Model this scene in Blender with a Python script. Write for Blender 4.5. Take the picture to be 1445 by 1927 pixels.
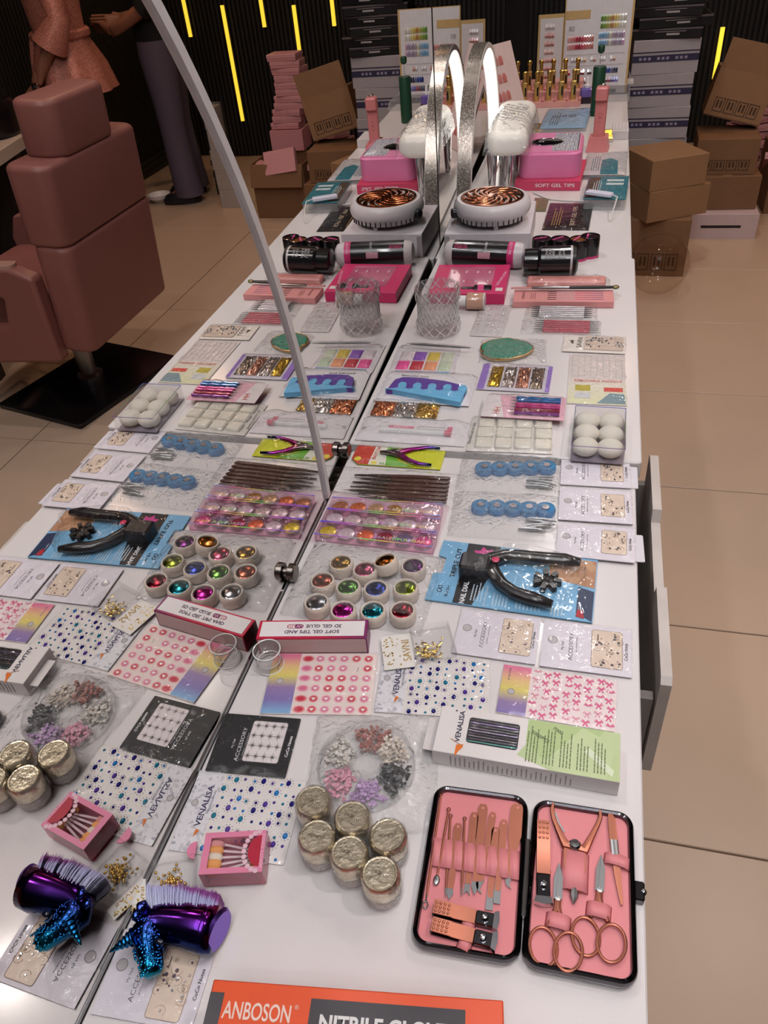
import bpy, math, random
from mathutils import Vector, Matrix
random.seed(7)
R = math.radians
for o in list(bpy.data.objects):
    bpy.data.objects.remove(o)
SC = bpy.context.scene
COL = SC.collection
TZ = 0.75                                    # height of the near table top above the floor

# ---------------------------------------------------------------- camera
FPX = 1419.4
CAMROT = Matrix(((0.96870545, 0.23436381, -0.0817518),
                 (0.08577387, -0.62514421, -0.77578191),
                 (-0.23292186, 0.74449199, -0.62568289)))   # rows: right, down, forward
CAMPOS = Vector((0.32955, 0.0, 0.64907 + TZ))
cd = bpy.data.cameras.new('camera')
cam = bpy.data.objects.new('camera', cd)
COL.objects.link(cam)
cd.sensor_fit = 'VERTICAL'
cd.sensor_height = 36.0
cd.lens = FPX * 36.0 / 1927.0
cd.clip_start = 0.02
mw = Matrix((CAMROT[0], -CAMROT[1], -CAMROT[2])).transposed().to_4x4()
mw.translation = CAMPOS
cam.matrix_world = mw
SC.camera = cam

# ---------------------------------------------------------------- world and exposure
world = bpy.data.worlds.new('world')
SC.world = world
world.use_nodes = True
bg = world.node_tree.nodes['Background']
bg.inputs[0].default_value = (1.0, 0.86, 0.76, 1)
bg.inputs[1].default_value = 0.02
SC.view_settings.view_transform = 'Standard'
SC.view_settings.look = 'None'
SC.view_settings.gamma = 1.0
SC.view_settings.use_curve_mapping = False
SC.view_settings.exposure = 0.03
cy = SC.cycles                                # light paths: enough for stacked clear film, no caustic noise
cy.max_bounces = 5
cy.diffuse_bounces = 2
cy.glossy_bounces = 3
cy.transmission_bounces = 6
cy.transparent_max_bounces = 20
cy.caustics_reflective = False
cy.caustics_refractive = False
cy.use_adaptive_sampling = True
cy.adaptive_threshold = 0.055

# ---------------------------------------------------------------- lights of the salon: round ceiling downlights, the last two added (x, y, watt, colour, radius)
DOWNLIGHTS = [(-0.36, 1.12, 27, (0.97, 0.98, 1.0), 0.045), (0.30, 2.45, 24, (1.0, 0.97, 0.95), 0.05), (0.62, 4.75, 10, (1.0, 0.58, 0.30), 0.07), (0.30, 3.1, 15, (1.0, 0.95, 0.92), 0.05),
              (2.15, 2.9, 16, (1.0, 0.64, 0.42), 0.06), (2.2, 4.4, 26, (1.0, 0.64, 0.42), 0.06), (1.45, 3.6, 23, (1.0, 0.64, 0.42), 0.06), (1.25, 1.9, 29, (1.0, 0.90, 0.82), 0.05), (1.3, 0.6, 33, (1.0, 0.93, 0.88), 0.05)]  # last two are added, unseen, to brighten the floor right of the tables
# a cluster of small bulbs hangs over the near tables
BULBS = [(x, y) for x in (0.30, 0.62) for y in (-0.75, -0.50, -0.25, 0.0, 0.25, 0.50)]
CEIL = TZ + 2.0
for i, (x, y, wt, c, r) in enumerate(DOWNLIGHTS):
    ld = bpy.data.lights.new('downlight_lamp', 'SPOT')
    ld.energy = wt
    ld.color = c
    ld.shadow_soft_size = r
    ld.spot_size = R(150)
    ld.spot_blend = 0.9
    lo = bpy.data.objects.new('downlight_lamp', ld)
    lo.location = (x, y, CEIL - 0.05)
    COL.objects.link(lo)

for (x, y) in BULBS:
    ld = bpy.data.lights.new('pendant_bulb_light', 'POINT')
    ld.energy = 5.3
    ld.color = (0.97, 0.985, 1.0)
    ld.shadow_soft_size = 0.03
    lo = bpy.data.objects.new('pendant_bulb_light', ld)
    lo.location = (x, y, CEIL - 0.12)
    COL.objects.link(lo)

# ---------------------------------------------------------------- helpers
def at(px, py, z=0.0):
    """point of the place that the photograph shows at a pixel, at height z above the table top"""
    d = CAMROT.transposed() @ Vector(((px - 722.5) / FPX, (py - 963.5) / FPX, 1.0))
    t = (z + TZ - CAMPOS.z) / d.z
    return CAMPOS + d * t

def lin(c):
    return tuple((v / 255 / 12.92 if v / 255 <= 0.04045 else ((v / 255 + 0.055) / 1.055) ** 2.4) for v in c) + (1.0,)

MATS = {}
def mt(col, rough=0.5, metal=0.0, noise=0.08, scale=60.0, bump=0.0, trans=0.0, emit=0.0, coat=0.0, spec=0.5, ior=1.45):
    """procedural principled material: the colour varies softly with noise"""
    key = (col, rough, metal, noise, scale, bump, trans, emit, coat, spec)
    if key in MATS:
        return MATS[key]
    m = bpy.data.materials.new('surface')
    m.use_nodes = True
    nt = m.node_tree
    b = nt.nodes['Principled BSDF']
    tc = nt.nodes.new('ShaderNodeTexCoord')
    nz = nt.nodes.new('ShaderNodeTexNoise')
    nz.inputs['Scale'].default_value = scale
    nz.inputs['Detail'].default_value = 3
    nt.links.new(tc.outputs['Object'], nz.inputs['Vector'])
    mx = nt.nodes.new('ShaderNodeMix')
    mx.data_type = 'RGBA'
    c = lin(col)
    mx.inputs[6].default_value = tuple(v * (1 - noise) for v in c[:3]) + (1,)
    mx.inputs[7].default_value = tuple(min(1, v * (1 + noise)) for v in c[:3]) + (1,)
    nt.links.new(nz.outputs['Fac'], mx.inputs[0])
    nt.links.new(mx.outputs[2], b.inputs['Base Color'])
    b.inputs['Roughness'].default_value = rough
    b.inputs['Metallic'].default_value = metal
    b.inputs['Transmission Weight'].default_value = trans
    b.inputs['Coat Weight'].default_value = coat
    b.inputs['Specular IOR Level'].default_value = spec
    b.inputs['IOR'].default_value = ior
    if emit:
        nt.links.new(mx.outputs[2], b.inputs['Emission Color'])
        b.inputs['Emission Strength'].default_value = emit
    if bump:
        bp = nt.nodes.new('ShaderNodeBump')
        bp.inputs['Strength'].default_value = bump
        bp.inputs['Distance'].default_value = 0.002
        nt.links.new(nz.outputs['Fac'], bp.inputs['Height'])
        nt.links.new(bp.outputs[0], b.inputs['Normal'])
    MATS[key] = m
    return m

def film(tint=(255, 255, 255), wrinkle=0.5, scale=55.0, rough=0.06, ior=1.5, haze=0.0, key=None):
    """clear plastic: transparent with fresnel gloss, creased by a bump; haze adds milkiness"""
    key = ('film', tint, wrinkle, scale, rough, ior, haze)
    if key in MATS:
        return MATS[key]
    m = bpy.data.materials.new('clear_plastic')
    m.use_nodes = True
    nt = m.node_tree
    nt.nodes.remove(nt.nodes['Principled BSDF'])
    out = nt.nodes['Material Output']
    tr = nt.nodes.new('ShaderNodeBsdfTransparent')
    tr.inputs[0].default_value = lin(tint)
    gl = nt.nodes.new('ShaderNodeBsdfGlossy')
    gl.inputs['Roughness'].default_value = rough
    fr = nt.nodes.new('ShaderNodeFresnel')
    ge = nt.nodes.new('ShaderNodeNewGeometry')          # same reflectance from both sides of the thin sheet
    mi = nt.nodes.new('ShaderNodeMapRange')
    mi.inputs[3].default_value = ior
    mi.inputs[4].default_value = 1.0 / ior
    nt.links.new(ge.outputs['Backfacing'], mi.inputs[0])
    nt.links.new(mi.outputs[0], fr.inputs['IOR'])
    mx = nt.nodes.new('ShaderNodeMixShader')
    src = tr.outputs[0]
    if haze:
        df = nt.nodes.new('ShaderNodeBsdfDiffuse')
        df.inputs[0].default_value = lin(tint)
        m2 = nt.nodes.new('ShaderNodeMixShader')
        m2.inputs[0].default_value = haze
        nt.links.new(tr.outputs[0], m2.inputs[1])
        nt.links.new(df.outputs[0], m2.inputs[2])
        src = m2.outputs[0]
    nt.links.new(fr.outputs[0], mx.inputs[0])
    nt.links.new(src, mx.inputs[1])
    nt.links.new(gl.outputs[0], mx.inputs[2])
    if wrinkle:
        tc = nt.nodes.new('ShaderNodeTexCoord')
        nz = nt.nodes.new('ShaderNodeTexNoise')
        nz.inputs['Scale'].default_value = scale
        nz.inputs['Detail'].default_value = 2
        nz.inputs['Distortion'].default_value = 1.5
        nt.links.new(tc.outputs['Object'], nz.inputs['Vector'])
        bp = nt.nodes.new('ShaderNodeBump')
        bp.inputs['Strength'].default_value = wrinkle
        bp.inputs['Distance'].default_value = 0.009
        nt.links.new(nz.outputs['Fac'], bp.inputs['Height'])
        nt.links.new(bp.outputs[0], gl.inputs['Normal'])
        nt.links.new(bp.outputs[0], fr.inputs['Normal'])
    nt.links.new(mx.outputs[0], out.inputs[0])
    MATS[key] = m
    return m

def ramp_mat(stops, axis=1, lo=-0.05, hi=0.05, rough=0.4, metal=0.0, key=None):
    """colours blended along one object axis (printed gradients, chameleon coatings)"""
    key = ('ramp', tuple(stops), axis, lo, hi, rough, metal)
    if key in MATS:
        return MATS[key]
    m = bpy.data.materials.new('gradient_print')
    m.use_nodes = True
    nt = m.node_tree
    b = nt.nodes['Principled BSDF']
    tc = nt.nodes.new('ShaderNodeTexCoord')
    sp = nt.nodes.new('ShaderNodeSeparateXYZ')
    mr = nt.nodes.new('ShaderNodeMapRange')
    mr.inputs[1].default_value = lo
    mr.inputs[2].default_value = hi
    cr = nt.nodes.new('ShaderNodeValToRGB')
    el = cr.color_ramp.elements
    while len(el) < len(stops):
        el.new(0.5)
    for e, (p, c) in zip(el, stops):
        e.position = p
        e.color = lin(c)
    nt.links.new(tc.outputs['Object'], sp.inputs[0])
    nt.links.new(sp.outputs[axis], mr.inputs[0])
    nt.links.new(mr.outputs[0], cr.inputs[0])
    nt.links.new(cr.outputs[0], b.inputs['Base Color'])
    b.inputs['Roughness'].default_value = rough
    b.inputs['Metallic'].default_value = metal
    MATS[key] = m
    return m

def speckle(c1, c2, scale=400.0, rough=0.3, metal=0.6, thr=0.5, bump=0.6, soft=0.1):
    """glitter, marbling and foil: two colours broken up by noise or cells"""
    key = ('speckle', c1, c2, scale, rough, metal, thr, bump, soft)
    if key in MATS:
        return MATS[key]
    m = bpy.data.materials.new('speckled')
    m.use_nodes = True
    nt = m.node_tree
    b = nt.nodes['Principled BSDF']
    tc = nt.nodes.new('ShaderNodeTexCoord')
    vo = nt.nodes.new('ShaderNodeTexVoronoi')
    vo.inputs['Scale'].default_value = scale
    nt.links.new(tc.outputs['Object'], vo.inputs['Vector'])
    sp = nt.nodes.new('ShaderNodeSeparateColor')
    nt.links.new(vo.outputs['Color'], sp.inputs[0])
    mr = nt.nodes.new('ShaderNodeMapRange')
    mr.inputs[1].default_value = thr - soft
    mr.inputs[2].default_value = thr + soft
    nt.links.new(sp.outputs[0], mr.inputs[0])
    mx = nt.nodes.new('ShaderNodeMix')
    mx.data_type = 'RGBA'
    mx.inputs[6].default_value = lin(c1)
    mx.inputs[7].default_value = lin(c2)
    nt.links.new(mr.outputs[0], mx.inputs[0])
    nt.links.new(mx.outputs[2], b.inputs['Base Color'])
    b.inputs['Roughness'].default_value = rough
    b.inputs['Metallic'].default_value = metal
    bp = nt.nodes.new('ShaderNodeBump')
    bp.inputs['Strength'].default_value = bump
    bp.inputs['Distance'].default_value = 0.002
    nt.links.new(sp.outputs[1], bp.inputs['Height'])
    nt.links.new(bp.outputs[0], b.inputs['Normal'])
    MATS[key] = m
    return m

def rrect(w, d, r=0.0, n=4, cx=0, cy=0):
    r = min(r, w / 2 - 1e-5, d / 2 - 1e-5)
    if r <= 1e-6:
        return [(cx - w / 2, cy - d / 2), (cx + w / 2, cy - d / 2), (cx + w / 2, cy + d / 2), (cx - w / 2, cy + d / 2)]
    out = []
    for sx, sy, a0 in ((1, -1, -90), (1, 1, 0), (-1, 1, 90), (-1, -1, 180)):
        for k in range(n + 1):
            a = R(a0 + 90 * k / n)
            out.append((cx + sx * (w / 2 - r) + r * math.cos(a), cy + sy * (d / 2 - r) + r * math.sin(a)))
    return out

class MB:
    """collects shapes for one mesh object"""
    def __init__(s):
        s.v, s.f, s.mi, s.k = [], [], [], 0
        s.M = None
    def add(s, vs, fs):
        b = len(s.v)
        s.v += [tuple(s.M @ Vector(p)) if s.M else tuple(p) for p in vs]
        s.f += [tuple(b + i for i in q) for q in fs]
        s.mi += [s.k] * len(fs)
        return s
    def slab(s, w, d, h, r=0.0, ch=0.0, c=(0, 0, 0), n=4):
        """rounded block with its base at c"""
        x, y, z = c
        lo = [(a, b, z) for a, b in rrect(w, d, r, n, x, y)]
        rings = [lo]
        if ch > 0:
            rings.append([(a, b, z + h - ch) for a, b in rrect(w, d, r, n, x, y)])
            rings.append([(a, b, z + h) for a, b in rrect(w - 2 * ch, d - 2 * ch, max(r - ch, 0.0 if r <= 1e-6 else 2e-5), n, x, y)])
        else:
            rings.append([(a, b, z + h) for a, b in rrect(w, d, r, n, x, y)])
        return s.loft(rings)
    def soft(s, w, d, h, r, e, n=6, c=(0, 0, 0)):
        """upholstered block: every edge rounded by e"""
        rings = []
        for k in range(6):
            a = math.pi / 2 * k / 5
            i = e * (1 - math.sin(a))
            rings.append([(x, y, c[2] + e * (1 - math.cos(a))) for x, y in rrect(w - 2 * i, d - 2 * i, max(r - i * 0.6, 0.004), n, c[0], c[1])])
        for k in range(6):
            a = math.pi / 2 * (5 - k) / 5
            i = e * (1 - math.sin(a))
            rings.append([(x, y, c[2] + h - e * (1 - math.cos(a))) for x, y in rrect(w - 2 * i, d - 2 * i, max(r - i * 0.6, 0.004), n, c[0], c[1])])
        return s.loft(rings)
    def loft(s, rings, caps=True, closed=True):
        n = len(rings[0])
        vs = [p for q in rings for p in q]
        fs = []
        for k in range(len(rings) - 1):
            for i in range(n if closed else n - 1):
                j = (i + 1) % n
                fs.append((k * n + i, k * n + j, (k + 1) * n + j, (k + 1) * n + i))
        if caps:
            fs.append(tuple(range(n - 1, -1, -1)))
            fs.append(tuple(range((len(rings) - 1) * n, len(rings) * n)))
        return s.add(vs, fs)
    def prism(s, poly, z0, z1):
        return s.loft([[(a, b, z0) for a, b in poly], [(a, b, z1) for a, b in poly]])
    def face(s, poly, z):
        return s.add([(a, b, z) for a, b in poly], [tuple(range(len(poly)))])
    def disc(s, x, y, z, r, n=12, ry=None, rot=0.0):
        ry = ry or r
        return s.face([(x + r * math.cos(t) * math.cos(rot) - ry * math.sin(t) * math.sin(rot),
                        y + r * math.cos(t) * math.sin(rot) + ry * math.sin(t) * math.cos(rot)) for t in [2 * math.pi * k / n for k in range(n)]], z)
    def lathe(s, prof, n=24, c=(0, 0, 0), caps=True, wob=None):
        rings = []
        for r, z in prof:
            rings.append([(c[0] + r * (wob(k, n, z) if wob else 1) * math.cos(2 * math.pi * k / n), c[1] + r * (wob(k, n, z) if wob else 1) * math.sin(2 * math.pi * k / n), c[2] + z) for k in range(n)])
        return s.loft(rings, caps)
    def tube(s, pts, r, n=8, caps=True, flat=1.0, up=None):
        pts = [Vector(p) for p in pts]
        rr = r if isinstance(r, (list, tuple)) else [r] * len(pts)
        rings = []
        u = None
        for i, p in enumerate(pts):
            a = pts[max(i - 1, 0)]
            b = pts[min(i + 1, len(pts) - 1)]
            t = (b - a).normalized()
            if u is None:
                ref = Vector(up) if up else (Vector((0, 0, 1)) if abs(t.z) < 0.9 else Vector((1, 0, 0)))
                u = (ref - t * ref.dot(t)).normalized()
            else:
                u = (u - t * u.dot(t)).normalized()
            v = t.cross(u)
            rings.append([tuple(p + (u * math.cos(2 * math.pi * k / n) * flat + v * math.sin(2 * math.pi * k / n)) * rr[i]) for k in range(n)])
        return s.loft(rings, caps)
    def loop(s, pts, r, n=6, flat=1.0):
        """closed tube lying in the xy plane"""
        pts = [Vector(p) for p in pts]
        m = len(pts)
        vs, fs = [], []
        for i, p in enumerate(pts):
            t = (pts[(i + 1) % m] - pts[i - 1]).normalized()
            u = Vector((0, 0, 1))
            v = t.cross(u)
            for k in range(n):
                a = 2 * math.pi * k / n
                vs.append(tuple(p + u * math.cos(a) * r * flat + v * math.sin(a) * r))
        for i in range(m):
            for k in range(n):
                fs.append((i * n + k, i * n + (k + 1) % n, ((i + 1) % m) * n + (k + 1) % n, ((i + 1) % m) * n + k))
        return s.add(vs, fs)
    def grid(s, fn, nu, nv):
        vs = [fn(i / nu, j / nv) for j in range(nv + 1) for i in range(nu + 1)]
        fs = [(j * (nu + 1) + i, j * (nu + 1) + i + 1, (j + 1) * (nu + 1) + i + 1, (j + 1) * (nu + 1) + i) for j in range(nv) for i in range(nu)]
        return s.add(vs, fs)
    def ball(s, c, r, n=10, m=6, sc=(1, 1, 1)):
        prof = [(max(1e-5, math.cos(a)), math.sin(a)) for a in [math.pi * (k / m - 0.5) for k in range(m + 1)]]
        rings = [[(c[0] + r * sc[0] * q * math.cos(2 * math.pi * k / n), c[1] + r * sc[1] * q * math.sin(2 * math.pi * k / n), c[2] + r * sc[2] * h) for k in range(n)] for q, h in prof]
        return s.loft(rings)
    def build(s, name, mats, parent=None, loc=(0, 0, 0), rot=(0, 0, 0), smooth=35, kind=None, label=None):
        me = bpy.data.meshes.new(name)
        me.from_pydata(s.v, [], s.f)
        for m in (mats if isinstance(mats, (list, tuple)) else [mats]):
            me.materials.append(m)
        if any(s.mi):
            me.polygons.foreach_set('material_index', s.mi)
        if smooth:
            me.polygons.foreach_set('use_smooth', [True] * len(me.polygons))
            me.update()
            me.set_sharp_from_angle(angle=R(smooth))
        me.update()
        o = bpy.data.objects.new(name, me)
        COL.objects.link(o)
        o.parent = parent
        o.location = loc
        o.rotation_euler = rot
        if kind:
            o['kind'] = kind
        if label:
            o['label'] = label
        return o

def tag(o, label, cat, group=None):
    o['label'] = label
    o['category'] = cat
    if group:
        o['group'] = group
    return o

def thing(name, label, cat, loc, rz=0.0, group=None):
    o = bpy.data.objects.new(name, None)
    o.empty_display_size = 0.02
    COL.objects.link(o)
    o.location = loc
    o.rotation_euler = (0, 0, rz)
    return tag(o, label, cat, group)

def struct(o):
    o['kind'] = 'structure'
    return o

def copy_tree(o, parent=None):
    c = o.copy()
    COL.objects.link(c)
    c.parent = parent
    for ch in list(o.children):
        copy_tree(ch, c)
    return c

def flat(name, label, cat, tl, tr, bl, z=0.0, group=None, br=None):
    """a thing lying on the table, measured by the corners of its top; returns (thing, width, depth)"""
    a, b, c = at(*tl, z), at(*tr, z), at(*bl, z)
    if br:
        d = at(*br, z)
        ctr = (a + b + c + d) / 4
        u = ((b - a) + (d - c)) / 2
        v = ((a - c) + (b - d)) / 2
    else:
        ctr = (b + c) / 2
        u = b - a
        v = a - c
    w, h = u.length, v.length
    ang = (math.atan2(u.y, u.x) + math.atan2(v.y, v.x) - math.pi / 2) / 2
    reach = abs(math.cos(ang)) * w / 2 + abs(math.sin(ang)) * h / 2
    over = 0.003 - (ctr.x - reach)
    if over > 0 and ctr.y < 1.7:                        # keep clear of the mirror
        over = min(over, 0.4 * w) / math.cos(ang)
        w -= over
        ctr = ctr + Vector((math.cos(ang), math.sin(ang), 0)) * over / 2
    return thing(name, label, cat, (ctr.x, ctr.y, TZ + z), ang, group), w, h

FONTS = {}
def text(parent, s, x, y, z, h, col, rot=0.0, w=None, bold=0.0, spin=None, name='lettering', wrap_mat=None, anchor='C'):
    """printed lettering as thin mesh, capital height h, optional total width w"""
    key = (s, bold)
    if key not in FONTS:
        cu = bpy.data.curves.new('lettering', 'FONT')
        cu.body = s
        cu.resolution_u = 5 if h > 0.008 else 2
        cu.offset = bold
        cu.align_x = 'CENTER'
        cu.fill_mode = 'FRONT'
        ob = bpy.data.objects.new('lettering', cu)
        me = bpy.data.meshes.new_from_object(ob)
        bpy.data.objects.remove(ob)
        xs = [v.co.x for v in me.vertices]
        ys = [v.co.y for v in me.vertices]
        cx, cy = (min(xs) + max(xs)) / 2, (min(ys) + max(ys)) / 2
        for v in me.vertices:
            v.co.x -= cx
            v.co.y -= cy
        FONTS[key] = (me, max(xs) - min(xs), max(ys) - min(ys))
    me0, tw, th = FONTS[key]
    me = me0.copy()
    m = wrap_mat or mt(col, 0.5, noise=0.03)
    me.materials.clear()
    me.materials.append(m)
    sy = h / th
    sx = (w / tw) if w else sy
    for v in me.vertices:
        v.co.x *= sx
        v.co.y *= sy
    o = bpy.data.objects.new(name, me)
    COL.objects.link(o)
    o.parent = parent
    if anchor == 'L':
        x += math.cos(rot) * tw * sx / 2
        y += math.sin(rot) * tw * sx / 2
    o.location = (x, y, z)
    o.rotation_euler = spin if spin else (0, 0, rot)
    return o

def lines(mb, x, y, w, h, n, z, vert=False, rag=0.3):
    """rows of print too small to read, broken into words"""
    for k in range(n):
        t = (k + 0.5) / n
        L = 1 - random.random() * rag
        full = (h if vert else w)
        th = (w if vert else h) / n * 0.34
        u = 0.0
        while u < L - 0.02:
            du = min(random.uniform(0.04, 0.14), L - u)
            if vert:
                mb.face(rrect(th, full * du * 0.84, 0, cx=x - w / 2 + w * t, cy=y - h / 2 + full * (u + du / 2)), z)
            else:
                mb.face(rrect(full * du * 0.84, th, 0, cx=x - w / 2 + full * (u + du / 2), cy=y + h / 2 - h * t), z)
            u += du

def sleeve(parent, w, d, hgt, m, edge=0.006, seed=1, amp=0.0012, nu=18, nv=14, z0=0.0006, name='plastic_sleeve', loc=(0, 0, 0), power=0.35):
    """clear bag: upper sheet puffed over its contents with creases"""
    rnd = random.Random(seed)
    ph = [(rnd.uniform(20, 90), rnd.uniform(20, 90), rnd.uniform(0, 6.3), rnd.uniform(0.5, 1)) for _ in range(6)]
    def fn(u, v):
        e = min(u, 1 - u, v, 1 - v) * 2
        p = min(1.0, e * 2.2) ** power if e > 0 else 0
        x, y = (u - 0.5) * w, (v - 0.5) * d
        z = z0 + hgt * p
        if e > 0:
            z += amp * sum(math.sin(a * x * 3 + b * y * 3 + c) * q for a, b, c, q in ph) / 2.2 * (0.4 + 0.6 * p)
        else:
            x += rnd.uniform(-1, 1) * 0.0012
            y += rnd.uniform(-1, 1) * 0.0012
        return (x, y, max(z, z0))
    return MB().grid(fn, nu, nv).build(name, m, parent, loc=loc, smooth=180)

CLEAR = film(wrinkle=0.35, scale=40, rough=0.05)
CRINKLE = film(wrinkle=1.0, scale=85, rough=0.07, ior=1.42, haze=0.07)
SOFTBAG = film(wrinkle=0.5, scale=60, haze=0.10)
RIGID = film(wrinkle=0.0, rough=0.03)
WHITE = mt((236, 228, 228), 0.45)
PAPER = mt((226, 216, 218), 0.55)
BLACK = mt((22, 20, 22), 0.35)
CHROME = mt((205, 205, 208), 0.10, 1.0)
GUN = mt((96, 94, 98), 0.12, 1.0)
STEEL = mt((150, 149, 150), 0.34, 1.0)
ROSE = mt((176, 112, 92), 0.42, 1.0)
GOLD = mt((226, 190, 112), 0.28, 1.0)

# ================================================================ THE SETTING
def atY(px, py, Y):
    d = CAMROT.transposed() @ Vector(((px - 722.5) / FPX, (py - 963.5) / FPX, 1.0))
    return CAMPOS + d * (Y / d.y)

FLOORM = mt((198, 170, 148), 0.32, noise=0.07, scale=5)
fl = struct(MB().slab(6.4, 10.0, 0.05, c=(0.55, 2.2, -0.056)).build('floor', mt((120, 98, 82), 0.7)))
tile = MB().slab(1.105, 0.551, 0.008, ch=0.0015, c=(0, 0, 0))
t0 = None
for i in range(4):
    for j in range(14):
        loc = (-0.105 + 1.11 * i, -0.88 + 0.5545 * j + 0.277, -0.006)
        if t0 is None:
            t0 = tile.build('tile', FLOORM, fl, loc)
        else:
            t = t0.copy()
            COL.objects.link(t)
            t.location = loc
YW = 5.75
wallm = mt((20, 18, 20), 0.6)
slatm = mt((40, 37, 37), 0.5)
wf = struct(MB().slab(6.4, 0.08, 3.0, c=(0.55, YW + 0.04, 0)).build('wall_far', wallm))
mb = MB()
for k in range(96):
    mb.slab(0.016, 0.022, 2.7, c=(-0.15 + k * 0.0312, YW - 0.011, 0.01))
mb.build('slat', slatm, wf, kind='stuff', smooth=0)
wr = struct(MB().slab(0.08, 9.8, 3.0, c=(2.89, 1.9, 0)).build('wall_right', wallm))
mb = MB()
for k in range(110):
    mb.slab(0.022, 0.016, 2.55, c=(2.839, 2.2 + k * 0.032, 0.11))
mb.build('slat', slatm, wr, kind='stuff', smooth=0)
bb = MB()
for k in range(3):
    bb.slab(0.03 + 0.012 * (2 - k), 3.6, 0.032, c=(2.835 - 0.006 * (2 - k), 3.93, 0.003 + 0.034 * k), ch=0.004)
struct(bb.build('baseboard_right', slatm))
struct(MB().slab(0.08, 9.8, 3.0, c=(-2.6, 1.9, 0)).build('wall_left', mt((70, 60, 56), 0.7)))
struct(MB().slab(6.4, 0.08, 3.0, c=(0.55, -2.95, 0)).build('wall_back', mt((124, 120, 122), 0.7)))
ceil = struct(MB().slab(6.4, 10.0, 0.1, c=(0.55, 2.2, CEIL + 0.2)).build('ceiling', mt((200, 198, 200), 0.8)))
PLACE = ['over the unicorn brush mirror', 'over the pink nail lamp', 'far end, warm orange one', 'over the gold bottles', 'over the manicure desk', 'by the slatted wall corner', 'over the pink box heap', 'added beside the middle table to brighten the floor', 'added beside the near table to brighten the floor']
# downlight housings hang from the ceiling around each lamp
for i, (x, y, wt, c, r) in enumerate(DOWNLIGHTS):
    t = thing('ceiling_downlight', 'round white ceiling downlight, ' + PLACE[i], 'light', (x, y, CEIL - 0.02), 0, 'ceiling downlights')
    MB().lathe([(0.075, 0), (0.085, 0), (0.085, 0.219), (0.075, 0.219), (0.075, 0.002)], 20, caps=False).build('housing', WHITE, t)

bl = thing('bulb_cluster', 'ceiling frame with two rows of small bulbs over the tables', 'light', (0.46, 0.55, CEIL + 0.2))
for x in (0.30, 0.62):
    MB().slab(0.03, 2.3, 0.02, c=(x - 0.46, 0, -0.02)).build('rail', STEEL, bl)
for (x, y) in BULBS:
    MB().tube([(x - 0.46, y - 0.55, -0.02), (x - 0.46, y - 0.55, -0.29)], 0.004, 6).build('stem', STEEL, bl)

# yellow strip lights on the far wall: (top pixel, bottom pixel, seen in the mirror)
LED = mt((255, 214, 64), 0.5, emit=1.2, noise=0.02)
STRIPS = [((379, -40), (394, 66), 1, 'yellow light strip, leftmost one right of the arched mirror edge'), ((453, 5), (494, 224), 1, 'long yellow light strip left of the pink box stack'),
          ((521, -60), (534, 48), 1, 'yellow light strip above the stack of pink boxes'), ((588, 5), (608, 152), 1, 'long yellow light strip right of the pink box stack'),
          ((655, -50), (668, 46), 1, 'yellow light strip cut by the top edge, near the black boxes'),
                    ((437, 205), (452, 290), 1, 'low yellow light strip behind the white wrapped stack'), ((1364, 50), (1340, 150), 0, 'yellow light strip above the tilted cardboard box')]
for (a, b, ref, lab) in STRIPS:
    p, q = atY(*a, YW - 0.04), atY(*b, YW - 0.04)
    x = abs((p.x + q.x) / 2)
    t = thing('led_strip_light', lab, 'light strip', (x, YW - 0.022, min(p.z, q.z)), 0, 'yellow light strips on the slatted wall')
    L = abs(p.z - q.z)
    MB().slab(0.034, 0.008, L, c=(0, -0.005, 0)).build('channel', slatm, t)
    MB().slab(0.026, 0.018, L - 0.006, r=0.008, c=(0, -0.018, 0.003)).build('diffuser', LED, t)

# ---------------------------------------------------------------- tables
TOPM = mt((222, 213, 212), 0.16, noise=0.03, scale=12, spec=0.4, bump=0.02)
CABM = mt((150, 138, 132), 0.45, noise=0.1, scale=20)
def table(label, x0, x1, y0, y1, z, by0=None, by1=None):
    t = thing('salon_table', label, 'table', ((x0 + x1) / 2, (y0 + y1) / 2, 0), 0, 'white salon tables in a row')
    w, d = x1 - x0, y1 - y0
    MB().slab(w, d, 0.028, r=0.006, ch=0.0015, c=(0, 0, TZ + z - 0.028)).build('table_top', TOPM, t)
    b0 = (by0 if by0 is not None else y0 + 0.02)
    b1 = (by1 if by1 is not None else y1 - 0.02)
    MB().slab(w - 0.05, b1 - b0, TZ + z - 0.03 - 0.06, c=(-0.012, (b0 + b1) / 2 - (y0 + y1) / 2, 0.06)).build('cabinet', CABM, t)
    for sx in (-1, 1):
        for sy in (-1, 1):
            MB().slab(0.04, 0.04, 0.058, c=(sx * (w / 2 - 0.06) - 0.012, (b0 + b1) / 2 - (y0 + y1) / 2 + sy * ((b1 - b0) / 2 - 0.05), 0.002)).build('leg', GUN, t)
    return t
table('nearest white salon table with an open drawer, covered in nail goods', 0.0022, 0.42, -0.45, 0.912, 0.0, by1=0.88)
table('middle white salon table, near edge just behind the brush set', -0.0052, 0.4285, 0.922, 1.695, 0.006, by0=1.08)
table('far white salon table below the nail colour charts', -0.0148, 0.4235, 1.70, 3.68, 0.0)
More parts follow.
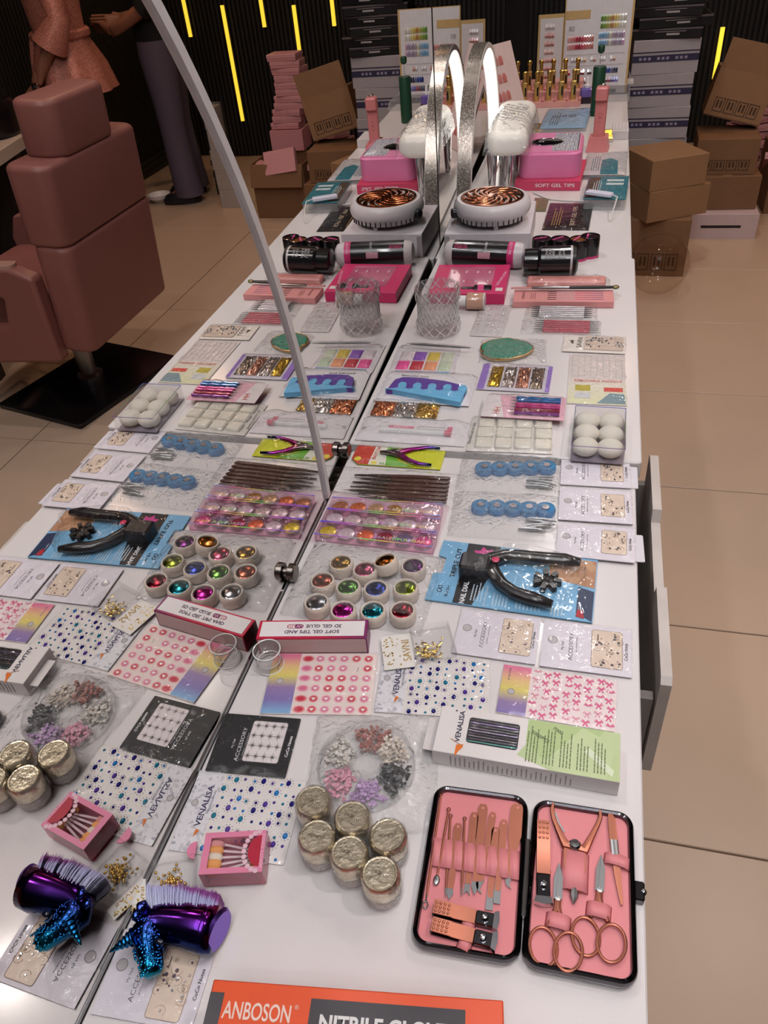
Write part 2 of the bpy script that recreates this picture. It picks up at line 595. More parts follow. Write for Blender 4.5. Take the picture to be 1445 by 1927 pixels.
# open drawer at the right of the near table
dr = thing('open_drawer', 'pulled out white drawer at the right side of the near table', 'drawer', (0.44, 0.78, TZ - 0.03), 0)
notch = [(-0.215, -0.17), (0.225, -0.17), (0.225, -0.006), (0.215, 0.0), (0.085, 0.0), (0.078, -0.018), (-0.06, -0.018), (-0.068, 0.0), (-0.207, 0.0), (-0.215, -0.006)]
fm = MB()
fm.M = Matrix(((0, 0, 1, 0), (1, 0, 0, 0), (0, 1, 0, 0), (0, 0, 0, 1)))
fm.prism(notch, 0.006, 0.018)
fm.build('drawer_front', mt((196, 184, 178), 0.5, noise=0.25, scale=14), dr)
for yy in (-0.2, 0.205):
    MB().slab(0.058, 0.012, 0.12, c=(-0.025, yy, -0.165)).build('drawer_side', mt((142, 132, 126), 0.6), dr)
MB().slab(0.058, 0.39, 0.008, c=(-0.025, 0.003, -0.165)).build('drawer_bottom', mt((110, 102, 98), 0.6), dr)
mb = MB()
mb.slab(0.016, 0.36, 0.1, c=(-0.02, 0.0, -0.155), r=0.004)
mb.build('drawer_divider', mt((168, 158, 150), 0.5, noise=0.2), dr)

# ---------------------------------------------------------------- mirrors
def mirror_mat():
    m = bpy.data.materials.new('mirror_silver')
    m.use_nodes = True
    nt = m.node_tree
    b = nt.nodes['Principled BSDF']
    nz = nt.nodes.new('ShaderNodeTexNoise')
    nz.inputs['Scale'].default_value = 3
    mr = nt.nodes.new('ShaderNodeMapRange')
    mr.inputs[3].default_value = 0.0
    mr.inputs[4].default_value = 0.004
    nt.links.new(nz.outputs['Fac'], mr.inputs[0])
    nt.links.new(mr.outputs[0], b.inputs['Roughness'])
    b.inputs['Base Color'].default_value = (0.80, 0.78, 0.76, 1)
    b.inputs['Metallic'].default_value = 1.0
    return m
MIRROR = mirror_mat()
FRAME = mt((222, 214, 214), 0.35, 0.2)
YC, EA, EB = 0.2, 0.593, 0.85
ar = thing('arched_mirror', 'arched frameless mirror with pale rim standing along the near table', 'mirror', (0, YC, TZ - 0.06))
arch = [(EA * math.cos(t), EB * math.sin(t) + 0.06) for t in [math.pi * k / 72 for k in range(73)]]
poly = [(-EA, 0.0)] + [(EA, 0.0)] + arch
mb = MB()
mb.M = Matrix(((0, 0, 1, 0), (1, 0, 0, 0), (0, 1, 0, 0), (0, 0, 0, 1)))
mb.prism([(EA, 0.0)] + arch + [(-EA, 0.0)], -0.005, 0.0)
mb.build('mirror_glass', MIRROR, ar, smooth=20)
mb = MB()
rings = []
for (a, b) in [(EA, 0.0)] + arch + [(-EA, 0.0)]:
    n = Vector((a / EA ** 2, (b - 0.06) / EB ** 2 if b > 0.06 else 0)).normalized()
    if b < 0.064:
        b = 0.064
    rings.append([(0.004, a - n.x * 0.007, b - n.y * 0.007), (0.004, a + n.x * 0.004, b + n.y * 0.004), (-0.005, a + n.x * 0.004, b + n.y * 0.004), (-0.005, a - n.x * 0.007, b - n.y * 0.007)])
mb.loft(rings)
mb.build('mirror_rim', FRAME, ar, smooth=30)
MB().slab(0.0014, 2 * EA - 0.02, 0.005, c=(0.0009, 0, 0.059)).build('base_trim', CHROME, ar)
def bolt(parent, px, py, z, r, px_parent):
    p = at(px, py, z)
    m = MB()
    m.M = Matrix(((0, 0, 1, 0), (1, 0, 0, 0), (0, 1, 0, 0), (0, 0, 0, 1)))
    m.lathe([(r * 0.55, 0.0), (r * 0.55, 0.004), (r, 0.004), (r, 0.011), (r * 0.9, 0.0125), (0.0002, 0.0127)], 24)
    m.build('mirror_bolt', mt((120, 112, 108), 0.25, 1.0), parent, (0.0, p.y - px_parent[1], p.z - px_parent[2]))
bolt(ar, 547, 1077, 0.014, 0.0115, ar.location)
# long plane mirrors along the two further tables
M2Y0, M2Y1, M3Y1 = 0.56, 1.775, 3.25
rz2 = 0.012
m2 = thing('wall_mirror', 'tall plane mirror behind the middle table, right of the arched rim', 'mirror', (-0.006, 0.93, TZ - 0.08), rz2, 'plane mirrors along the tables')
mb = MB().slab(0.005, M2Y1 - M2Y0, 1.0, c=(-0.0025, (M2Y0 + M2Y1) / 2 - 0.93, 0))
mb.build('mirror_glass', MIRROR, m2, smooth=0)
MB().slab(0.006, 0.004, 1.0, c=(-0.002, M2Y1 - 0.93 + 0.003, 0)).build('edge_strip', BLACK, m2)
m3 = thing('wall_mirror', 'plane mirror behind the far table beside the glitter arch lamp', 'mirror', (-0.017, M2Y1 + 0.01, TZ - 0.08), rz2, 'plane mirrors along the tables')
MB().slab(0.005, M3Y1 - M2Y1, 1.0, c=(-0.0025, (M3Y1 - M2Y1) / 2, 0)).build('mirror_glass', MIRROR, m3, smooth=0)
bolt(m2, 652, 846, 0.016, 0.011, (-0.006, 0.93, TZ - 0.08))
# backing board that carries the plane mirrors
bk = MB().slab(0.03, 2.9, 1.02, c=(-0.075, 1.85, TZ - 0.1)).build('mirror_backing', mt((40, 36, 36), 0.6))
tag(bk, 'dark board behind the tall plane mirrors', 'board')
MB().slab(0.02, 2.86, TZ - 0.1, c=(0, 1.85, 0)).build('support_panel', mt((40, 36, 36), 0.6), bk, loc=(-0.075, 0, 0.0))

# ================================================================ BACKGROUND: boxes, chair, people
KRAFT = mt((150, 112, 80), 0.75, noise=0.1, scale=18)
KRAFT2 = mt((128, 92, 64), 0.75, noise=0.1, scale=18)
GREYB = mt((168, 158, 160), 0.55, noise=0.06)
NAVY = mt((48, 44, 72), 0.5)
DARKB = mt((26, 22, 26), 0.35)
PINKB = mt((214, 150, 156), 0.4, noise=0.06)

def carton(label, x, y, z, w, d, h, rz=0.0, m=KRAFT, name='cardboard_box', cat='box', tilt=(0, 0), group=None, flaps=(), lid=True, icons=False, tape=True):
    t = thing(name, label, cat, (x, y, z), rz, group)
    t.rotation_euler = (tilt[0], tilt[1], rz)
    mb = MB()
    if lid:
        mb.slab(w, d, h, ch=0.002)
    else:
        th = 0.006
        mb.slab(w, d, th)
        for sx in (-1, 1):
            mb.slab(th, d, h, c=(sx * (w / 2 - th / 2), 0, 0))
            mb.slab(w - 2 * th, th, h, c=(0, sx * (d / 2 - th / 2), 0))
    mb.build('box_body', m, t)
    for (side, ln, ang) in flaps:
        fm = MB()
        if side in 'NS':
            fm.slab(w - 0.006, ln, 0.004, c=(0, ln / 2, 0))
            o = fm.build('flap', m, t, (0, (1 if side == 'N' else -1) * d / 2, h - 0.001), (ang, 0, 0 if side == 'N' else math.pi))
        else:
            fm.slab(ln, d - 0.006, 0.004, c=(ln / 2, 0, 0))
            o = fm.build('flap', m, t, ((1 if side == 'E' else -1) * w / 2, 0, h - 0.001), (0, -ang, 0 if side == 'E' else math.pi))
    if icons:
        ic = MB()
        for k in range(4):
            cx = (k - 1.5) * w * 0.2
            for a, b, ww, hh in ((0, 0.5, 0.16, 0.02), (0, -0.5, 0.16, 0.02), (0.5, 0, 0.012, 0.3), (-0.5, 0, 0.012, 0.3)):
                ic.slab(ww * w, 0.0012, hh * h * (1 if hh > 0.1 else 0.6), c=(cx + a * 0.16 * w, -d / 2 - 0.0008, h * 0.27 + b * 0.28 * h - hh * h / 2))
            for q in range(2):
                ic.slab(0.03 * w, 0.0012, 0.16 * h, c=(cx + (q - 0.5) * 0.06 * w, -d / 2 - 0.0008, h * 0.2))
        ic.build('handling_marks', mt((70, 48, 34), 0.8), t, smooth=0)
    if tape and lid:
        MB().slab(0.04, d, 0.0006, c=(0, 0, h)).build('tape', mt((164, 128, 92), 0.25), t)
    return t

zt = [0.0, 0.125, 0.25, 0.375, 0.50, 0.625, 0.75]
for k, z in enumerate(zt):
    lab = ['grey printed carton at floor level of the tall box stack', 'grey printed carton, second from the floor in the tall stack', 'grey printed carton, third from the floor in the tall stack', 'grey printed carton, fourth from the floor in the tall stack',
           'grey printed carton in the tall stack, third below the black boxes', 'grey printed carton in the tall stack, second below the black boxes', 'grey printed carton right under the black boxes'][k]
    t = carton(lab, 0.565 + 0.006 * math.sin(k * 2.1), 3.93, z, 0.262, 0.3, 0.124, R([2, -1, 1, 3, -1, 1, 2][k]), GREYB, 'printed_carton', 'box', group='grey cartons in the tall stack', tape=False)
    b = MB()
    b.slab(0.262, 0.001, 0.024, c=(0, -0.151, 0.045))
    b.slab(0.262, 0.001, 0.004, c=(0, -0.151, 0.078))
    b.build('printed_band', NAVY, t, smooth=0)
    b = MB()
    for q in range(12):
        if q % 4 != 3:
            b.slab(0.011, 0.001, 0.010, c=(-0.1 + q * 0.018, -0.1520, 0.052))
    b.build('printed_letters', mt((150, 140, 160), 0.5), t, smooth=0)
for k in range(8):
    t = carton(['lowest black flat box resting on the grey cartons', 'black flat box, second in the black stack', 'black flat box, third in the black stack', 'black flat box, fourth in the black stack', 'black flat box, fifth in the black stack', 'black flat box, sixth in the black stack', 'black flat box, seventh in the black stack', 'topmost black flat box of the tall stack'][k],
               0.57 + 0.012 * math.sin(k * 1.9), 3.93, 0.876 + 0.0385 * k, 0.28, 0.3, 0.037, R([-5, 4, -6, 3, -4, 6, -3, 5][k]), DARKB, 'flat_box', 'box', group='black flat boxes on the tall stack', tape=False)
    MB().slab(0.284, 0.304, 0.006, c=(0, 0, 0.030)).build('lid_edge', mt((92, 82, 84), 0.4), t)
    b = MB()
    b.slab(0.05, 0.001, 0.007, c=(0.03, -0.151, 0.012))
    b.slab(0.12, 0.001, 0.0015, c=(0.02, -0.151, 0.024))
    b.build('label_print', mt((170, 160, 160), 0.5), t, smooth=0)
carton('plain cardboard box on the floor behind the clear globe', 0.60, 3.60, 0.0, 0.30, 0.26, 0.25, R(-2), KRAFT2, icons=True)
carton('flat cardboard box under the open-lidded one, beside the grey stack', 0.62, 3.60, 0.252, 0.28, 0.26, 0.125, R(28), KRAFT)
carton('small cardboard box with loose top, topmost beside the grey stack', 0.61, 3.59, 0.379, 0.25, 0.25, 0.12, R(26), KRAFT, tape=False)
t = carton('white and pink gel polish carton on the floor by the wall', 0.935, 4.06, 0.0, 0.325, 0.24, 0.12, R(0), mt((206, 182, 184), 0.5), 'printed_carton', tape=False)
text(t, '48PCS', 0.0, 0.085, 0.1208, 0.034, (40, 30, 34), math.pi, w=0.15, bold=0.02)
text(t, 'UV Gel Polish', 0.0, -0.03, 0.1208, 0.028, (70, 52, 58), math.pi, w=0.24)
b = MB()
b.slab(0.18, 0.001, 0.012, r=0.0005, c=(0, -0.1206, 0.055))
b.build('hand_slot', mt((40, 32, 34), 0.6), t)
carton('wide brown carton under the tilted box stack, on the white one', 0.93, 4.13, 0.122, 0.30, 0.26, 0.15, R(2), KRAFT2)
carton('brown carton with handling marks right under the tilted box', 0.92, 4.16, 0.274, 0.27, 0.26, 0.155, R(-2), KRAFT2, icons=True, tape=False)
carton('tilted cardboard box with a raised flap and handling marks', 0.93, 4.28, 0.466, 0.26, 0.2, 0.20, R(-4), KRAFT, tilt=(R(-4), R(13)), icons=True, lid=False, flaps=(('S', 0.12, R(84)),))
carton('open cardboard box filled with pink boxes', 1.335, 4.46, 0.0, 0.32, 0.30, 0.30, R(2), KRAFT2, lid=False, flaps=(('S', 0.12, R(-70)),))
def pinkbox(label, x, y, z, rz=0, tilt=(0, 0), w=0.17, d=0.12, h=0.032):
    t = thing('pink_box', label, 'box', (x, y, z), 0, 'pink boxes heaped by the slatted wall')
    t.rotation_euler = (tilt[0], tilt[1], rz)
    MB().slab(w, d, h, ch=0.0015).build('box_body', PINKB, t)
    MB().slab(w + 0.003, d + 0.003, h * 0.55, c=(0, 0, h * 0.46), ch=0.001).build('lid', mt((222, 160, 166), 0.35, noise=0.1, scale=90), t)
    return t
for k in range(11):
    pinkbox(['bottom', 'second', 'third', 'fourth', 'fifth', 'sixth', 'seventh', 'eighth', 'ninth', 'tenth', 'topmost'][k] + ' pink box of the tall pink stack', 1.33 + 0.035 * math.sin(k * 0.35 + 2.4), 4.66, 0.42 + 0.0345 * k, R([3, -4, 6, -2, 5, -6, 2, -3, 7, -2, 3][k]))
MB().slab(0.2, 0.16, 0.11, c=(1.35, 4.66, 0.305)).build('pink_carton', PINKB)
tag(bpy.data.objects['pink_carton'], 'large pink carton carrying the tall pink stack', 'box')
for k, (x, y, z, rz, tl) in enumerate([(1.31, 4.335, 0.305, 4, (68, 8)), (1.42, 4.42, 0.22, -8, (0, -28)), (1.22, 4.45, 0.20, 80, (0, 30)), (1.42, 4.53, 0.06, 10, (0, 0)), (1.09, 4.72, 0.02, 20, (0, 0)), (1.07, 4.73, 0.06, 28, (0, 0)), (1.09, 4.72, 0.10, 12, (0, 0)), (1.08, 4.73, 0.14, 40, (0, 0)), (1.09, 4.73, 0.18, 24, (0, 0)), (1.10, 4.74, 0.22, 8, (0, 0)), (1.11, 4.75, 0.26, 30, (0, 0)), (1.10, 4.75, 0.30, 15, (0, 0)), (1.12, 4.75, 0.34, 35, (0, 0)), (1.12, 4.76, 0.38, 5, (0, 0)), (1.11, 4.76, 0.42, 20, (0, 0)), (1.13, 4.76, 0.46, 35, (0, 0)), (1.13, 4.76, 0.52, 15, (0, 16))]):
    pinkbox(['pink box leaning upright out of the open cardboard box', 'pink box lying askew inside the open cardboard box', 'pink box tipped inside the open cardboard box', 'pink box deep inside the open cardboard box'][k] if k < 4 else ('loose pink box, %s from the floor behind the tilted cardboard' % ['lowest', 'second', 'third', 'fourth', 'fifth', 'sixth', 'seventh', 'eighth', 'ninth', 'tenth', 'eleventh', 'twelfth'][k - 4] if k < 16 else 'tilted pink box topping the pile under the long light strip'), x, y, z, R(rz), (R(tl[0]), R(tl[1])), 0.19, 0.12)
t = thing('wrapped_stack', 'tall white film-wrapped stack on the floor under a low light strip', 'package', (1.83, 4.55, 0.0))
for k in range(5):
    MB().slab(0.17 - 0.004 * (k % 2), 0.15, 0.112, c=(0.004 * (k % 3), 0, 0.113 * k), ch=0.004).build('wrapped_box', mt((176, 160, 152), 0.4), t)
MB().slab(0.18, 0.16, 0.575, c=(0, 0, 0), r=0.01).build('film', film(wrinkle=0.7, scale=25, haze=0.12), t)
t = thing('dark_pile', 'low dark pile on the floor beside the feet', 'pile', (2.0, 4.80, 0.0))
for k in range(6):
    MB().slab(0.13, 0.11, 0.035, c=(0.006 * math.sin(k * 3), 0, 0.036 * k), ch=0.004).build('folded_layer', mt((34, 28, 38), 0.7), t)
t = thing('dish', 'small white dish on the floor near the chair', 'dish', (2.42, 4.62, 0.0))
MB().lathe([(0.035, 0.002), (0.07, 0.03), (0.075, 0.05), (0.07, 0.05), (0.062, 0.03), (0.03, 0.008)], 24).build('bowl', WHITE, t)

# clear globe on the floor
t = thing('glass_globe', 'large clear glass globe on the floor beside the table', 'globe', (0.62, 3.30, 0.0))
prof = [(0.002, 0.002)] + [(0.125 * math.sin(a), 0.125 - 0.125 * math.cos(a)) for a in [0.25 + (2.55 - 0.25) * k / 18 for k in range(19)]]
MB().lathe(prof, 40, caps=False).build('bowl', film(wrinkle=0.05, scale=8, rough=0.02, tint=(250, 246, 242), ior=1.35), t)
MB().loop([(0.07 * math.cos(2 * math.pi * k / 32), 0.07 * math.sin(2 * math.pi * k / 32), 0.229) for k in range(32)], 0.0035).build('rim', film(rough=0.02, wrinkle=0), t)

# salon chair (seen in the mirrors)
LEATH = mt((138, 86, 80), 0.42, noise=0.08, scale=9, bump=0.15)
ch = thing('salon_chair', 'dusty pink leather salon chair on a black plate, seen in the mirror', 'chair', (1.53, 2.28, 0.0))
def cushion(name, w, d, h, c, rot=(0, 0, 0), r=0.04, m=LEATH):
    return MB().soft(w, d, h, r, min(0.018, r * 0.6)).build(name, m, ch, c, rot, smooth=70)
cushion('backrest', 0.13, 0.56, 0.36, (-0.21, 0.0, 0.30), (0, R(-5), 0))
cushion('back_pad', 0.15, 0.56, 0.24, (-0.232, 0.0, 0.655), (0, R(-4), 0), r=0.045)
cushion('headrest', 0.14, 0.33, 0.16, (-0.255, -0.02, 0.888), (0, R(-4), 0), r=0.05)
cushion('seat', 0.44, 0.46, 0.13, (0.08, 0.0, 0.36))
for s in (-1, 1):
    y = s * 0.285
    m = MB()
    m.M = Matrix(((1, 0, 0, 0), (0, 0, -1, 0), (0, 1, 0, 0), (0, 0, 0, 1)))
    outer = [(-0.16, 0.28), (0.20, 0.26), (0.32, 0.32), (0.34, 0.50), (0.30, 0.585), (-0.10, 0.60), (-0.17, 0.57)]
    inner = [(0.0, 0.40), (0.16, 0.39), (0.23, 0.42), (0.24, 0.49), (0.20, 0.52), (0.02, 0.525), (-0.03, 0.50)]
    n = len(outer)
    vs = [(a, b, q) for q in (-0.03, 0.03) for ring in (outer, inner) for a, b in ring]
    fs = []
    for i in range(n):
        j = (i + 1) % n
        fs += [(i, j, n + j, n + i), (2 * n + i, 3 * n + i, 3 * n + j, 2 * n + j), (i, 2 * n + i, 2 * n + j, j), (n + i, n + j, 3 * n + j, 3 * n + i)]
    m.add(vs, fs)
    o = m.build('arm_panel', LEATH, ch, (0, y, 0))
    bv = o.modifiers.new('soft', 'BEVEL')
    bv.width = 0.012
    bv.segments = 3
    MB().slab(0.36, 0.05, 0.012, r=0.02, c=(0.08, y, 0.598)).build('arm_top', mt((180, 140, 128), 0.3), ch)
MB().lathe([(0.05, 0.02), (0.05, 0.06), (0.032, 0.07), (0.032, 0.36)], 24).build('column', STEEL, ch, (0.0, 0.0, 0.0))
MB().slab(0.44, 0.56, 0.02, r=0.01, ch=0.003).build('base_plate', mt((20, 17, 20), 0.15), ch, (0.02, 0.02, 0.003), (0, 0, R(14)))
m = MB().tube([(0.26, -0.13, 0.30), (0.34, -0.13, 0.17), (0.37, -0.13, 0.15), (0.37, 0.13, 0.15), (0.34, 0.13, 0.17), (0.26, 0.13, 0.30)], 0.009)
m.build('footrest', STEEL, ch)

# desk behind the chair
t = thing('manicure_desk', 'pale manicure desk in front of the pink chair, seen in the mirror', 'desk', (2.30, 2.66, 0.0), R(-14))
MB().slab(0.62, 1.0, 0.05, r=0.02, ch=0.004, c=(0, 0, 0.70)).build('desk_top', mt((190, 170, 156), 0.4), t)
for sy in (-1, 1):
    MB().slab(0.5, 0.05, 0.7, c=(0.02, sy * 0.42, 0)).build('desk_side', mt((60, 50, 48), 0.6), t)
t2 = MB().slab(0.16, 0.36, 0.06, r=0.03, ch=0.02, n=6).build('arm_cushion', mt((150, 124, 108), 0.6), None, (2.13, 2.62, 0.752), (0, 0, R(-14)))
tag(t2, 'beige arm cushion on the pale manicure desk', 'cushion')

def skin(name, pts, edges, m, parent, sub=2):
    me = bpy.data.meshes.new(name)
    names = list(pts)
    me.from_pydata([pts[n][:3] for n in names], [(names.index(a), names.index(b)) for a, b in edges], [])
    me.materials.append(m)
    o = bpy.data.objects.new(name, me)
    COL.objects.link(o)
    o.parent = parent
    o.modifiers.new('Skin', 'SKIN')
    for i, n in enumerate(names):
        r = pts[n][3]
        me.skin_vertices[0].data[i].radius = r if isinstance(r, tuple) else (r, r)
    me.skin_vertices[0].data[0].use_root = True
    s = o.modifiers.new('Sub', 'SUBSURF')
    s.levels = s.render_levels = sub
    me.update()
    return o
SKIN = mt((150, 98, 76), 0.5)
def person(label, x, y, rz, hgt, top, legs, long_top, armL, armR, shoe=(40, 34, 38)):
    t = thing('person', label, 'person', (x, y, 0), rz)
    s = hgt / 1.65
    def P(a, b, c, r):
        return (a * s, b * s, c * s, r * s if not isinstance(r, tuple) else (r[0] * s, r[1] * s))
    aL = [P(*q) for q in armL]
    aR = [P(*q) for q in armR]
    pts = {'pel': P(0, 0, 0.90, 0.12), 'belly': P(0, 0, 1.05, 0.115), 'chest': P(0, 0.0, 1.25, 0.125), 'neck': P(0, 0, 1.42, 0.05), 'jaw': P(0, -0.015, 1.50, 0.066), 'head': P(0, 0, 1.57, 0.085), 'crown': P(0, 0.005, 1.62, 0.06), 'nose': P(0, -0.088, 1.535, 0.014)}
    ed = [('pel', 'belly'), ('belly', 'chest'), ('chest', 'neck'), ('neck', 'jaw'), ('jaw', 'head'), ('head', 'crown'), ('jaw', 'nose')]
    for sg, arm, nm in ((-1, aR, 'r'), (1, aL, 'l')):
        pts['sh' + nm] = P(sg * 0.16, 0, 1.36, 0.055)
        pts['el' + nm], pts['wr' + nm], pts['pa' + nm] = arm[0], arm[1], arm[2]
        ed += [('chest', 'sh' + nm), ('sh' + nm, 'el' + nm), ('el' + nm, 'wr' + nm), ('wr' + nm, 'pa' + nm)]
        w, pa = Vector(arm[1][:3]), Vector(arm[2][:3])
        dr = (pa - w).normalized()
        side = dr.cross(Vector((0, 1, 0.3))).normalized()
        for f in range(4):
            off = side * (f - 1.5) * 0.019 * s
            L = (0.062, 0.075, 0.072, 0.055)[f] * s
            pts['f%d%s' % (f, nm)] = tuple(pa + off + dr * 0.03 * s) + (0.009 * s,)
            pts['g%d%s' % (f, nm)] = tuple(pa + off + dr * (0.03 * s + L) + Vector((0, -0.02 * s, 0))) + (0.0075 * s,)
            ed += [('pa' + nm, 'f%d%s' % (f, nm)), ('f%d%s' % (f, nm), 'g%d%s' % (f, nm))]
        pts['t' + nm] = tuple(w + (pa - w) * 0.6 + side * -0.045 * s + dr * 0.02 * s) + (0.010 * s,)
        ed.append(('wr' + nm, 't' + nm))
        pts['hip' + nm] = P(sg * 0.09, 0, 0.82, 0.085)
        pts['kn' + nm] = P(sg * 0.10, -0.01, 0.46, 0.055)
        pts['an' + nm] = P(sg * 0.10, 0.02, 0.09, 0.038)
        pts['to' + nm] = P(sg * 0.11, -0.13, 0.035, 0.03)
        ed += [('pel', 'hip' + nm), ('hip' + nm, 'kn' + nm), ('kn' + nm, 'an' + nm), ('an' + nm, 'to' + nm)]
    skin('body', pts, ed, SKIN, t)
    # trousers
    for sg in (-1, 1):
        MB().loft([[((sg * cx + r * math.cos(a)) * s, (cy + r * 1.05 * math.sin(a)) * s, z * s) for a in [2 * math.pi * k / 20 for k in range(20)]] for cx, cy, z, r in ((0.085, 0, 0.93, 0.10), (0.09, 0, 0.84, 0.105), (0.098, 0, 0.62, 0.088), (0.10, -0.005, 0.46, 0.077), (0.102, 0.0, 0.25, 0.082), (0.104, 0.01, 0.05, 0.09))], caps=False).build('trouser_leg', legs, t)
        MB().loft([[((sg * 0.107 + w * math.cos(a)) * s, (-0.05 + d * math.sin(a)) * s, z * s) for a in [2 * math.pi * k / 16 for k in range(16)]] for w, d, z in ((0.045, 0.125, 0.002), (0.047, 0.127, 0.03), (0.04, 0.1, 0.06), (0.03, 0.05, 0.075))]).build('shoe', mt(shoe, 0.4), t)
    hem = 0.78 if long_top else 0.90
    rings = [(0.26 if long_top else 0.165, 0.215 if long_top else 0.135, hem), (0.225 if long_top else 0.16, 0.185 if long_top else 0.13, 0.90), (0.145, 0.125, 1.04), (0.165, 0.14, 1.20), (0.175, 0.135, 1.32), (0.10, 0.09, 1.41), (0.062, 0.06, 1.44)]
    nn = 40
    MB().loft([[((w * (1 + (0.05 * math.sin(k * 2 * math.pi / nn * 9) if (long_top and z < 0.95) else 0)) * math.cos(2 * math.pi * k / nn)) * s, (d * (1 + (0.05 * math.sin(k * 2 * math.pi / nn * 9) if (long_top and z < 0.95) else 0)) * math.sin(2 * math.pi * k / nn)) * s, z * s) for k in range(nn)] for w, d, z in rings], caps=False).build('top', top, t)
    for arm, sg, frac in ((aR, -1, 1.0), (aL, 1, 1.0)):
        a, b, c = Vector((sg * 0.15 * s, 0, 1.36 * s)), Vector(arm[0][:3]), Vector(arm[1][:3])
        e = b + (c - b) * (0.55 if long_top else 0.1)
        MB().tube([a, (a + b) / 2, b, e], [0.068 * s, 0.06 * s, 0.056 * s, (0.085 if long_top else 0.055) * s], 16, caps=False).build('sleeve', top, t)
    # face and hair
    MB().ball((0, 0.015 * s, 1.58 * s), 0.1 * s, 20, 12, (0.95, 1.0, 1.08)).build('hair', mt((24, 18, 18), 0.5), t)
    for sg in (-1, 1):
        MB().ball((sg * 0.03 * s, -0.088 * s, 1.545 * s), 0.009 * s, 10, 6).build('eye', mt((30, 24, 22), 0.2), t)
        MB().ball((sg * 0.09 * s, 0.0, 1.53 * s), 0.022 * s, 10, 6, (0.5, 0.8, 1.3)).build('ear', SKIN, t)
    MB().tube([(-0.022 * s, -0.082 * s, 1.488 * s), (0, -0.088 * s, 1.485 * s), (0.022 * s, -0.082 * s, 1.488 * s)], 0.006 * s, 6).build('mouth', mt((140, 70, 64), 0.5), t)
    return t
BLOUSE = speckle((176, 104, 92), (214, 142, 124), 260, 0.5, 0.25, 0.5, 0.25, 0.3)
pw = person('person in a glittery pink wrap blouse and dark trousers holding a foil packet', 2.36, 3.98, R(60), 1.62, BLOUSE, mt((34, 32, 38), 0.7), True,
       [(0.24, 0.02, 1.12, 0.043), (0.25, -0.10, 0.90, 0.03), (0.25, -0.16, 0.84, 0.034)], [(-0.23, 0.03, 1.12, 0.043), (-0.19, -0.12, 0.92, 0.03), (-0.17, -0.17, 0.86, 0.034)])
b = MB()
b.loop([(0.155 * math.cos(2 * math.pi * k / 30), 0.135 * math.sin(2 * math.pi * k / 30), 1.02) for k in range(30)], 0.014, flat=1.6)
b.ball((0.04, -0.135, 1.02), 0.024, 10, 6)
b.tube([(0.04, -0.14, 1.02), (0.06, -0.17, 0.93), (0.055, -0.185, 0.84)], [0.016, 0.014, 0.018], 8, flat=0.4)
b.build('waist_tie', BLOUSE, pw)
person('person in a black top and purple grey trousers standing by the slatted wall', 2.22, 4.70, R(75), 1.60, mt((24, 18, 20), 0.8), mt((92, 80, 98), 0.7), False,
       [(0.22, 0.02, 1.10, 0.043), (0.17, -0.20, 1.02, 0.032), (0.12, -0.28, 1.03, 0.036)], [(-0.22, 0.02, 1.10, 0.043), (-0.17, -0.18, 1.00, 0.032), (-0.10, -0.26, 1.01, 0.036)])
t = thing('handbag', 'black handbag on the desk corner in front of the pink blouse', 'bag', (2.16, 3.10, 0.752), R(80))
MB().loft([[(w * math.cos(a), d * math.sin(a), z) for a in [2 * math.pi * k / 24 for k in range(24)]] for w, d, z in ((0.10, 0.045, 0.0), (0.115, 0.05, 0.02), (0.115, 0.045, 0.10), (0.10, 0.02, 0.13))]).build('bag_body', mt((20, 14, 16), 0.25), t)
MB().tube([(-0.07, 0, 0.12), (-0.06, 0, 0.19), (0, 0, 0.22), (0.06, 0, 0.19), (0.07, 0, 0.12)], 0.006).build('handle', mt((20, 14, 16), 0.3), t)
MB().slab(0.05, 0.003, 0.04, c=(0, -0.05, 0.05)).build('clasp', GOLD, t)

t = thing('foil_packet', 'crumpled silver foil packet held by the person in the pink blouse', 'packet', (2.42, 3.72, 0.77), R(40))
rnd = random.Random(4)
MB().grid(lambda u, v: ((u - 0.5) * 0.09, rnd.uniform(-0.006, 0.006) + 0.012 * math.sin(u * 9), v * 0.08), 8, 7).build('foil', mt((190, 184, 176), 0.2, 1.0), t, smooth=0)
MB().slab(0.092, 0.016, 0.008, c=(0, 0, -0.006)).build('sealed_edge', mt((170, 164, 156), 0.25, 1.0), t)

# ================================================================ GOODS ON THE NEAR TABLE
def L(t, px, py, z=0.0):
    """pixel on height z -> coordinates of thing t"""
    p = at(px, py, z)
    a = -t.rotation_euler[2]
    dx, dy = p.x - t.location[0], p.y - t.location[1]
    return Vector((dx * math.cos(a) - dy * math.sin(a), dx * math.sin(a) + dy * math.cos(a), p.z - t.location[2]))

def arc(cx, cy, rx, ry, n=24, a0=0, a1=360, z=0):
    return [(cx + rx * math.cos(R(a0 + (a1 - a0) * k / n)), cy + ry * math.sin(R(a0 + (a1 - a0) * k / n)), z) for k in range(n)]

STONE = [mt((225, 222, 226), 0.08, 0.9), mt((30, 28, 120), 0.12, 0.2, coat=0.6), mt((40, 130, 205), 0.12, 0.2, coat=0.6), mt((30, 130, 160), 0.12, 0.2, coat=0.6), mt((92, 60, 160), 0.12, 0.2, coat=0.6), GOLD]
def gem(mb, x, y, z, r, k=0, ry=None, n=8):
    mb.k = k
    ry = ry or r
    vs = [(x + r * math.cos(2 * math.pi * i / n), y + ry * math.sin(2 * math.pi * i / n), z) for i in range(n)] + [(x + 0.6 * r * math.cos(2 * math.pi * i / n), y + 0.6 * ry * math.sin(2 * math.pi * i / n), z + r * 0.5) for i in range(n)]
    mb.add(vs, [(i, (i + 1) % n, n + (i + 1) % n, n + i) for i in range(n)] + [tuple(range(n, 2 * n))])

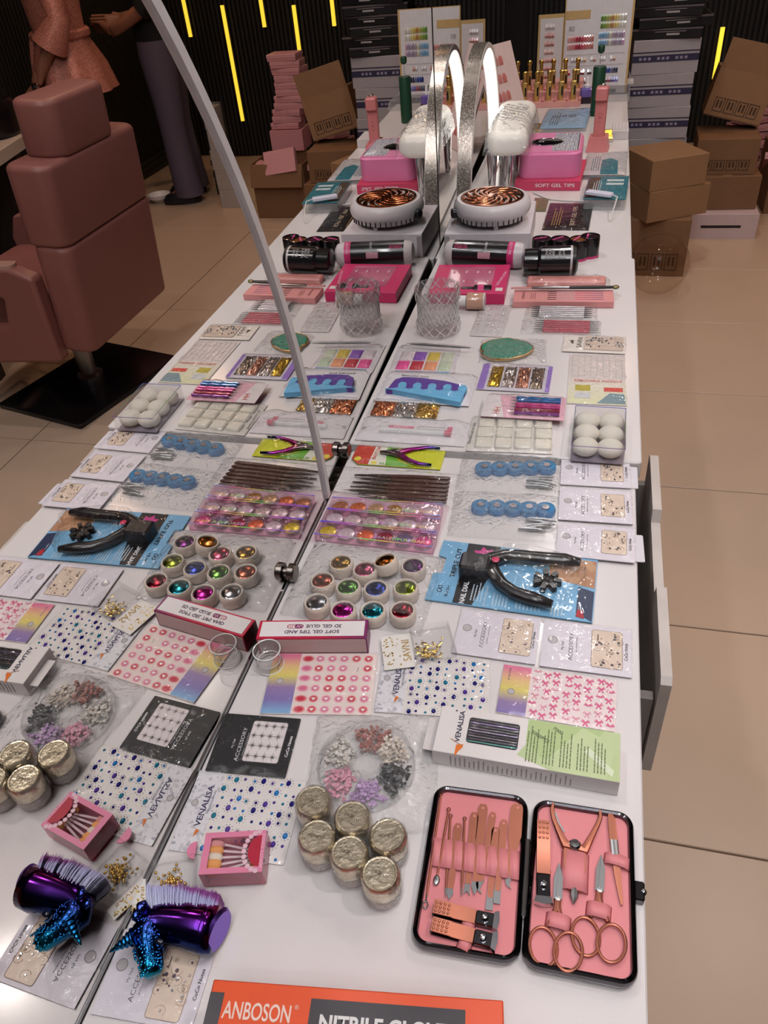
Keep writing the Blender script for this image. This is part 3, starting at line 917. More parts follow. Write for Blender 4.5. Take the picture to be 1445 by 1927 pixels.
def hole(t, x, y, z, r):
    MB().disc(x, y, z, r, 20).build('hang_hole', mt((190, 181, 182), 0.5), t)
    MB().loop(arc(x, y, r, r, 20, z=z), 0.0003, 4).build('hole_rim', mt((140, 132, 134), 0.5), t)

def coco(label, tl, tr, bl, br, z, seed, win=(0.07, 0.36, -0.30, 0.32), n=18, dark=False, stars=False, group='accessory cards'):
    t, w, h = flat('accessory_card', label, 'nail sticker card', tl, tr, bl, z, group, br)
    rnd = random.Random(seed)
    cardm = mt((34, 33, 36), 0.4) if dark else mt((224, 214, 222), 0.5, noise=0.03)
    ink = (215, 212, 214) if dark else (78, 74, 82)
    MB().slab(w, h, 0.0012, r=0.001).build('card', cardm, t)
    x0, x1, y0, y1 = win[0] * w, win[1] * w, win[2] * h, win[3] * h
    pm = mt((226, 214, 214), 0.45) if dark else mt((224, 200, 182), 0.45)
    MB().slab(x1 - x0, y1 - y0, 0.0004, r=0.0025, c=((x0 + x1) / 2, (y0 + y1) / 2, 0.0012)).build('sticker_panel', pm, t)
    MB().loop([(a, b, 0.0016) for a, b in rrect(x1 - x0, y1 - y0, 0.0025, 4, (x0 + x1) / 2, (y0 + y1) / 2)], 0.00035, 4).build('panel_edge', mt((176, 156, 146) if not dark else (140, 136, 138), 0.4), t)
    text(t, 'My Nail', -0.26 * w, -0.02 * h, 0.0014, 0.038 * w, ink, R(90))
    text(t, 'ACCESSORY', -0.17 * w, -0.02 * h, 0.0014, 0.048 * w, ink, R(90), w=0.58 * h)
    text(t, 'JEWELRY COLLECTION', -0.105 * w, -0.02 * h, 0.0014, 0.018 * w, ink, R(90), w=0.40 * h)
    text(t, 'CoCo Notes', 0.44 * w, 0.0, 0.0014, 0.038 * w, (235, 232, 234) if dark else (30, 28, 30), R(90), w=0.36 * h, bold=0.02)
    if not dark:
        hole(t, -0.38 * w, 0.08 * h, 0.0013, 0.055 * w)
    m = MB()
    if stars:
        for i in range(4):
            for j in range(4):
                x = x0 + (x1 - x0) * (i + 0.5 + 0.2 * (j % 2)) / 4.3
                y = y0 + (y1 - y0) * (j + 0.55) / 4
                for q in range(8):
                    a = q * math.pi / 4
                    r = (0.0062 if q % 2 == 0 else 0.004)
                    dx, dy = math.cos(a), math.sin(a)
                    m.k = 1
                    m.add([(x - dy * 0.0005, y + dx * 0.0005, 0.0018), (x + dy * 0.0005, y - dx * 0.0005, 0.0018), (x + dx * r, y + dy * r, 0.0017)], [(0, 1, 2)])
                gem(m, x, y, 0.0017, 0.0014, 0)
        m.build('star_studs', [STONE[0], mt((120, 112, 108), 0.3, 0.6)], t, kind='stuff')
    else:
        for q in range(n):
            x, y = rnd.uniform(x0 + 0.003, x1 - 0.003), rnd.uniform(y0 + 0.003, y1 - 0.003)
            gem(m, x, y, 0.0016, rnd.choice((0.0012, 0.0017, 0.0009)), rnd.choice((0, 0, 0, 1, 2)))
            if rnd.random() < 0.55:
                m.k = 2
                rr = rnd.uniform(0.003, 0.0052)
                a0 = rnd.uniform(0, 360)
                pts = [(x + (rr * math.cos(R(a0 + 26 * k))), y + rr * 0.8 * math.sin(R(a0 + 26 * k)), 0.0018) for k in range(9)]
                m.tube(pts, 0.0002, 4)
        m.build('rhinestones', [STONE[0], mt((130, 112, 126), 0.2, 0.5), mt((186, 164, 144), 0.5)], t, kind='stuff')
        b = MB()
        lines(b, x0 + 0.2 * (x1 - x0), y1 - 0.2 * (y1 - y0), 0.1 * (x1 - x0), 0.2 * (y1 - y0), 1, 0.0018, vert=True)
        b.build('tiny_print', mt((60, 50, 50), 0.6), t, smooth=0)
    sleeve(t, w * 1.03, h * 1.05, 0.0022, CLEAR, seed=seed, amp=0.0003, z0=0.0018)
    return t

coco('white accessory card with round pearl studs under the unicorn brush', (222, 1744), (410, 1779), (146, 1912), (362, 1935), 0.001, 3, win=(0.02, 0.36, -0.44, 0.36), n=24)
coco('black accessory card with sixteen star studs beside the mirror', (409, 1342), (567, 1354), (373, 1448), (536, 1466), 0.003, 4, win=(-0.09, 0.36, -0.3, 0.4), dark=True, stars=True)
coco('white accessory card with sparse studs left of its twin, below the nail dial', (867, 1145), (1018, 1167), (853, 1228), (1006, 1253), 0.002, 5, win=(0.05, 0.44 - 0.02, -0.36, 0.40), n=16)
coco('white accessory card with dense studs at the table edge, below the nail dial', (1022, 1167), (1188, 1187), (1017, 1253), (1188, 1278), 0.002, 6, win=(0.06, 0.40, -0.38, 0.40), n=30)
for k in range(3):
    coco(['white accessory card with coloured studs, farthest of three along the right edge', 'white accessory card, middle of three along the right edge', 'white accessory card, nearest of three along the right edge'][k],
         [(1057, 857), (1053, 919), (1051, 984)][k], [(1184, 864), (1188, 925), (1194, 995)][k], [(1054, 913), (1051, 978), (1045, 1045)][k], [(1187, 919), (1190, 988), (1194, 1061)][k], [0.002, 0.003, 0.004][k], 11 + k, n=[26, 16, 22][k], win=(0.08, 0.40, -0.32, 0.36), group='accessory cards along the right edge')
    # spare cards stacked below
for k, (px, py, lab) in enumerate([(1121, 893, 'spare white card peeking out under the coloured stud card'), (1124, 1025, 'spare white card peeking out under the nearest edge card')]):
    p = at(px + 5, py + 3, 0.0)
    o = MB().slab(0.105, 0.05, 0.0012, r=0.002).build('backing_card', mt((214, 206, 212), 0.5), None, (p.x, p.y, TZ + 0.0003), (0, 0, R(1 + k)))
    tag(o, lab, 'card')

# marble sticker sheets
def venalisa_logo(t, x, y, s, z, rot):
    m = MB()
    m.M = Matrix.Translation((x, y, z)) @ Matrix.Rotation(rot, 4, 'Z')
    m.face([(-s, 0), (0, 0), (0.12 * s, -0.55 * s), (-0.15 * s, -0.55 * s)][::-1], 0)
    m.face([(-s, 0.0), (0.0, 0.0), (0.05 * s, -0.5 * s), (-0.95 * s, -0.12 * s)], 0.0001)
    m.k = 1
    m.tube([(-0.05 * s, -0.5 * s, 0.0002), (0.45 * s, 0.5 * s, 0.0002)], 0.03 * s, 4)
    m.build('logo', [mt((228, 118, 44), 0.4), mt((210, 150, 120), 0.4)], t)

def gem_sheet(label, tl, tr, bl, br, z, seed):
    t, w, h = flat('sticker_sheet', label, 'nail stickers', tl, tr, bl, z, 'marble sticker sheets', br)
    rnd = random.Random(seed)
    MB().slab(w, h, 0.0008, r=0.001).build('sheet', mt((228, 218, 214), 0.4), t)
    hw = 0.25 * w
    MB().slab(hw, h * 0.99, 0.0005, c=(-w / 2 + hw / 2, 0, 0.0008)).build('marble_header', speckle((226, 220, 224), (172, 168, 178), 330, 0.4, 0.0, 0.8, 0.0, 0.2), t)
    text(t, 'VENALISA', -w / 2 + hw * 0.66, 0.06 * h, 0.0015, 0.055 * w, (52, 46, 84), R(90), w=0.52 * h, bold=0.02)
    text(t, 'PROFESSIONAL', -w / 2 + hw * 0.87, 0.12 * h, 0.0015, 0.02 * w, (60, 54, 90), R(90), w=0.30 * h)
    venalisa_logo(t, -w / 2 + hw * 0.66, -0.24 * h, 0.06 * w, 0.0015, R(90))
    hole(t, -w / 2 + hw * 0.28, 0.08 * h, 0.0014, 0.03 * w)
    m = MB()
    nx, ny = 9, 8
    for i in range(nx):
        for j in range(ny):
            x = -w / 2 + hw + (w - hw) * (i + 0.5 + 0.18 * rnd.uniform(-1, 1)) / nx * 0.97
            y = -h / 2 + h * (j + 0.5 + 0.2 * rnd.uniform(-1, 1)) / ny
            big = (i + 2 * j) % 3 == 0
            r = 0.0026 if big else 0.0015
            k = rnd.choice((1, 1, 2, 3, 4))
            gem(m, x, y, 0.0009, r, k, r * (1.25 if big else 1.1))
            if big or rnd.random() < 0.3:
                for q in range(9):
                    a = q * math.pi * 2 / 9
                    gem(m, x + 1.75 * r * math.cos(a), y + 1.75 * r * math.sin(a), 0.0009, 0.0006, 0, n=5)
    m.build('gem_stickers', STONE, t, kind='stuff')
    text(t, 'Ca-461', 0.44 * w, 0.05 * h, 0.0011, 0.016 * w, (40, 36, 40), R(90))
    MB().slab(0.05 * w, 0.0012, 0.0002, c=(0.28 * w, -0.47 * h, 0.0009)).build('print_mark', BLACK, t)
    sleeve(t, w * 1.03, h * 1.03, 0.003, CLEAR, seed=seed, amp=0.0005, z0=0.0012)
gem_sheet('marble sticker sheet with blue gems partly under the pink applicator box', (361, 1448), (575, 1473), (301, 1597), (534, 1630), 0.001, 21)
gem_sheet('marble sticker sheet with blue gems under the gold charm packet', (721, 1236), (925, 1241), (705, 1340), (916, 1354), 0.001, 22)

# gradient header sticker sheets
GRAD = [(0.0, (128, 176, 216)), (0.22, (132, 116, 176)), (0.42, (150, 124, 170)), (0.62, (224, 204, 108)), (0.76, (230, 190, 130)), (0.95, (226, 120, 152))]
def heart(m, x, y, z, s, rot=0.0):
    pts = []
    for k in range(14):
        a = 2 * math.pi * k / 14
        hx = 16 * math.sin(a) ** 3 / 17
        hy = (13 * math.cos(a) - 5 * math.cos(2 * a) - 2 * math.cos(3 * a) - math.cos(4 * a)) / 17
        pts.append((x + s * (hx * math.cos(rot) - hy * math.sin(rot)), y + s * (hx * math.sin(rot) + hy * math.cos(rot))))
    m.face(pts[::-1], z)

t, w, h = flat('sticker_sheet', 'nail sticker sheet of pink blush ovals with white hearts', 'nail stickers', (516, 1231), (712, 1231), (491, 1344), 0.001, None, (697, 1346))
MB().slab(w, h, 0.0008, r=0.001).build('sheet', mt((236, 214, 208), 0.4), t)
hw = 0.27 * w
MB().slab(hw, h * 0.985, 0.0004, c=(0, 0, 0)).build('gradient_header', ramp_mat(GRAD, 1, -h / 2, h / 2), t, (-w / 2 + hw / 2, 0, 0.0008))
hole(t, -w / 2 + hw * 0.42, 0.02 * h, 0.0013, 0.03 * w)
text(t, 'ART NAIL STICKER', -w / 2 + hw * 0.25, 0.32 * h, 0.0013, 0.018 * w, (60, 60, 110), R(90), w=0.22 * h)
m = MB()
hm = MB()
for j in range(6):
    for i in range(6):
        if (i, j) == (4, 1):
            continue
        x = -w / 2 + hw + (w - hw) * (i + 0.62) / 6.3
        y = h / 2 - h * (j + 0.55) / 6
        red = (i * 3 + j * 5) % 4 == 0 or (i + j) % 5 == 0
        rx, ry = ((0.0074, 0.0050) if i == 0 else (0.0056, 0.0052))
        for q, sc in enumerate((1.0, 0.86, 0.70, 0.52)):
            m.k = q + (4 if red else 0)
            m.disc(x, y, 0.0009 + 0.00006 * q, rx * sc, 16, ry * sc)
        if i > 0:
            heart(hm, x, y, 0.0012, 0.0023)
m.build('blush_print', [mt(c, 0.4, noise=0.02) for c in ((238, 196, 196), (234, 168, 180), (226, 138, 160), (216, 108, 142), (238, 186, 184), (228, 140, 144), (214, 92, 104), (202, 50, 72))], t, kind='stuff', smooth=0)
hm.build('heart_print', mt((244, 232, 230), 0.4), t, kind='stuff', smooth=0)
text(t, 'Z-X205', 0.33 * w, 0.22 * h, 0.0011, 0.012 * w, (60, 50, 56), R(80))
sleeve(t, w * 1.04, h * 1.05, 0.003, CLEAR, seed=31, amp=0.0006, z0=0.0012)

t, w, h = flat('sticker_sheet', 'nail sticker sheet of small pink ribbon bows', 'nail stickers', (948, 1251), (1162, 1282), (934, 1340), 0.001, None, (1157, 1379))
MB().slab(w, h, 0.0008, r=0.001).build('sheet', mt((234, 214, 212), 0.4), t)
hw = 0.25 * w
MB().slab(hw, h * 0.985, 0.0004, c=(0, 0, 0)).build('gradient_header', ramp_mat(GRAD, 1, -h / 2 - 0.02, h / 2), t, (-w / 2 + hw / 2, 0, 0.0008))
hole(t, -w / 2 + hw * 0.40, -0.05 * h, 0.0013, 0.03 * w)
text(t, 'ART NAIL STICKER', -w / 2 + hw * 0.25, 0.30 * h, 0.0013, 0.018 * w, (60, 60, 110), R(90), w=0.26 * h)
m = MB()
rnd = random.Random(5)
for i in range(8):
    for j in range(6):
        x = -w / 2 + hw + (w - hw) * (i + 0.6 + 0.15 * rnd.uniform(-1, 1)) / 8.2
        y = h / 2 - h * (j + 0.5 + 0.25 * (i % 2) - 0.1) / 6.1
        s = 0.0042
        m.k = rnd.choice((0, 0, 1))
        th = 0.0007 if m.k == 0 else 0.00045
        for sg in (-1, 1):
            m.tube([(x, y, 0.0011), (x + sg * s * 0.7, y + s * 0.75, 0.0011), (x + sg * s * 0.95, y + s * 0.25, 0.0011), (x, y, 0.0011)], th, 4, flat=0.3)
            if (i + j) % 4:
                m.tube([(x, y, 0.0011), (x + sg * s * 0.3, y - s * 0.5, 0.0011), (x + sg * s * 0.55, y - s, 0.0011)], th, 4, flat=0.3)
m.build('bow_print', [mt((222, 96, 140), 0.4), mt((228, 140, 166), 0.4)], t, kind='stuff')
sleeve(t, w * 1.03, h * 1.05, 0.003, CLEAR, seed=33, amp=0.0006, z0=0.0012)

# ---------------------------------------------------------------- glove box
t, w, h = flat('glove_box', 'orange and black box of nitrile gloves at the bottom edge', 'box', (402, 1842), (947, 1882), (366, 1990), 0.055)
t.location.z = TZ
h = w * 0.5
t.location.x += math.sin(t.rotation_euler[2]) * 0
c0 = at(402, 1842, 0.055)
c1 = at(947, 1882, 0.055)
dv = (c1 - c0).normalized()
nv = Vector((dv.y, -dv.x, 0))
w = (c1 - c0).length
ctr = (c0 + c1) / 2 + nv * h / 2
t.location = (ctr.x, ctr.y, TZ)
t.rotation_euler[2] = math.atan2(dv.y, dv.x)
ORANGE = mt((226, 84, 42), 0.4, noise=0.03)
GREYBLK = mt((56, 50, 54), 0.4)
MB().slab(w, h, 0.055, r=0.001, ch=0.001).build('carton', ORANGE, t)
zt_ = 0.0553
b = MB()
b.face(rrect(w * 0.05, h * 0.92, cx=-w / 2 + w * 0.026, cy=-h * 0.04), zt_)
b.build('side_band', GREYBLK, t)
MB().face(rrect(w * 0.52, h * 0.62, cx=w * 0.115, cy=h * 0.115), zt_).build('title_panel', GREYBLK, t)
text(t, 'ANBOSON', -w * 0.325, h * 0.32, zt_ + 0.0003, 0.011, (238, 206, 194), w=w * 0.235, bold=0.015)
text(t, '®', -w * 0.19, h * 0.365, zt_ + 0.0003, 0.003, (238, 206, 194))
text(t, 'NITRILE GLOVES', w * 0.12, h * 0.285, zt_ + 0.0004, 0.0105, (216, 210, 208), w=w * 0.455, bold=0.035)
text(t, 'POWDER FREE', w * -0.02, h * 0.17, zt_ + 0.0004, 0.006, (190, 184, 182), w=w * 0.2)
text(t, 'DISPOSABLE', -w * 0.35, h * 0.13, zt_ + 0.0003, 0.005, (90, 40, 30), w=w * 0.15, bold=0.02)

# ---------------------------------------------------------------- manicure kit
KITPINK = mt((222, 132, 136), 0.55, noise=0.05, bump=0.05)
kit = thing('manicure_case', 'open pink-lined manicure case with dark chrome frame', 'case', (at(989, 1660).x, at(989, 1660).y, TZ + 0.0005))
def half(tl, tr, bl, br):
    c = [at(*q, 0.010) for q in (tl, tr, br, bl)]
    ctr = sum(c, Vector()) / 4
    u = ((c[1] - c[0]) + (c[2] - c[3])) / 2
    v = ((c[0] - c[3]) + (c[1] - c[2])) / 2
    return ctr, u.length, v.length, math.atan2(u.y, u.x)
for q in (((818, 1475), (994, 1500), (771, 1779), (979, 1815)), ((1001, 1500), (1190, 1533), (984, 1819), (1204, 1860))):
    ctr, w, h, a = half(*q)
    lo = (ctr.x - kit.location[0], ctr.y - kit.location[1], 0)
    MB().slab(w - 0.006, h - 0.006, 0.006, r=0.008, n=6).build('shell', BLACK, kit, lo, (0, 0, a))
    MB().slab(w - 0.008, h - 0.008, 0.0015, r=0.008, c=(0, 0, 0.006), n=6).build('lining', KITPINK, kit, lo, (0, 0, a))
    pr = rrect(w - 0.005, h - 0.005, 0.011, 8)
    MB().loop([(x, y, 0.0065) for x, y in pr], 0.0029, 10, flat=1.9).build('frame', GUN, kit, lo, (0, 0, a))
hp = [at(x, y, 0.008) - Vector((kit.location[0], kit.location[1], kit.location[2])) for x, y in ((996, 1530), (982, 1790))]
MB().tube([hp[0].lerp(hp[1], 0.22), hp[0].lerp(hp[1], 0.78)], 0.0026, 10).build('hinge', CHROME, kit)
lp = at(1203, 1678, 0.006)
b = MB().slab(0.008, 0.016, 0.008, r=0.002, ch=0.001)
b.ball((0.003, 0.0, 0.006), 0.003, 8, 5)
b.build('latch', GUN, kit, (lp.x - kit.location[0], lp.y - kit.location[1], 0.0))

def A(x, y, z=0.009):
    """manicure case close-up pixel -> world point"""
    return at(740 + x / 2.89, 1440 + y / 2.89, z)
# elastic band over the sticks
band = MB()
pts = []
for k in range(25):
    u = k / 24
    p = A(205 + (690 - 205) * u, 465 + (545 - 465) * u, 0.0098 + 0.0022 * abs(math.sin(u * math.pi * 8)))
    pts.append(p - kit.location)
vs = []
d = (A(200, 500) - A(205, 430)).normalized() * 0.0125
for p in pts:
    vs += [tuple(p - d), tuple(p + d)]
band.add(vs, [(2 * i, 2 * i + 1, 2 * i + 3, 2 * i + 2) for i in range(24)])
o = band.build('elastic_band', KITPINK, kit, smooth=80)
so = o.modifiers.new('thick', 'SOLIDIFY')
so.thickness = 0.0008
def strap(x, y, w, h, ang, zz=0.0135):
    p = A(x, y, 0.008) - kit.location
    m = MB().grid(lambda u, v: ((u - 0.5) * w, (v - 0.5) * h, zz - 0.008 - 0.005 * abs(2 * u - 1) ** 4), 12, 1)
    o = m.build('strap', KITPINK, kit, (p.x, p.y, p.z), (0, 0, ang), smooth=80)
    s = o.modifiers.new('thick', 'SOLIDIFY')
    s.thickness = 0.0007
for q in ((1215, 530, 0.022, 0.010, R(-8)), (985, 585, 0.023, 0.033, R(0)), (895, 860, 0.020, 0.012, R(-4)), (1115, 800, 0.020, 0.012, R(-4)), (410, 865, 0.012, 0.012, R(-12)), (390, 975, 0.012, 0.012, R(-12)), (815, 600, 0.012, 0.010, R(0))):
    strap(*q)

def tool(label, name, build, cat='manicure tool', group='tools in the manicure case'):
    o = build()
    return o
def stick(label, p0, p1, r=0.0012, flatw=None, tip='loop', m=ROSE):
    a, b = A(*p0), A(*p1)
    t = thing('manicure_tool', label, 'manicure tool', ((a.x + b.x) / 2, (a.y + b.y) / 2, a.z), math.atan2((b - a).y, (b - a).x), 'tools in the manicure case')
    n = (b - a).length / 2
    mb = MB()
    if flatw:
        prof = [(-n, 0.6), (-n * 0.9, 1.0), (-n * 0.2, 0.9), (n * 0.1, 0.55), (n * 0.35, 0.75), (n * 0.72, 0.6)]
        poly = [(x, flatw * k / 2) for x, k in prof] + [(x, -flatw * k / 2) for x, k in reversed(prof)]
        mb.prism(poly, 0, 0.0014)
    else:
        mb.tube([(-n * 0.95, 0, 0.001), (-n * 0.6, 0, 0.001), (n * 0.6, 0, 0.001), (n * 0.8, 0, 0.001)], [r * 0.8, r, r, r * 0.7], 8)
    mb.build('shaft', m, t)
    tp = MB()
    if tip == 'loop':
        tp.loop(arc(n * 0.95, 0, 0.0028, 0.0022, 14, z=0.001), 0.0006, 6)
        tp.tube([(n * 0.78, 0, 0.001), (n * 0.9, 0, 0.001)], r * 0.6, 6)
    elif tip == 'spoon':
        tp.ball((n * 0.92, 0, 0.001), 0.0028, 10, 6, (1.6, 1, 0.35))
        tp.tube([(n * 0.76, 0, 0.001), (n * 0.88, 0, 0.001)], r * 0.7, 6)
    elif tip == 'blade':
        tp.prism([(n * 0.66, -0.002), (n * 0.82, -0.0034), (n, 0.0), (n * 0.84, 0.0028), (n * 0.66, 0.002)], 0.0002, 0.001)
    elif tip == 'fork':
        tp.prism([(n * 0.7, -0.0018), (n * 0.98, -0.0028), (n * 0.88, 0), (n * 0.98, 0.0028), (n * 0.7, 0.0018)], 0.0002, 0.001)
    elif tip == 'file':
        tp.prism([(n * 0.5, -flatw * 0.36), (n, -flatw * 0.44), (n, flatw * 0.44), (n * 0.5, flatw * 0.36)], 0.0001, 0.0011)
    elif tip == 'hook':
        tp.prism([(n * 0.66, -0.003), (n * 0.80, -0.0038), (n * 0.93, -0.002), (n, 0.0025), (n * 0.9, 0.0005), (n * 0.8, 0.0012), (n * 0.66, 0.003)], 0.0002, 0.001)
    else:
        tp.tube([(n * 0.78, 0, 0.001), (n, 0, 0.001)], [r * 0.8, 0.0002], 8)
    tp.build('tip', STEEL, t)
    if flatw:
        MB().disc(-n * 0.9, 0, 0.0016, 0.0012, 10).build('end_hole', KITPINK, t)
    else:
        MB().loop(arc(-n * 0.98, 0, 0.0018, 0.0014, 12, z=0.001), 0.0005, 5).build('end_ring', m, t)
    return t
STK = [('rose gold ear pick with loop tip, leftmost in the case', (262, 150), (172, 780), None, 'loop'), ('short rose gold ear pick with spoon tip', (302, 240), (232, 645), None, 'spoon'), ('thin rose gold needle beside the short ear pick', (312, 275), (283, 725), None, 'point'),
       ('rose gold spatula with slim steel blade', (355, 320), (303, 735), 0.0075, 'blade'), ('plain rose gold rod in the middle of the elastic', (388, 290), (370, 720), None, 'point'), ('rose gold cuticle fork', (443, 260), (397, 715), 0.0075, 'fork'),
       ('broad rose gold cuticle pusher with leaf blade', (490, 215), (440, 710), 0.0085, 'blade'), ('rose gold strip with curved steel tip', (543, 260), (465, 700), 0.0062, 'hook'), ('rose gold strip with long flat steel end', (558, 340), (520, 790), 0.007, 'file'),
       ('rose gold strip with square steel end', (603, 300), (560, 755), 0.007, 'file'), ('rose gold nail file with hooked steel knife end', (680, 215), (625, 675), 0.0125, 'hook')]
for lab, a, b, fw, tip in STK:
    stick(lab, a, b, 0.0011, fw, tip)

def clipper(label, p0, p1):
    a, b = A(*p0), A(*p1)
    L_ = (b - a).length
    t = thing('nail_clipper', label, 'nail clipper', (a.x, a.y, TZ + 0.0085), math.atan2((b - a).y, (b - a).x), 'nail clippers in the manicure case')
    MB().slab(L_, 0.0115, 0.002, r=0.002, c=(L_ / 2, 0, 0)).build('lower_arm', GUN, t)
    lv = MB()
    lv.loft([[(x, -0.0055, z0), (x, 0.0055, z0), (x, 0.0055, z0 + 0.0015), (x, -0.0055, z0 + 0.0015)] for x, z0 in ((0.001, 0.0068), (L_ * 0.3, 0.0062), (L_ * 0.34, 0.005), (L_ * 0.66, 0.0045))])
    lv.build('lever', ROSE, t)
    d = MB()
    for i in range(4):
        for j in range(3):
            d.ball((0.003 + i * L_ * 0.065, (j - 1) * 0.0032, 0.0085 - i * 0.0001), 0.0012, 6, 4, (1, 1, 0.6))
    d.build('grip_dots', ROSE, t, kind='stuff')
    MB().slab(L_ * 0.34, 0.0112, 0.0035, r=0.002, c=(L_ * 0.83, 0, 0.0025), ch=0.0008).build('jaw_block', GUN, t)
    j = MB()
    j.prism([(L_ * 0.93, -0.006), (L_ * 1.0, -0.0075), (L_ * 1.02, 0.0), (L_ * 1.0, 0.0075), (L_ * 0.93, 0.006)], 0.001, 0.0075)
    j.build('cutting_jaw', CHROME, t)
    MB().lathe([(0.0028, 0), (0.0028, 0.008), (0.002, 0.0095), (0.0003, 0.0098)], 14).build('pivot', CHROME, t, (L_ * 0.8, 0, 0.001))
clipper('rose gold nail clipper, upper of two lying under the sticks', (215, 785), (570, 865))
clipper('rose gold nail clipper, lowest in the left case half', (205, 880), (560, 975))
clipper('upright rose gold nail clipper beside the cuticle nipper', (815, 318), (815, 765))

a = A(985, 445)
t = thing('cuticle_nipper', 'rose gold cuticle nipper with splayed handles', 'nipper', (a.x, a.y, TZ + 0.0085))
def Q(x, y, z=0.0115):
    return A(x, y) - a + Vector((0, 0, z - 0.0085))
for sg, pl in ((-1, [(985, 445), (935, 440), (905, 380), (872, 300), (862, 250), (870, 210)]), (1, [(985, 445), (1040, 470), (1075, 400), (1110, 330), (1125, 290), (1122, 250)])):
    MB().tube([Q(*p) for p in pl], [0.0055, 0.0042, 0.0026, 0.002, 0.0018, 0.0012], 8, flat=0.7).build('handle', ROSE, t)
MB().tube([Q(880, 265), Q(900, 320), Q(930, 370)], 0.0008, 6, flat=0.4).build('spring', STEEL, t)
MB().loft([[(x * 1.0 + q.x, q.y, z + q.z) for x, z in ((-wd, 0), (wd, 0), (wd, 0.004), (-wd, 0.004))] for q, wd in ((Q(985, 440, 0.0085), 0.009), (Q(985, 560, 0.0085), 0.009), (Q(983, 690, 0.0085), 0.005))]).build('jaw_body', ROSE, t)
MB().tube([Q(983, 680, 0.0105), Q(982, 720, 0.0105), Q(980, 758, 0.0105)], [0.0036, 0.0034, 0.0006], 8).build('jaw_tip', STEEL, t)
MB().lathe([(0.0048, 0.0), (0.0048, 0.0045), (0.0036, 0.006), (0.0003, 0.0064)], 18).build('pivot', CHROME, t, tuple(Q(985, 447, 0.0105)))

a = A(1205, 510)
b_ = A(1240, 770)
t = thing('tweezers', 'rose gold tweezers at the right of the case', 'tweezers', (a.x, a.y, TZ + 0.0088))
p = [A(*q) - a for q in ((1175, 255), (1185, 300), (1205, 500), (1225, 650), (1242, 765))]
for dz in (0.0, 0.0022):
    MB().tube([Vector((q.x, q.y, 0.001 + dz * (1 if k in (1, 2) else 0.4))) for k, q in enumerate(p)], [0.0012, 0.0036, 0.0038, 0.0026, 0.0010], 6, flat=0.25).build('arm', ROSE, t)
MB().tube([Vector((p[1].x, p[1].y, 0.0042)).lerp(Vector((p[2].x, p[2].y, 0.0042)), f) for f in (0.6, 1.0)], 0.0032, 8, flat=0.2).build('ribbed_grip', STEEL, t)

def scissors(label, tip, piv, l1, l2):
    a = A(*piv)
    t = thing('nail_scissors', label, 'scissors', (a.x, a.y, TZ + 0.0088), 0, 'scissors in the manicure case')
    tp = A(*tip) - a
    sd = Vector((-tp.y, tp.x, 0)).normalized()
    for k, lc in enumerate((l1, l2)):
        c = A(*lc) - a
        sg = 1 if k == 0 else -1
        m = MB()
        m.prism([tuple((tp * 1.0)[:2]), tuple((tp * 0.6 + sd * 0.0035 * sg)[:2]), tuple((sd * 0.0035 * sg)[:2]), tuple((-sd * 0.0012 * sg)[:2])][::(1 if sg < 0 else -1)], 0.001 + 0.0012 * k, 0.0022 + 0.0012 * k)
        m.build('blade', STEEL, t)
        h = MB()
        dr = c.normalized()
        h.tube([Vector((0, 0, 0.002)), Vector((*(-tp * 0.25 + sd * sg * 0.001)[:2], 0.002)), Vector((c.x, c.y, 0.002)) + Vector((-c.x * 0.3 + tp.x * 0.13, -c.y * 0.3 + tp.y * 0.13, 0))], [0.0028, 0.0022, 0.0018], 8)
        n = 26
        ang = math.atan2(tp.y, tp.x)
        ring = []
        for q in range(n):
            al = 2 * math.pi * q / n
            ex, ey = 0.0142 * math.cos(al), 0.0105 * math.sin(al)
            ring.append((c.x + ex * math.cos(ang + sg * 0.15) - ey * math.sin(ang + sg * 0.15), c.y + ex * math.sin(ang + sg * 0.15) + ey * math.cos(ang + sg * 0.15), 0.002 + 0.001 * k))
        h.loop(ring, 0.0013, 8)
        h.build('handle', ROSE, t)
    MB().lathe([(0.0022, 0), (0.0022, 0.0045), (0.0003, 0.005)], 12).build('pivot', STEEL, t)
scissors('rose gold scissors with blunt tip, left pair in the case', (900, 535), (893, 735), (815, 990), (950, 1020))
scissors('rose gold scissors with pointed tip, right pair in the case', (1130, 490), (1120, 690), (1045, 935), (1185, 975))

# ---------------------------------------------------------------- unicorn brush
UNI = ramp_mat([(0.0, (30, 150, 165)), (0.3, (20, 70, 120)), (0.55, (28, 30, 80)), (0.75, (80, 24, 110)), (1.0, (170, 40, 110))], 1, -0.045, 0.030, 0.14, 1.0)
UNISC = ramp_mat([(0.0, (30, 150, 175)), (0.4, (30, 90, 160)), (0.8, (60, 50, 140)), (1.0, (120, 50, 150))], 1, -0.045, 0.024, 0.15, 1.0)
a = at(330, 1755, 0.02)
un = thing('unicorn_brush', 'iridescent chrome unicorn head brush with lilac and purple bristles', 'brush', (a.x, a.y, TZ + 0.0045), R(-6))
def U(px, py, z=0.02):
    return L(un, px, py, z)
nk = [U(407, 1752), U(385, 1750), U(345, 1742), U(312, 1738), U(292, 1742), U(280, 1758), U(281, 1780), U(285, 1805), U(288, 1826), U(290, 1838)]
for q in nk:
    q.z = 0.0175
MB().tube(nk, [0.0178, 0.0184, 0.0168, 0.0152, 0.0150, 0.0140, 0.0118, 0.0098, 0.0090, 0.0055], 28).build('head', UNI, un, smooth=180)
e = U(409, 1752)
m = MB()
m.tube([Vector((e.x, e.y, 0.0175)), Vector((e.x + 0.003, e.y - 0.0002, 0.0175))], [0.0176, 0.0155], 28)
m.build('end_cap', mt((112, 76, 180), 0.25, 1.0), un)
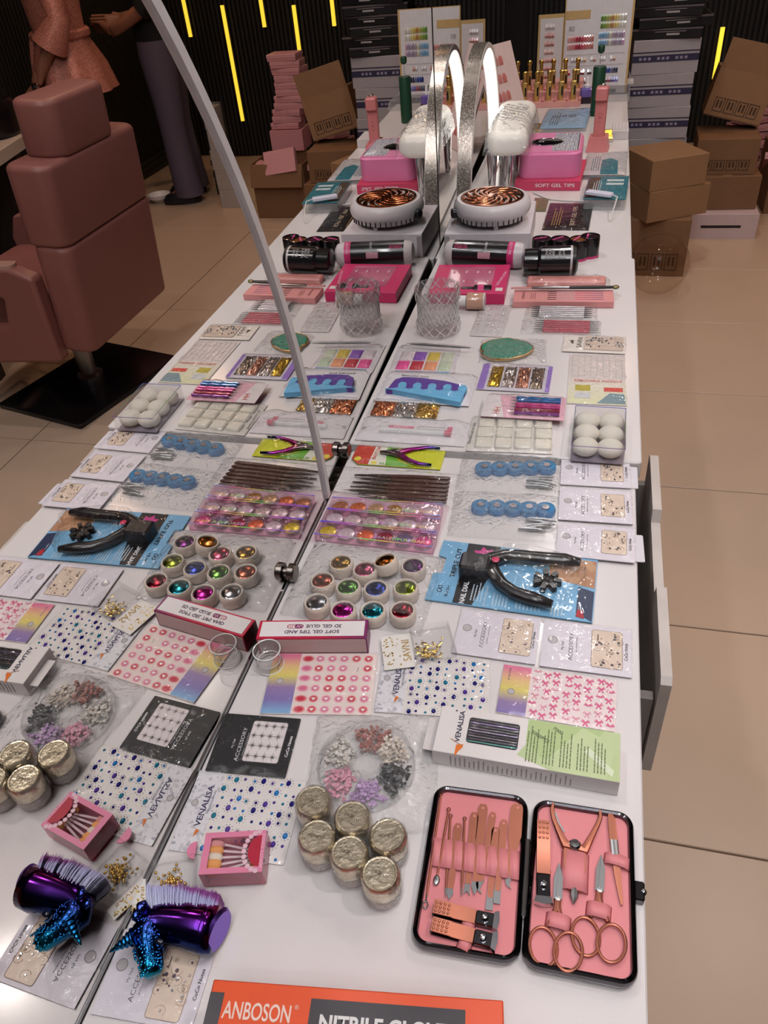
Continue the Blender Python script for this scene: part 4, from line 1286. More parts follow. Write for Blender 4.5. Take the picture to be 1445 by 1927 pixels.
h0, h1 = U(258, 1768, 0.028), U(211, 1798, 0.022)
hp = [h0.lerp(h1, k / 24) for k in range(25)]
MB().tube([Vector((q.x, q.y, 0.030 - 0.006 * k / 24)) for k, q in enumerate(hp)], [(0.0062 * (1 - k / 25)) * (1 + 0.16 * math.sin(k * 1.55)) + 0.0004 for k in range(25)], 14).build('horn', UNISC, un, smooth=180)
for (px, py, dz) in ((259, 1722, 0.028), (272, 1716, 0.036)):
    p, q = U(px + 14, py + 16, 0.02), U(px - 5, py - 2, 0.03)
    MB().tube([Vector((p.x, p.y, dz - 0.004)), Vector((p.x, p.y, dz)).lerp(Vector((q.x, q.y, dz + 0.003)), 0.55), Vector((q.x, q.y, dz + 0.003))], [0.0042, 0.0056, 0.0008], 12, flat=0.55).build('ear', UNISC, un, smooth=180)
# raised scales over the face
m = MB()
rnd = random.Random(9)
for k in range(170):
    i = rnd.uniform(4.2, 9.0)
    j = int(i)
    p = nk[j].lerp(nk[min(j + 1, 9)], i - j)
    rr = [0.0178, 0.0184, 0.0168, 0.0152, 0.0150, 0.0140, 0.0118, 0.0098, 0.0090, 0.0055][j]
    al = rnd.uniform(20, 160)
    tdir = (nk[min(j + 1, 9)] - nk[j]).normalized()
    sd = Vector((-tdir.y, tdir.x, 0))
    q = p + sd * math.cos(R(al)) * rr + Vector((0, 0, math.sin(R(al)) * rr))
    m.ball(q, 0.0011, 6, 4, (1, 1, 0.5))
m.build('scales', UNISC, un, kind='stuff', smooth=180)
m = MB()
for sg in (1,):
    p = U(300, 1772, 0.034)
    m.ball((p.x, p.y, 0.0295), 0.0032, 12, 8, (1.3, 0.8, 0.7))
m.build('eye', mt((16, 22, 40), 0.1), un)
# bristles: fan standing on the back of the neck
BR = ramp_mat([(0.0, (196, 196, 226)), (0.55, (176, 170, 214)), (0.72, (140, 62, 140)), (1.0, (112, 30, 110))], 1, 0.012, 0.036, 0.6)
m = MB()
b0, b1 = U(286, 1722, 0.018), U(412, 1733, 0.018)
tl_, tr_ = U(279, 1674, 0.024), U(419, 1688, 0.024)
for k in range(2000):
    u = rnd.random()
    zz = rnd.gauss(0, 0.35)
    zz = max(-1, min(1, zz))
    p = b0.lerp(b1, 0.04 + 0.92 * u)
    q = tl_.lerp(tr_, u)
    ln = 1.0 + 0.16 * math.sin(math.pi * u) + rnd.uniform(-0.04, 0.02)
    p = Vector((p.x, p.y - 0.004, 0.018 + zz * 0.011))
    e = Vector((q.x, q.y, 0.021 + zz * 0.014))
    e = p + (e - p) * ln
    d = (e - p).normalized().cross(Vector((0, 0, 1))) * 0.0006
    mid = p.lerp(e, 0.6) + Vector((0, 0, zz * 0.002))
    m.add([tuple(p - d), tuple(p + d), tuple(mid + d), tuple(e), tuple(mid - d)], [(0, 1, 2, 4), (4, 2, 3)])
    m.add([tuple(p + Vector((0, 0, 0.0006))), tuple(p - Vector((0, 0, 0.0006))), tuple(mid), tuple(e)], [(0, 1, 2), (2, 3, 0)])
m.build('bristles', BR, un, kind='stuff', smooth=0)
m = MB()
g = []
for k in range(13):
    u = k / 12
    p, q = b0.lerp(b1, u), tl_.lerp(tr_, u)
    q = p + (q - p) * (0.9 + 0.14 * math.sin(math.pi * u))
    g.append([(p.x, p.y, 0.009), (q.x, q.y, 0.010), (q.x, q.y, 0.028), (p.x, p.y, 0.026)])
m.loft(g)
m.build('bristle_core', BR, un)

# ---------------------------------------------------------------- small charm packets
def charm_packet(label, box, card, seed, charm, txt_rot, z=0.002, fleck=True):
    tl, tr, bl, br = box
    t, w, h = flat('charm_packet', label, 'charm packet', tl, tr, bl, z, 'charm packets in clear boxes', br)
    m = MB()
    for sx in (-1, 1):
        m.slab(0.0012, h, 0.009, c=(sx * (w / 2 - 0.0006), 0, 0))
        m.slab(w - 0.0024, 0.0012, 0.009, c=(0, sx * (h / 2 - 0.0006), 0))
    m.slab(w, h, 0.0008, r=0.002)
    m.slab(w, h, 0.0007, r=0.002, c=(0, 0, 0.0088))
    m.build('clear_box', film(wrinkle=0.05, rough=0.04, ior=1.35), t)
    m = MB()
    rnd = random.Random(seed)
    for k in range(90):
        x, y = max(-0.44, min(0.44, rnd.gauss(charm[0], 0.16))) * w, max(-0.42, min(0.42, rnd.gauss(charm[1], 0.13))) * h
        s = rnd.uniform(0.0014, 0.0026)
        an = rnd.uniform(0, 6.28)
        z_ = 0.0012 + rnd.uniform(0, 0.003)
        if fleck:
            m.add([(x + s * math.cos(an + q * 2.09), y + s * math.sin(an + q * 2.09), z_ + rnd.uniform(0, 0.001)) for q in range(3)] + [(x, y, z_ + 0.0012)], [(0, 1, 3), (1, 2, 3), (2, 0, 3)])
        else:
            m.ball((x, y, z_), s * 0.75, 6, 4)
    m.build('gold_charms', GOLD, t, kind='stuff', smooth=0 if fleck else 60)
    c = [L(t, *q, z) for q in card]
    ctr = (c[0] + c[1] + c[2] + c[3]) / 4
    u, v = c[1] - c[0], c[0] - c[3]
    ang = math.atan2(u.y, u.x)
    cw, chh = u.length, v.length
    MB().slab(cw, chh, 0.0006).build('name_card', mt((228, 220, 214), 0.5), t, (ctr.x, ctr.y, 0.0008), (0, 0, ang))
    text(t, 'SAVNI', ctr.x + math.cos(ang) * cw * 0.28, ctr.y + math.sin(ang) * cw * 0.28, 0.0018, cw * 0.26, (176, 136, 62), ang + R(90), w=chh * 0.62)
    m = MB()
    for k in range(34):
        x, y = rnd.uniform(-0.46, 0.08) * cw, rnd.uniform(-0.45, 0.45) * chh
        m.disc(ctr.x + x * math.cos(ang) - y * math.sin(ang), ctr.y + x * math.sin(ang) + y * math.cos(ang), 0.0016, rnd.uniform(0.0005, 0.0013), 8)
    m.build('gold_dots', mt((190, 156, 80), 0.35, 0.6), t, kind='stuff', smooth=0)
    return t
t = charm_packet('gold charm packet with dotted name card between the sheets', ((774, 1188), (844, 1178), (781, 1255), (858, 1232)), ((718, 1201), (774, 1194), (777, 1253), (725, 1264)), 41, (-0.15, -0.22), 90, 0.004)
t = charm_packet('gold chain packet against the mirror, partly under the unicorn brush', ((293, 1630), (372, 1610), (283, 1705), (368, 1700)), ((262, 1660), (288, 1652), (262, 1738), (236, 1742)), 42, (-0.1, -0.05), 90, 0.003, fleck=False)

# ---------------------------------------------------------------- pink applicator box
t, w, h = flat('applicator_box', 'small pink clear-lidded box of sponge applicators', 'box', (387, 1569), (503, 1563), (375, 1647), 0.024, None, (492, 1642))
t.location.z = TZ + 0.004
PK = mt((222, 130, 160), 0.35, noise=0.03)
m = MB()
for sx in (-1, 1):
    m.slab(0.005, h, 0.0205, c=(sx * (w / 2 - 0.0025), 0, 0))
    m.slab(w - 0.01, 0.0045, 0.0205, c=(0, sx * (h / 2 - 0.00225), 0))
m.slab(w, h, 0.001)
m.build('case', film(tint=(246, 190, 206), wrinkle=0, haze=0.28, rough=0.08), t)
m = MB()
for sx in (-1, 1):
    m.slab(0.006, h, 0.0008, c=(sx * (w / 2 - 0.003), 0, 0.0205))
    m.slab(w - 0.012, 0.005, 0.0008, c=(0, sx * (h / 2 - 0.0025), 0.0205))
m.build('lid_border', PK, t)
m = MB().slab(w - 0.01, h - 0.008, 0.0006, c=(0, 0, 0.0206))
m.build('lid_window', film(wrinkle=0.1, scale=30, rough=0.03), t)
PEACH = mt((236, 160, 90), 0.7)
for k in range(5):
    yy = (k - 2) * h * 0.16
    col = [PEACH, PEACH, mt((232, 214, 196), 0.7), PEACH, mt((226, 150, 150), 0.7)][k]
    ap = MB()
    ap.ball((-w * 0.34, yy, 0.0125), 0.0062, 12, 8, (1.25, 0.8, 0.8))
    ap.build('sponge_tip', col, t)
    MB().tube([(-w * 0.22, yy, 0.012), (w * 0.3, yy * 0.4, 0.012)], 0.0012, 6).build('applicator_stick', mt((226, 196, 202), 0.3), t)
    MB().ball((w * 0.31, yy * 0.8, 0.011), 0.004, 10, 6, (1.2, 0.8, 0.8)).build('sponge_end', PEACH, t)
m = MB()
m.prism([(w * 0.44 - 0.011 * math.sin(R(k * 15)), 0.011 * 1.25 * math.cos(R(k * 15))) for k in range(13)][::-1], 0.0213, 0.0215)
m.build('red_semicircle', mt((176, 34, 58), 0.4), t)
m = MB()
for k in range(11):
    a_ = R(-80 + 16 * k)
    m.disc(w * 0.44 - 0.0145 * math.cos(a_), 0.0175 * math.sin(a_), 0.0214, 0.0022, 10)
m.build('lace_print', mt((226, 184, 196), 0.4), t, kind='stuff', smooth=0)
text(t, 'BEAUTY TOOLS', w * 0.467, 0, 0.0217, 0.0026, (244, 190, 206), R(90), w=h * 0.8)
p = L(t, 368, 1599, 0.01)
m = MB()
m.prism([(p.x + 0.008 * math.cos(R(90 + k * 12)), p.y + 0.008 * math.sin(R(90 + k * 12))) for k in range(16)], 0.004, 0.0055)
m.build('citrus_tab', PK, t)

# ---------------------------------------------------------------- gold capped jars
CAPG = mt((226, 212, 186), 0.30, 1.0, noise=0.12, scale=120, bump=0.5)
def gold_jar(label, px, py, rz):
    p = at(px, py, 0.034)
    t = thing('gel_jar', label, 'jar', (p.x, p.y, TZ + 0.0005), rz, 'gold capped jars in shrink film')
    MB().lathe([(0.0135, 0), (0.0150, 0.001), (0.0155, 0.003), (0.0155, 0.016), (0.0150, 0.0175)], 32).build('glass_body', mt((196, 184, 172), 0.25, noise=0.05), t)
    MB().lathe([(0.0162, 0.016), (0.0166, 0.018), (0.0166, 0.0285), (0.0160, 0.0318), (0.0142, 0.0338), (0.0126, 0.0336), (0.0122, 0.0330), (0.0003, 0.0330)], 36).build('cap', CAPG, t)
    text(t, 'migel', 0, 0, 0.0333, 0.0045, (120, 104, 84), 0, w=0.014)
    MB().lathe([(0.0156, 0.004), (0.0158, 0.0045), (0.0158, 0.013), (0.0156, 0.0135)], 32, caps=False).build('paper_label', mt((206, 198, 190), 0.4), t)
    m = MB()
    rnd = random.Random(int(px))
    m.lathe([(0.0172, 0.0008), (0.0174, 0.018), (0.0173, 0.031), (0.0150, 0.0352), (0.009, 0.0350), (0.0003, 0.0349)], 28, caps=False, wob=lambda k, n, z: 1 + 0.02 * math.sin(k * 2.1 + z * 300))
    m.build('shrink_film', film(wrinkle=0.9, scale=160, rough=0.10, ior=1.6), t, smooth=180)
for k, (x, y, lab) in enumerate([(588, 1507, 'gold capped jar nearest the round bead case'), (662, 1537, 'gold capped jar at the far middle of the jar cluster'), (595, 1573, 'gold capped jar at the left of the cluster, second row'), (729, 1571, 'gold capped jar at the right of the cluster'), (656, 1604, 'gold capped jar in the centre of the cluster'), (715, 1644, 'gold capped jar nearest the bottom, beside the manicure case')]):
    gold_jar(lab, x, y, R([170, 160, 0, 20, 175, 165][k]))

# ---------------------------------------------------------------- round bead case in a bag
p = at(690, 1442, 0.004)
t = thing('bead_wheel', 'round clear case of coloured flat beads inside a crinkled bag', 'bead case', (p.x, p.y, TZ + 0.0006), R(10))
rw = 0.047
MB().lathe([(0.0003, 0.0), (rw, 0.0), (rw, 0.013), (rw - 0.001, 0.013), (rw - 0.001, 0.001)], 48, caps=False).build('case', film(wrinkle=0.1, scale=20, haze=0.06, rough=0.04), t)
MB().lathe([(0.0003, 0.0135), (rw, 0.0135), (rw + 0.0008, 0.0115)], 48, caps=False).build('lid', film(wrinkle=0.25, scale=30, rough=0.03), t)
m = MB()
for k in range(6):
    a_ = R(60 * k + 15)
    m.tube([(0.014 * math.cos(a_), 0.014 * math.sin(a_), 0.006), (rw * math.cos(a_), rw * math.sin(a_), 0.006)], 0.0055, 4, flat=1.0)
    m.v[-8:] = [(x * 1.0, y, z) for x, y, z in m.v[-8:]]
MB().lathe([(0.0135, 0.001), (0.0145, 0.001), (0.0145, 0.0125), (0.0135, 0.0125)], 28, caps=False).build('hub', film(wrinkle=0, rough=0.03, haze=0.1), t)
for k in range(6):
    a_ = R(60 * k + 15)
    m2_ = MB()
    m2_.M = Matrix.Rotation(a_, 4, 'Z')
    m2_.slab(rw - 0.015, 0.0008, 0.011, c=((rw + 0.0145) / 2, 0, 0.001))
    m2_.build('divider', film(wrinkle=0, rough=0.03, haze=0.1), t)
rnd = random.Random(77)
CHIP = [((166, 96, 84), 95), ((218, 200, 184), 135 - 90), ((26, 24, 28), -15), ((190, 150, 196), 285), ((226, 154, 176), 225), ((222, 210, 200), 165)]
for col, ang in CHIP:
    m = MB()
    for q in range(150):
        rr, aa = rnd.uniform(0.017, rw - 0.004), R(ang - 10 + rnd.uniform(-26, 26))
        x, y, z = rr * math.cos(aa), rr * math.sin(aa), rnd.uniform(0.001, 0.009)
        s = rnd.uniform(0.0014, 0.0024)
        Mx = Matrix.Translation((x, y, z)) @ Matrix.Rotation(rnd.uniform(0, 6), 4, 'Z') @ Matrix.Rotation(rnd.uniform(-0.7, 0.7), 4, 'X')
        m.M = Mx
        m.loft([[(s * math.cos(k * 1.2566), s * math.sin(k * 1.2566), z_) for k in range(5)] for z_ in (-0.0004, 0.0004)])
    m.build('beads', mt(col, 0.4), t, kind='stuff', smooth=0)
o = sleeve(t, 0.125, 0.125, 0.0155, film(wrinkle=1.0, scale=60, rough=0.09, haze=0.05, ior=1.6), seed=51, amp=0.0030, nu=40, nv=40, name='bag', loc=(0.006, -0.003, 0.0), power=0.5)

# ---------------------------------------------------------------- little glass dish
p = at(489, 1250, 0.0)
t = thing('dappen_dish', 'tiny clear glass dish by the mirror next to the heart stickers', 'glass dish', (max(p.x, 0.026), p.y, TZ + 0.0006))
GLASS = film(tint=(250, 249, 249), wrinkle=0.4, scale=60, rough=0.02, haze=0.03, ior=1.7)
MB().lathe([(0.0003, 0.0), (0.0140, 0.0), (0.0155, 0.002), (0.0150, 0.006), (0.0125, 0.010), (0.0148, 0.014), (0.0160, 0.024), (0.0160, 0.0262), (0.0140, 0.0262), (0.0128, 0.020), (0.0080, 0.0150), (0.0003, 0.0135)], 10, caps=False).build('faceted_bowl', GLASS, t, smooth=25)

for zz_, rr_ in ((0.0262, 0.0150), (0.010, 0.0126), (0.002, 0.0150)):
    MB().loop(arc(0, 0, rr_, rr_, 30, z=zz_), 0.0007, 6).build('glass_edge', mt((236, 234, 234), 0.05, coat=0.8, noise=0.0), t)

# ---------------------------------------------------------------- gel glue box
t, w, h = flat('gel_glue_box', 'white box with crimson edges, gel glue print upside down', 'box', (491, 1168), (692, 1165), (480, 1201), 0.026, None, (691, 1201))
t.location.z = TZ + 0.0006
CRIM = ramp_mat([(0.0, (196, 22, 62)), (0.6, (190, 24, 66)), (1.0, (120, 30, 92))], 0, -w / 2, w / 2)
MB().slab(w, h, 0.0255, ch=0.0006).build('carton', CRIM, t)
MB().slab(w * 0.945, h * 0.80, 0.0004, c=(-0.004 * 0, 0, 0.0255)).build('top_panel', mt((232, 222, 222), 0.4), t)
MB().slab(w * 0.975, 0.0003, 0.0215, c=(0, -h / 2 - 0.0001, 0.0015)).build('front_panel', mt((206, 180, 178), 0.4), t)
text(t, 'SOFT GEL TIPS AND', 0.0, -0.17 * h, 0.0261, 0.0050, (60, 26, 60), math.pi, w=w * 0.50, bold=0.02)
text(t, '3D GEL GLUE', 0.10 * w, 0.13 * h, 0.0261, 0.0050, (60, 26, 60), math.pi, w=w * 0.325, bold=0.02)
MB().slab(w * 0.075, h * 0.20, 0.0002, r=0.002, c=(-0.125 * w, 0.13 * h, 0.0259)).build('uv_badge', mt((120, 30, 90), 0.4), t)
text(t, 'UV', -0.122 * w, 0.13 * h, 0.0263, 0.0038, (240, 220, 230), math.pi)
text(t, 'LED', -0.195 * w, 0.13 * h, 0.0261, 0.0038, (196, 40, 80), math.pi)
MB().loop([(x, y, 0.0260) for x, y in rrect(w * 0.145, h * 0.21, 0.0025, 4, -0.16 * w, 0.13 * h)], 0.0003, 4).build('badge_outline', mt((170, 30, 70), 0.4), t)

# ---------------------------------------------------------------- cutter tip box
t, w, h = flat('drill_bit_box', 'long white and green box with a window showing silver tubes', 'box', (831, 1325), (1168, 1383), (815, 1410), 0.022, None, (1166, 1475))
t.location.z = TZ + 0.0006
MB().slab(w, h, 0.0215, ch=0.0005).build('carton', mt((226, 216, 214), 0.45, noise=0.03), t)
gx0 = -w / 2 + w * 0.475
m = MB()
m.face([(gx0 + 0.004, h * 0.498), (w * 0.498, h * 0.498), (w * 0.498, -h * 0.498), (gx0 + 0.028, -h * 0.498), (gx0 - 0.003, -h * 0.30), (gx0 + 0.004, -h * 0.06)][::-1], 0.0216)
m.build('green_print', speckle((196, 206, 160), (160, 182, 112), 22, 0.4, 0.0, 0.5, 0.0, 0.6), t)
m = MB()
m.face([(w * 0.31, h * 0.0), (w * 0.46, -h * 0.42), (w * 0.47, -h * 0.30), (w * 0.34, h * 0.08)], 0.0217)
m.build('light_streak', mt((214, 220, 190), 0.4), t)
wx, ww_, wh_ = -w / 2 + w * 0.315, w * 0.285, h * 0.55
MB().slab(ww_, wh_, 0.0003, r=0.003, c=(wx, 0.06 * h, 0.0215)).build('window_recess', mt((30, 28, 34), 0.5), t)
for k in range(9):
    yy = 0.06 * h + (k - 4) * wh_ / 9.5
    col = [(60, 110, 104), (70, 66, 72), (96, 88, 92), (54, 50, 56), (120, 108, 128), (84, 78, 84), (64, 60, 66), (112, 96, 130), (60, 56, 60)][k]
    MB().tube([(wx - ww_ * 0.48, yy, 0.0205), (wx + ww_ * 0.48, yy, 0.0205)], wh_ / 19, 10).build('metal_tube', mt(col, 0.25, 0.9), t)
MB().slab(ww_, wh_, 0.0004, r=0.003, c=(wx, 0.06 * h, 0.0236)).build('window_film', film(wrinkle=0.35, scale=60, rough=0.05), t)
text(t, 'VENALISA', -w / 2 + w * 0.125, 0.10 * h, 0.0218, w * 0.030, (40, 36, 60), R(90), w=h * 0.70, bold=0.02)
venalisa_logo(t, -w / 2 + w * 0.125, -0.30 * h, 0.012, 0.0218, R(90))
MB().disc(-w / 2 + w * 0.09, 0.43 * h, 0.0218, 0.0012, 10).build('punch_hole', mt((120, 112, 112), 0.5), t)
m = MB()
for k in range(5):
    lines(m, gx0 + w * (0.06 + 0.09 * k), -0.02 * h, w * 0.07, h * 0.78, 4, 0.0219, vert=True, rag=0.35)
m.build('fine_print', mt((104, 112, 80), 0.6), t, smooth=0, kind='stuff')
text(t, '5000PCS', gx0 + w * 0.10, 0.15 * h, 0.0222, h * 0.07, (84, 92, 70), R(-28))
text(t, '7000', gx0 + w * 0.19, 0.34 * h, 0.0222, h * 0.07, (84, 92, 70), R(-28))
m = MB()
for k in range(26):
    hh = random.uniform(0.5, 0.95)
    m.add([(-w * 0.40 + k * w * 0.026, -h / 2 - 0.0004, 0.003), (-w * 0.40 + k * w * 0.026 + 0.0012, -h / 2 - 0.0004, 0.003), (-w * 0.40 + k * w * 0.026 + 0.0012, -h / 2 - 0.0004, 0.003 + 0.016 * hh), (-w * 0.40 + k * w * 0.026, -h / 2 - 0.0004, 0.003 + 0.016 * hh)], [(0, 1, 2, 3)])
m.build('side_print', mt((160, 150, 148), 0.6), t, smooth=0, kind='stuff')
m = MB()
m.slab(0.012, h * 0.7, 0.0008, c=(-w / 2 - 0.005, -0.05 * h, 0.012))
m.build('hang_tab', mt((212, 202, 200), 0.5), t)

# ---------------------------------------------------------------- nail dial blister
t, w, h = flat('nail_cutter_blister', 'blue and black blister card with a black nail tip cutter', 'blister pack', (833, 1015), (1124, 1056), (803, 1128), 0.002, None, (1115, 1175))
BLUEC = mt((122, 176, 214), 0.35, noise=0.05)
X = lambda f: -w / 2 + f * w
Y = lambda f: h / 2 - f * h
poly = [(X(0.0), Y(1.0)), (X(1.0), Y(1.0)), (X(1.0), Y(0.0)), (X(0.0), Y(0.0)), (X(0.0), Y(0.27)), (X(0.055), Y(0.30)), (X(0.055), Y(0.55)), (X(0.0), Y(0.58))]
MB().prism(poly, 0, 0.0016).build('card', BLUEC, t)
m = MB()
m.face([(X(0.17), Y(0.995)), (X(0.29), Y(0.995)), (X(0.385), Y(0.30)), (X(0.385), Y(0.005)), (X(0.17), Y(0.005))], 0.0018)
m.build('black_panel', mt((24, 22, 26), 0.35), t)
m = MB()
m.face([(X(0.90), Y(0.9)), (X(0.995), Y(0.995)), (X(0.995), Y(0.55)), (X(0.90), Y(0.5))], 0.0018)
m.build('corner_panel', mt((40, 52, 84), 0.35), t)
m = MB()
m.face([(X(0.72), Y(0.42)), (X(0.995), Y(0.50)), (X(0.995), Y(0.06)), (X(0.70), Y(0.06))], 0.0018)
m.build('hand_print', speckle((196, 150, 116), (176, 124, 92), 60, 0.4, 0.0, 0.5, 0, 0.5), t)
text(t, 'TRIPLE CUT', X(0.125), Y(0.36), 0.0021, w * 0.032, (30, 28, 32), R(90), w=h * 0.50, bold=0.02)
text(t, 'NAIL DIAL', X(0.225), Y(0.82), 0.0021, w * 0.032, (236, 234, 236), R(90), w=h * 0.34, bold=0.03)
text(t, 'professional', X(0.36), Y(0.83), 0.0021, w * 0.022, (226, 232, 240), R(90), w=h * 0.30)
text(t, 'Brit Bro', X(0.12), Y(0.83), 0.0021, w * 0.02, (30, 28, 32), R(90), w=h * 0.17)
m = MB()
for q in ((0.072, 0.78), (0.072, 0.84)):
    m.loop(arc(X(q[0]), Y(q[1]), w * 0.014, h * 0.022, 14, z=0.002), 0.0005, 4)
m.build('round_logo', mt((24, 22, 26), 0.4), t, kind='stuff')
m = MB()
cxs, cys = X(0.29), Y(0.18)
st = []
for k in range(14):
    a_ = 2 * math.pi * k / 14
    rr = 0.0155 if k % 2 == 0 else 0.0095
    st.append((cxs + rr * math.cos(a_), cys + rr * math.sin(a_)))
m.face(st, 0.0020)
m.build('pink_gear', mt((206, 60, 140), 0.4), t)
m = MB()
lines(m, X(0.305), Y(0.78), w * 0.08, h * 0.30, 4, 0.0021, vert=True)
lines(m, X(0.45), Y(0.86), w * 0.10, h * 0.20, 5, 0.0021, vert=True)
lines(m, X(0.62), Y(0.90), w * 0.16, h * 0.12, 7, 0.0021, vert=True)
lines(m, X(0.79), Y(0.92), w * 0.08, h * 0.12, 4, 0.0021, vert=True)
m.build('fine_print', mt((206, 222, 234), 0.5), t, smooth=0, kind='stuff')
text(t, 'Nail Clipper', X(0.915), Y(0.80), 0.0021, w * 0.014, (220, 230, 240), R(90))
m = MB()
m.face([(X(0.90), Y(0.95)), (X(0.95), Y(0.97)), (X(0.94), Y(0.86)), (X(0.91), Y(0.84))], 0.0022)
m.build('red_nails_print', mt((176, 40, 50), 0.4), t)
def D(x, y, z=0.012):
    return L(t, 780 + x / 3.284, 820 + y / 3.284, z)
CUT = mt((30, 27, 30), 0.28, noise=0.05, coat=0.4)
m = MB().tube([Vector((*D(x, y).xy, z)) for x, y, z in ((300, 800, 0.011), (400, 800, 0.012), (480, 770, 0.012), (560, 745, 0.012), (660, 750, 0.012), (800, 765, 0.012), (930, 775, 0.012), (1025, 790, 0.012))], [0.008, 0.0095, 0.0105, 0.0088, 0.0085, 0.0088, 0.0092, 0.0055], 16, flat=0.8)
m.build('upper_handle', CUT, t, smooth=180)
m = MB().tube([Vector((*D(x, y).xy, z)) for x, y, z in ((470, 790, 0.011), (490, 850, 0.011), (540, 920, 0.011), (620, 975, 0.011), (730, 1010, 0.011), (850, 1045, 0.011))], [0.008, 0.0085, 0.0080, 0.0085, 0.0090, 0.0055], 16, flat=0.8)
m.build('lower_handle', CUT, t, smooth=180)
d = D(372, 810)
MB().slab(0.036, 0.030, 0.020, r=0.005, ch=0.003, c=(d.x, d.y, 0.002)).build('cutter_head', mt((34, 31, 34), 0.3), t)
d = D(500, 810)
MB().lathe([(0.0048, 0.0), (0.0048, 0.001), (0.003, 0.0022), (0.0003, 0.0024)], 16).build('red_rivet', mt((206, 60, 96), 0.2), t, (d.x, d.y, 0.0215))
d = D(820, 885)
m = MB()
m.lathe([(0.0085, 0.0), (0.0085, 0.006), (0.006, 0.0075), (0.0003, 0.0078)], 18, c=(d.x, d.y, 0.003))
for k in range(7):
    a_ = 2 * math.pi * k / 7
    m.M = Matrix.Translation((d.x, d.y, 0.003)) @ Matrix.Rotation(a_, 4, 'Z')
    m.slab(0.009, 0.006, 0.008, r=0.001, c=(0.0125, 0, 0))
m.M = None
m.build('spare_dial', mt((26, 23, 26), 0.3), t)
bl = MB()
ring = [(0.30, 0.30), (0.42, 0.12), (0.62, 0.10), (0.92, 0.22), (0.94, 0.36), (0.86, 0.55), (0.82, 0.88), (0.74, 0.94), (0.50, 0.86), (0.34, 0.72), (0.20, 0.66), (0.18, 0.36)]
outer = [(X(a_), Y(b_)) for a_, b_ in ring]
cx_, cy_ = X(0.56), Y(0.5)
bl.loft([[(x, y, 0.0018) for x, y in outer], [(x, y, 0.016) for x, y in outer], [(cx_ + (x - cx_) * 0.93, cy_ + (y - cy_) * 0.93, 0.0235) for x, y in outer]], caps=False)
bl.face([(cx_ + (x - cx_) * 0.93, cy_ + (y - cy_) * 0.93) for x, y in outer], 0.0235)
bl.build('clear_blister', film(wrinkle=0.5, scale=35, rough=0.04), t, smooth=60)
sleeve(t, w * 1.015, h * 1.015, 0.0008, film(wrinkle=0.2, scale=30), seed=61, amp=0.0002, z0=0.0024, name='cover_film')

# ---------------------------------------------------------------- chrome pigment jars in a bag
JARS = [(641, 1058, (150, 116, 50), 'gold'), (686, 1071, (176, 84, 110), 'rose pink'), (729, 1062, (150, 96, 44), 'tilted bronze'), (777, 1064, (84, 30, 88), 'purple'), (606, 1092, (156, 84, 66), 'copper'), (654.5, 1104, (84, 130, 60), 'green'),
        (707, 1107, (36, 50, 128), 'blue'), (763, 1105, (130, 146, 44), 'olive'), (595, 1133, (150, 150, 156), 'silver'), (645, 1147, (166, 46, 132), 'magenta'), (701, 1148, (30, 110, 124), 'teal'), (757, 1148, (120, 30, 44), 'dark red')]
CREAM = mt((222, 204, 190), 0.4, noise=0.04)
for k, (x, y, col, nm) in enumerate(JARS):
    p = at(x, y, 0.017)
    t = thing('pigment_jar', 'cream jar with %s chrome powder window in the clear bag' % nm, 'jar', (p.x, p.y, TZ + 0.0006), R(20), 'chrome powder jars in the clear bag')
    if 'tilted' in nm:
        t.rotation_euler = (R(-6), R(-14), 0)
        t.location.z += 0.006
    MB().lathe([(0.0125, 0.0), (0.0150, 0.0015), (0.0158, 0.006), (0.0158, 0.012), (0.0152, 0.0155), (0.0138, 0.0172), (0.0128, 0.0170), (0.0122, 0.0155)], 32, caps=False).build('cup', CREAM, t)
    MB().lathe([(0.0124, 0.0150), (0.0115, 0.0158), (0.008, 0.0165), (0.0003, 0.0168)], 32, caps=False).build('powder_window', mt(col, 0.16, 1.0, noise=0.12, scale=300), t)
p = at(685, 1106, 0.0)
t = thing('clear_bag', 'crinkled clear bag over the twelve chrome powder jars', 'bag', (p.x, p.y, TZ + 0.0004), R(-2))
sleeve(t, 0.175, 0.128, 0.0195, film(wrinkle=0.8, scale=55, rough=0.06, ior=1.45, haze=0.04), seed=71, amp=0.0016, nu=36, nv=28, name='top_sheet', power=0.3)
MB().slab(0.172, 0.126, 0.0002).build('bottom_sheet', film(wrinkle=0.2), t)

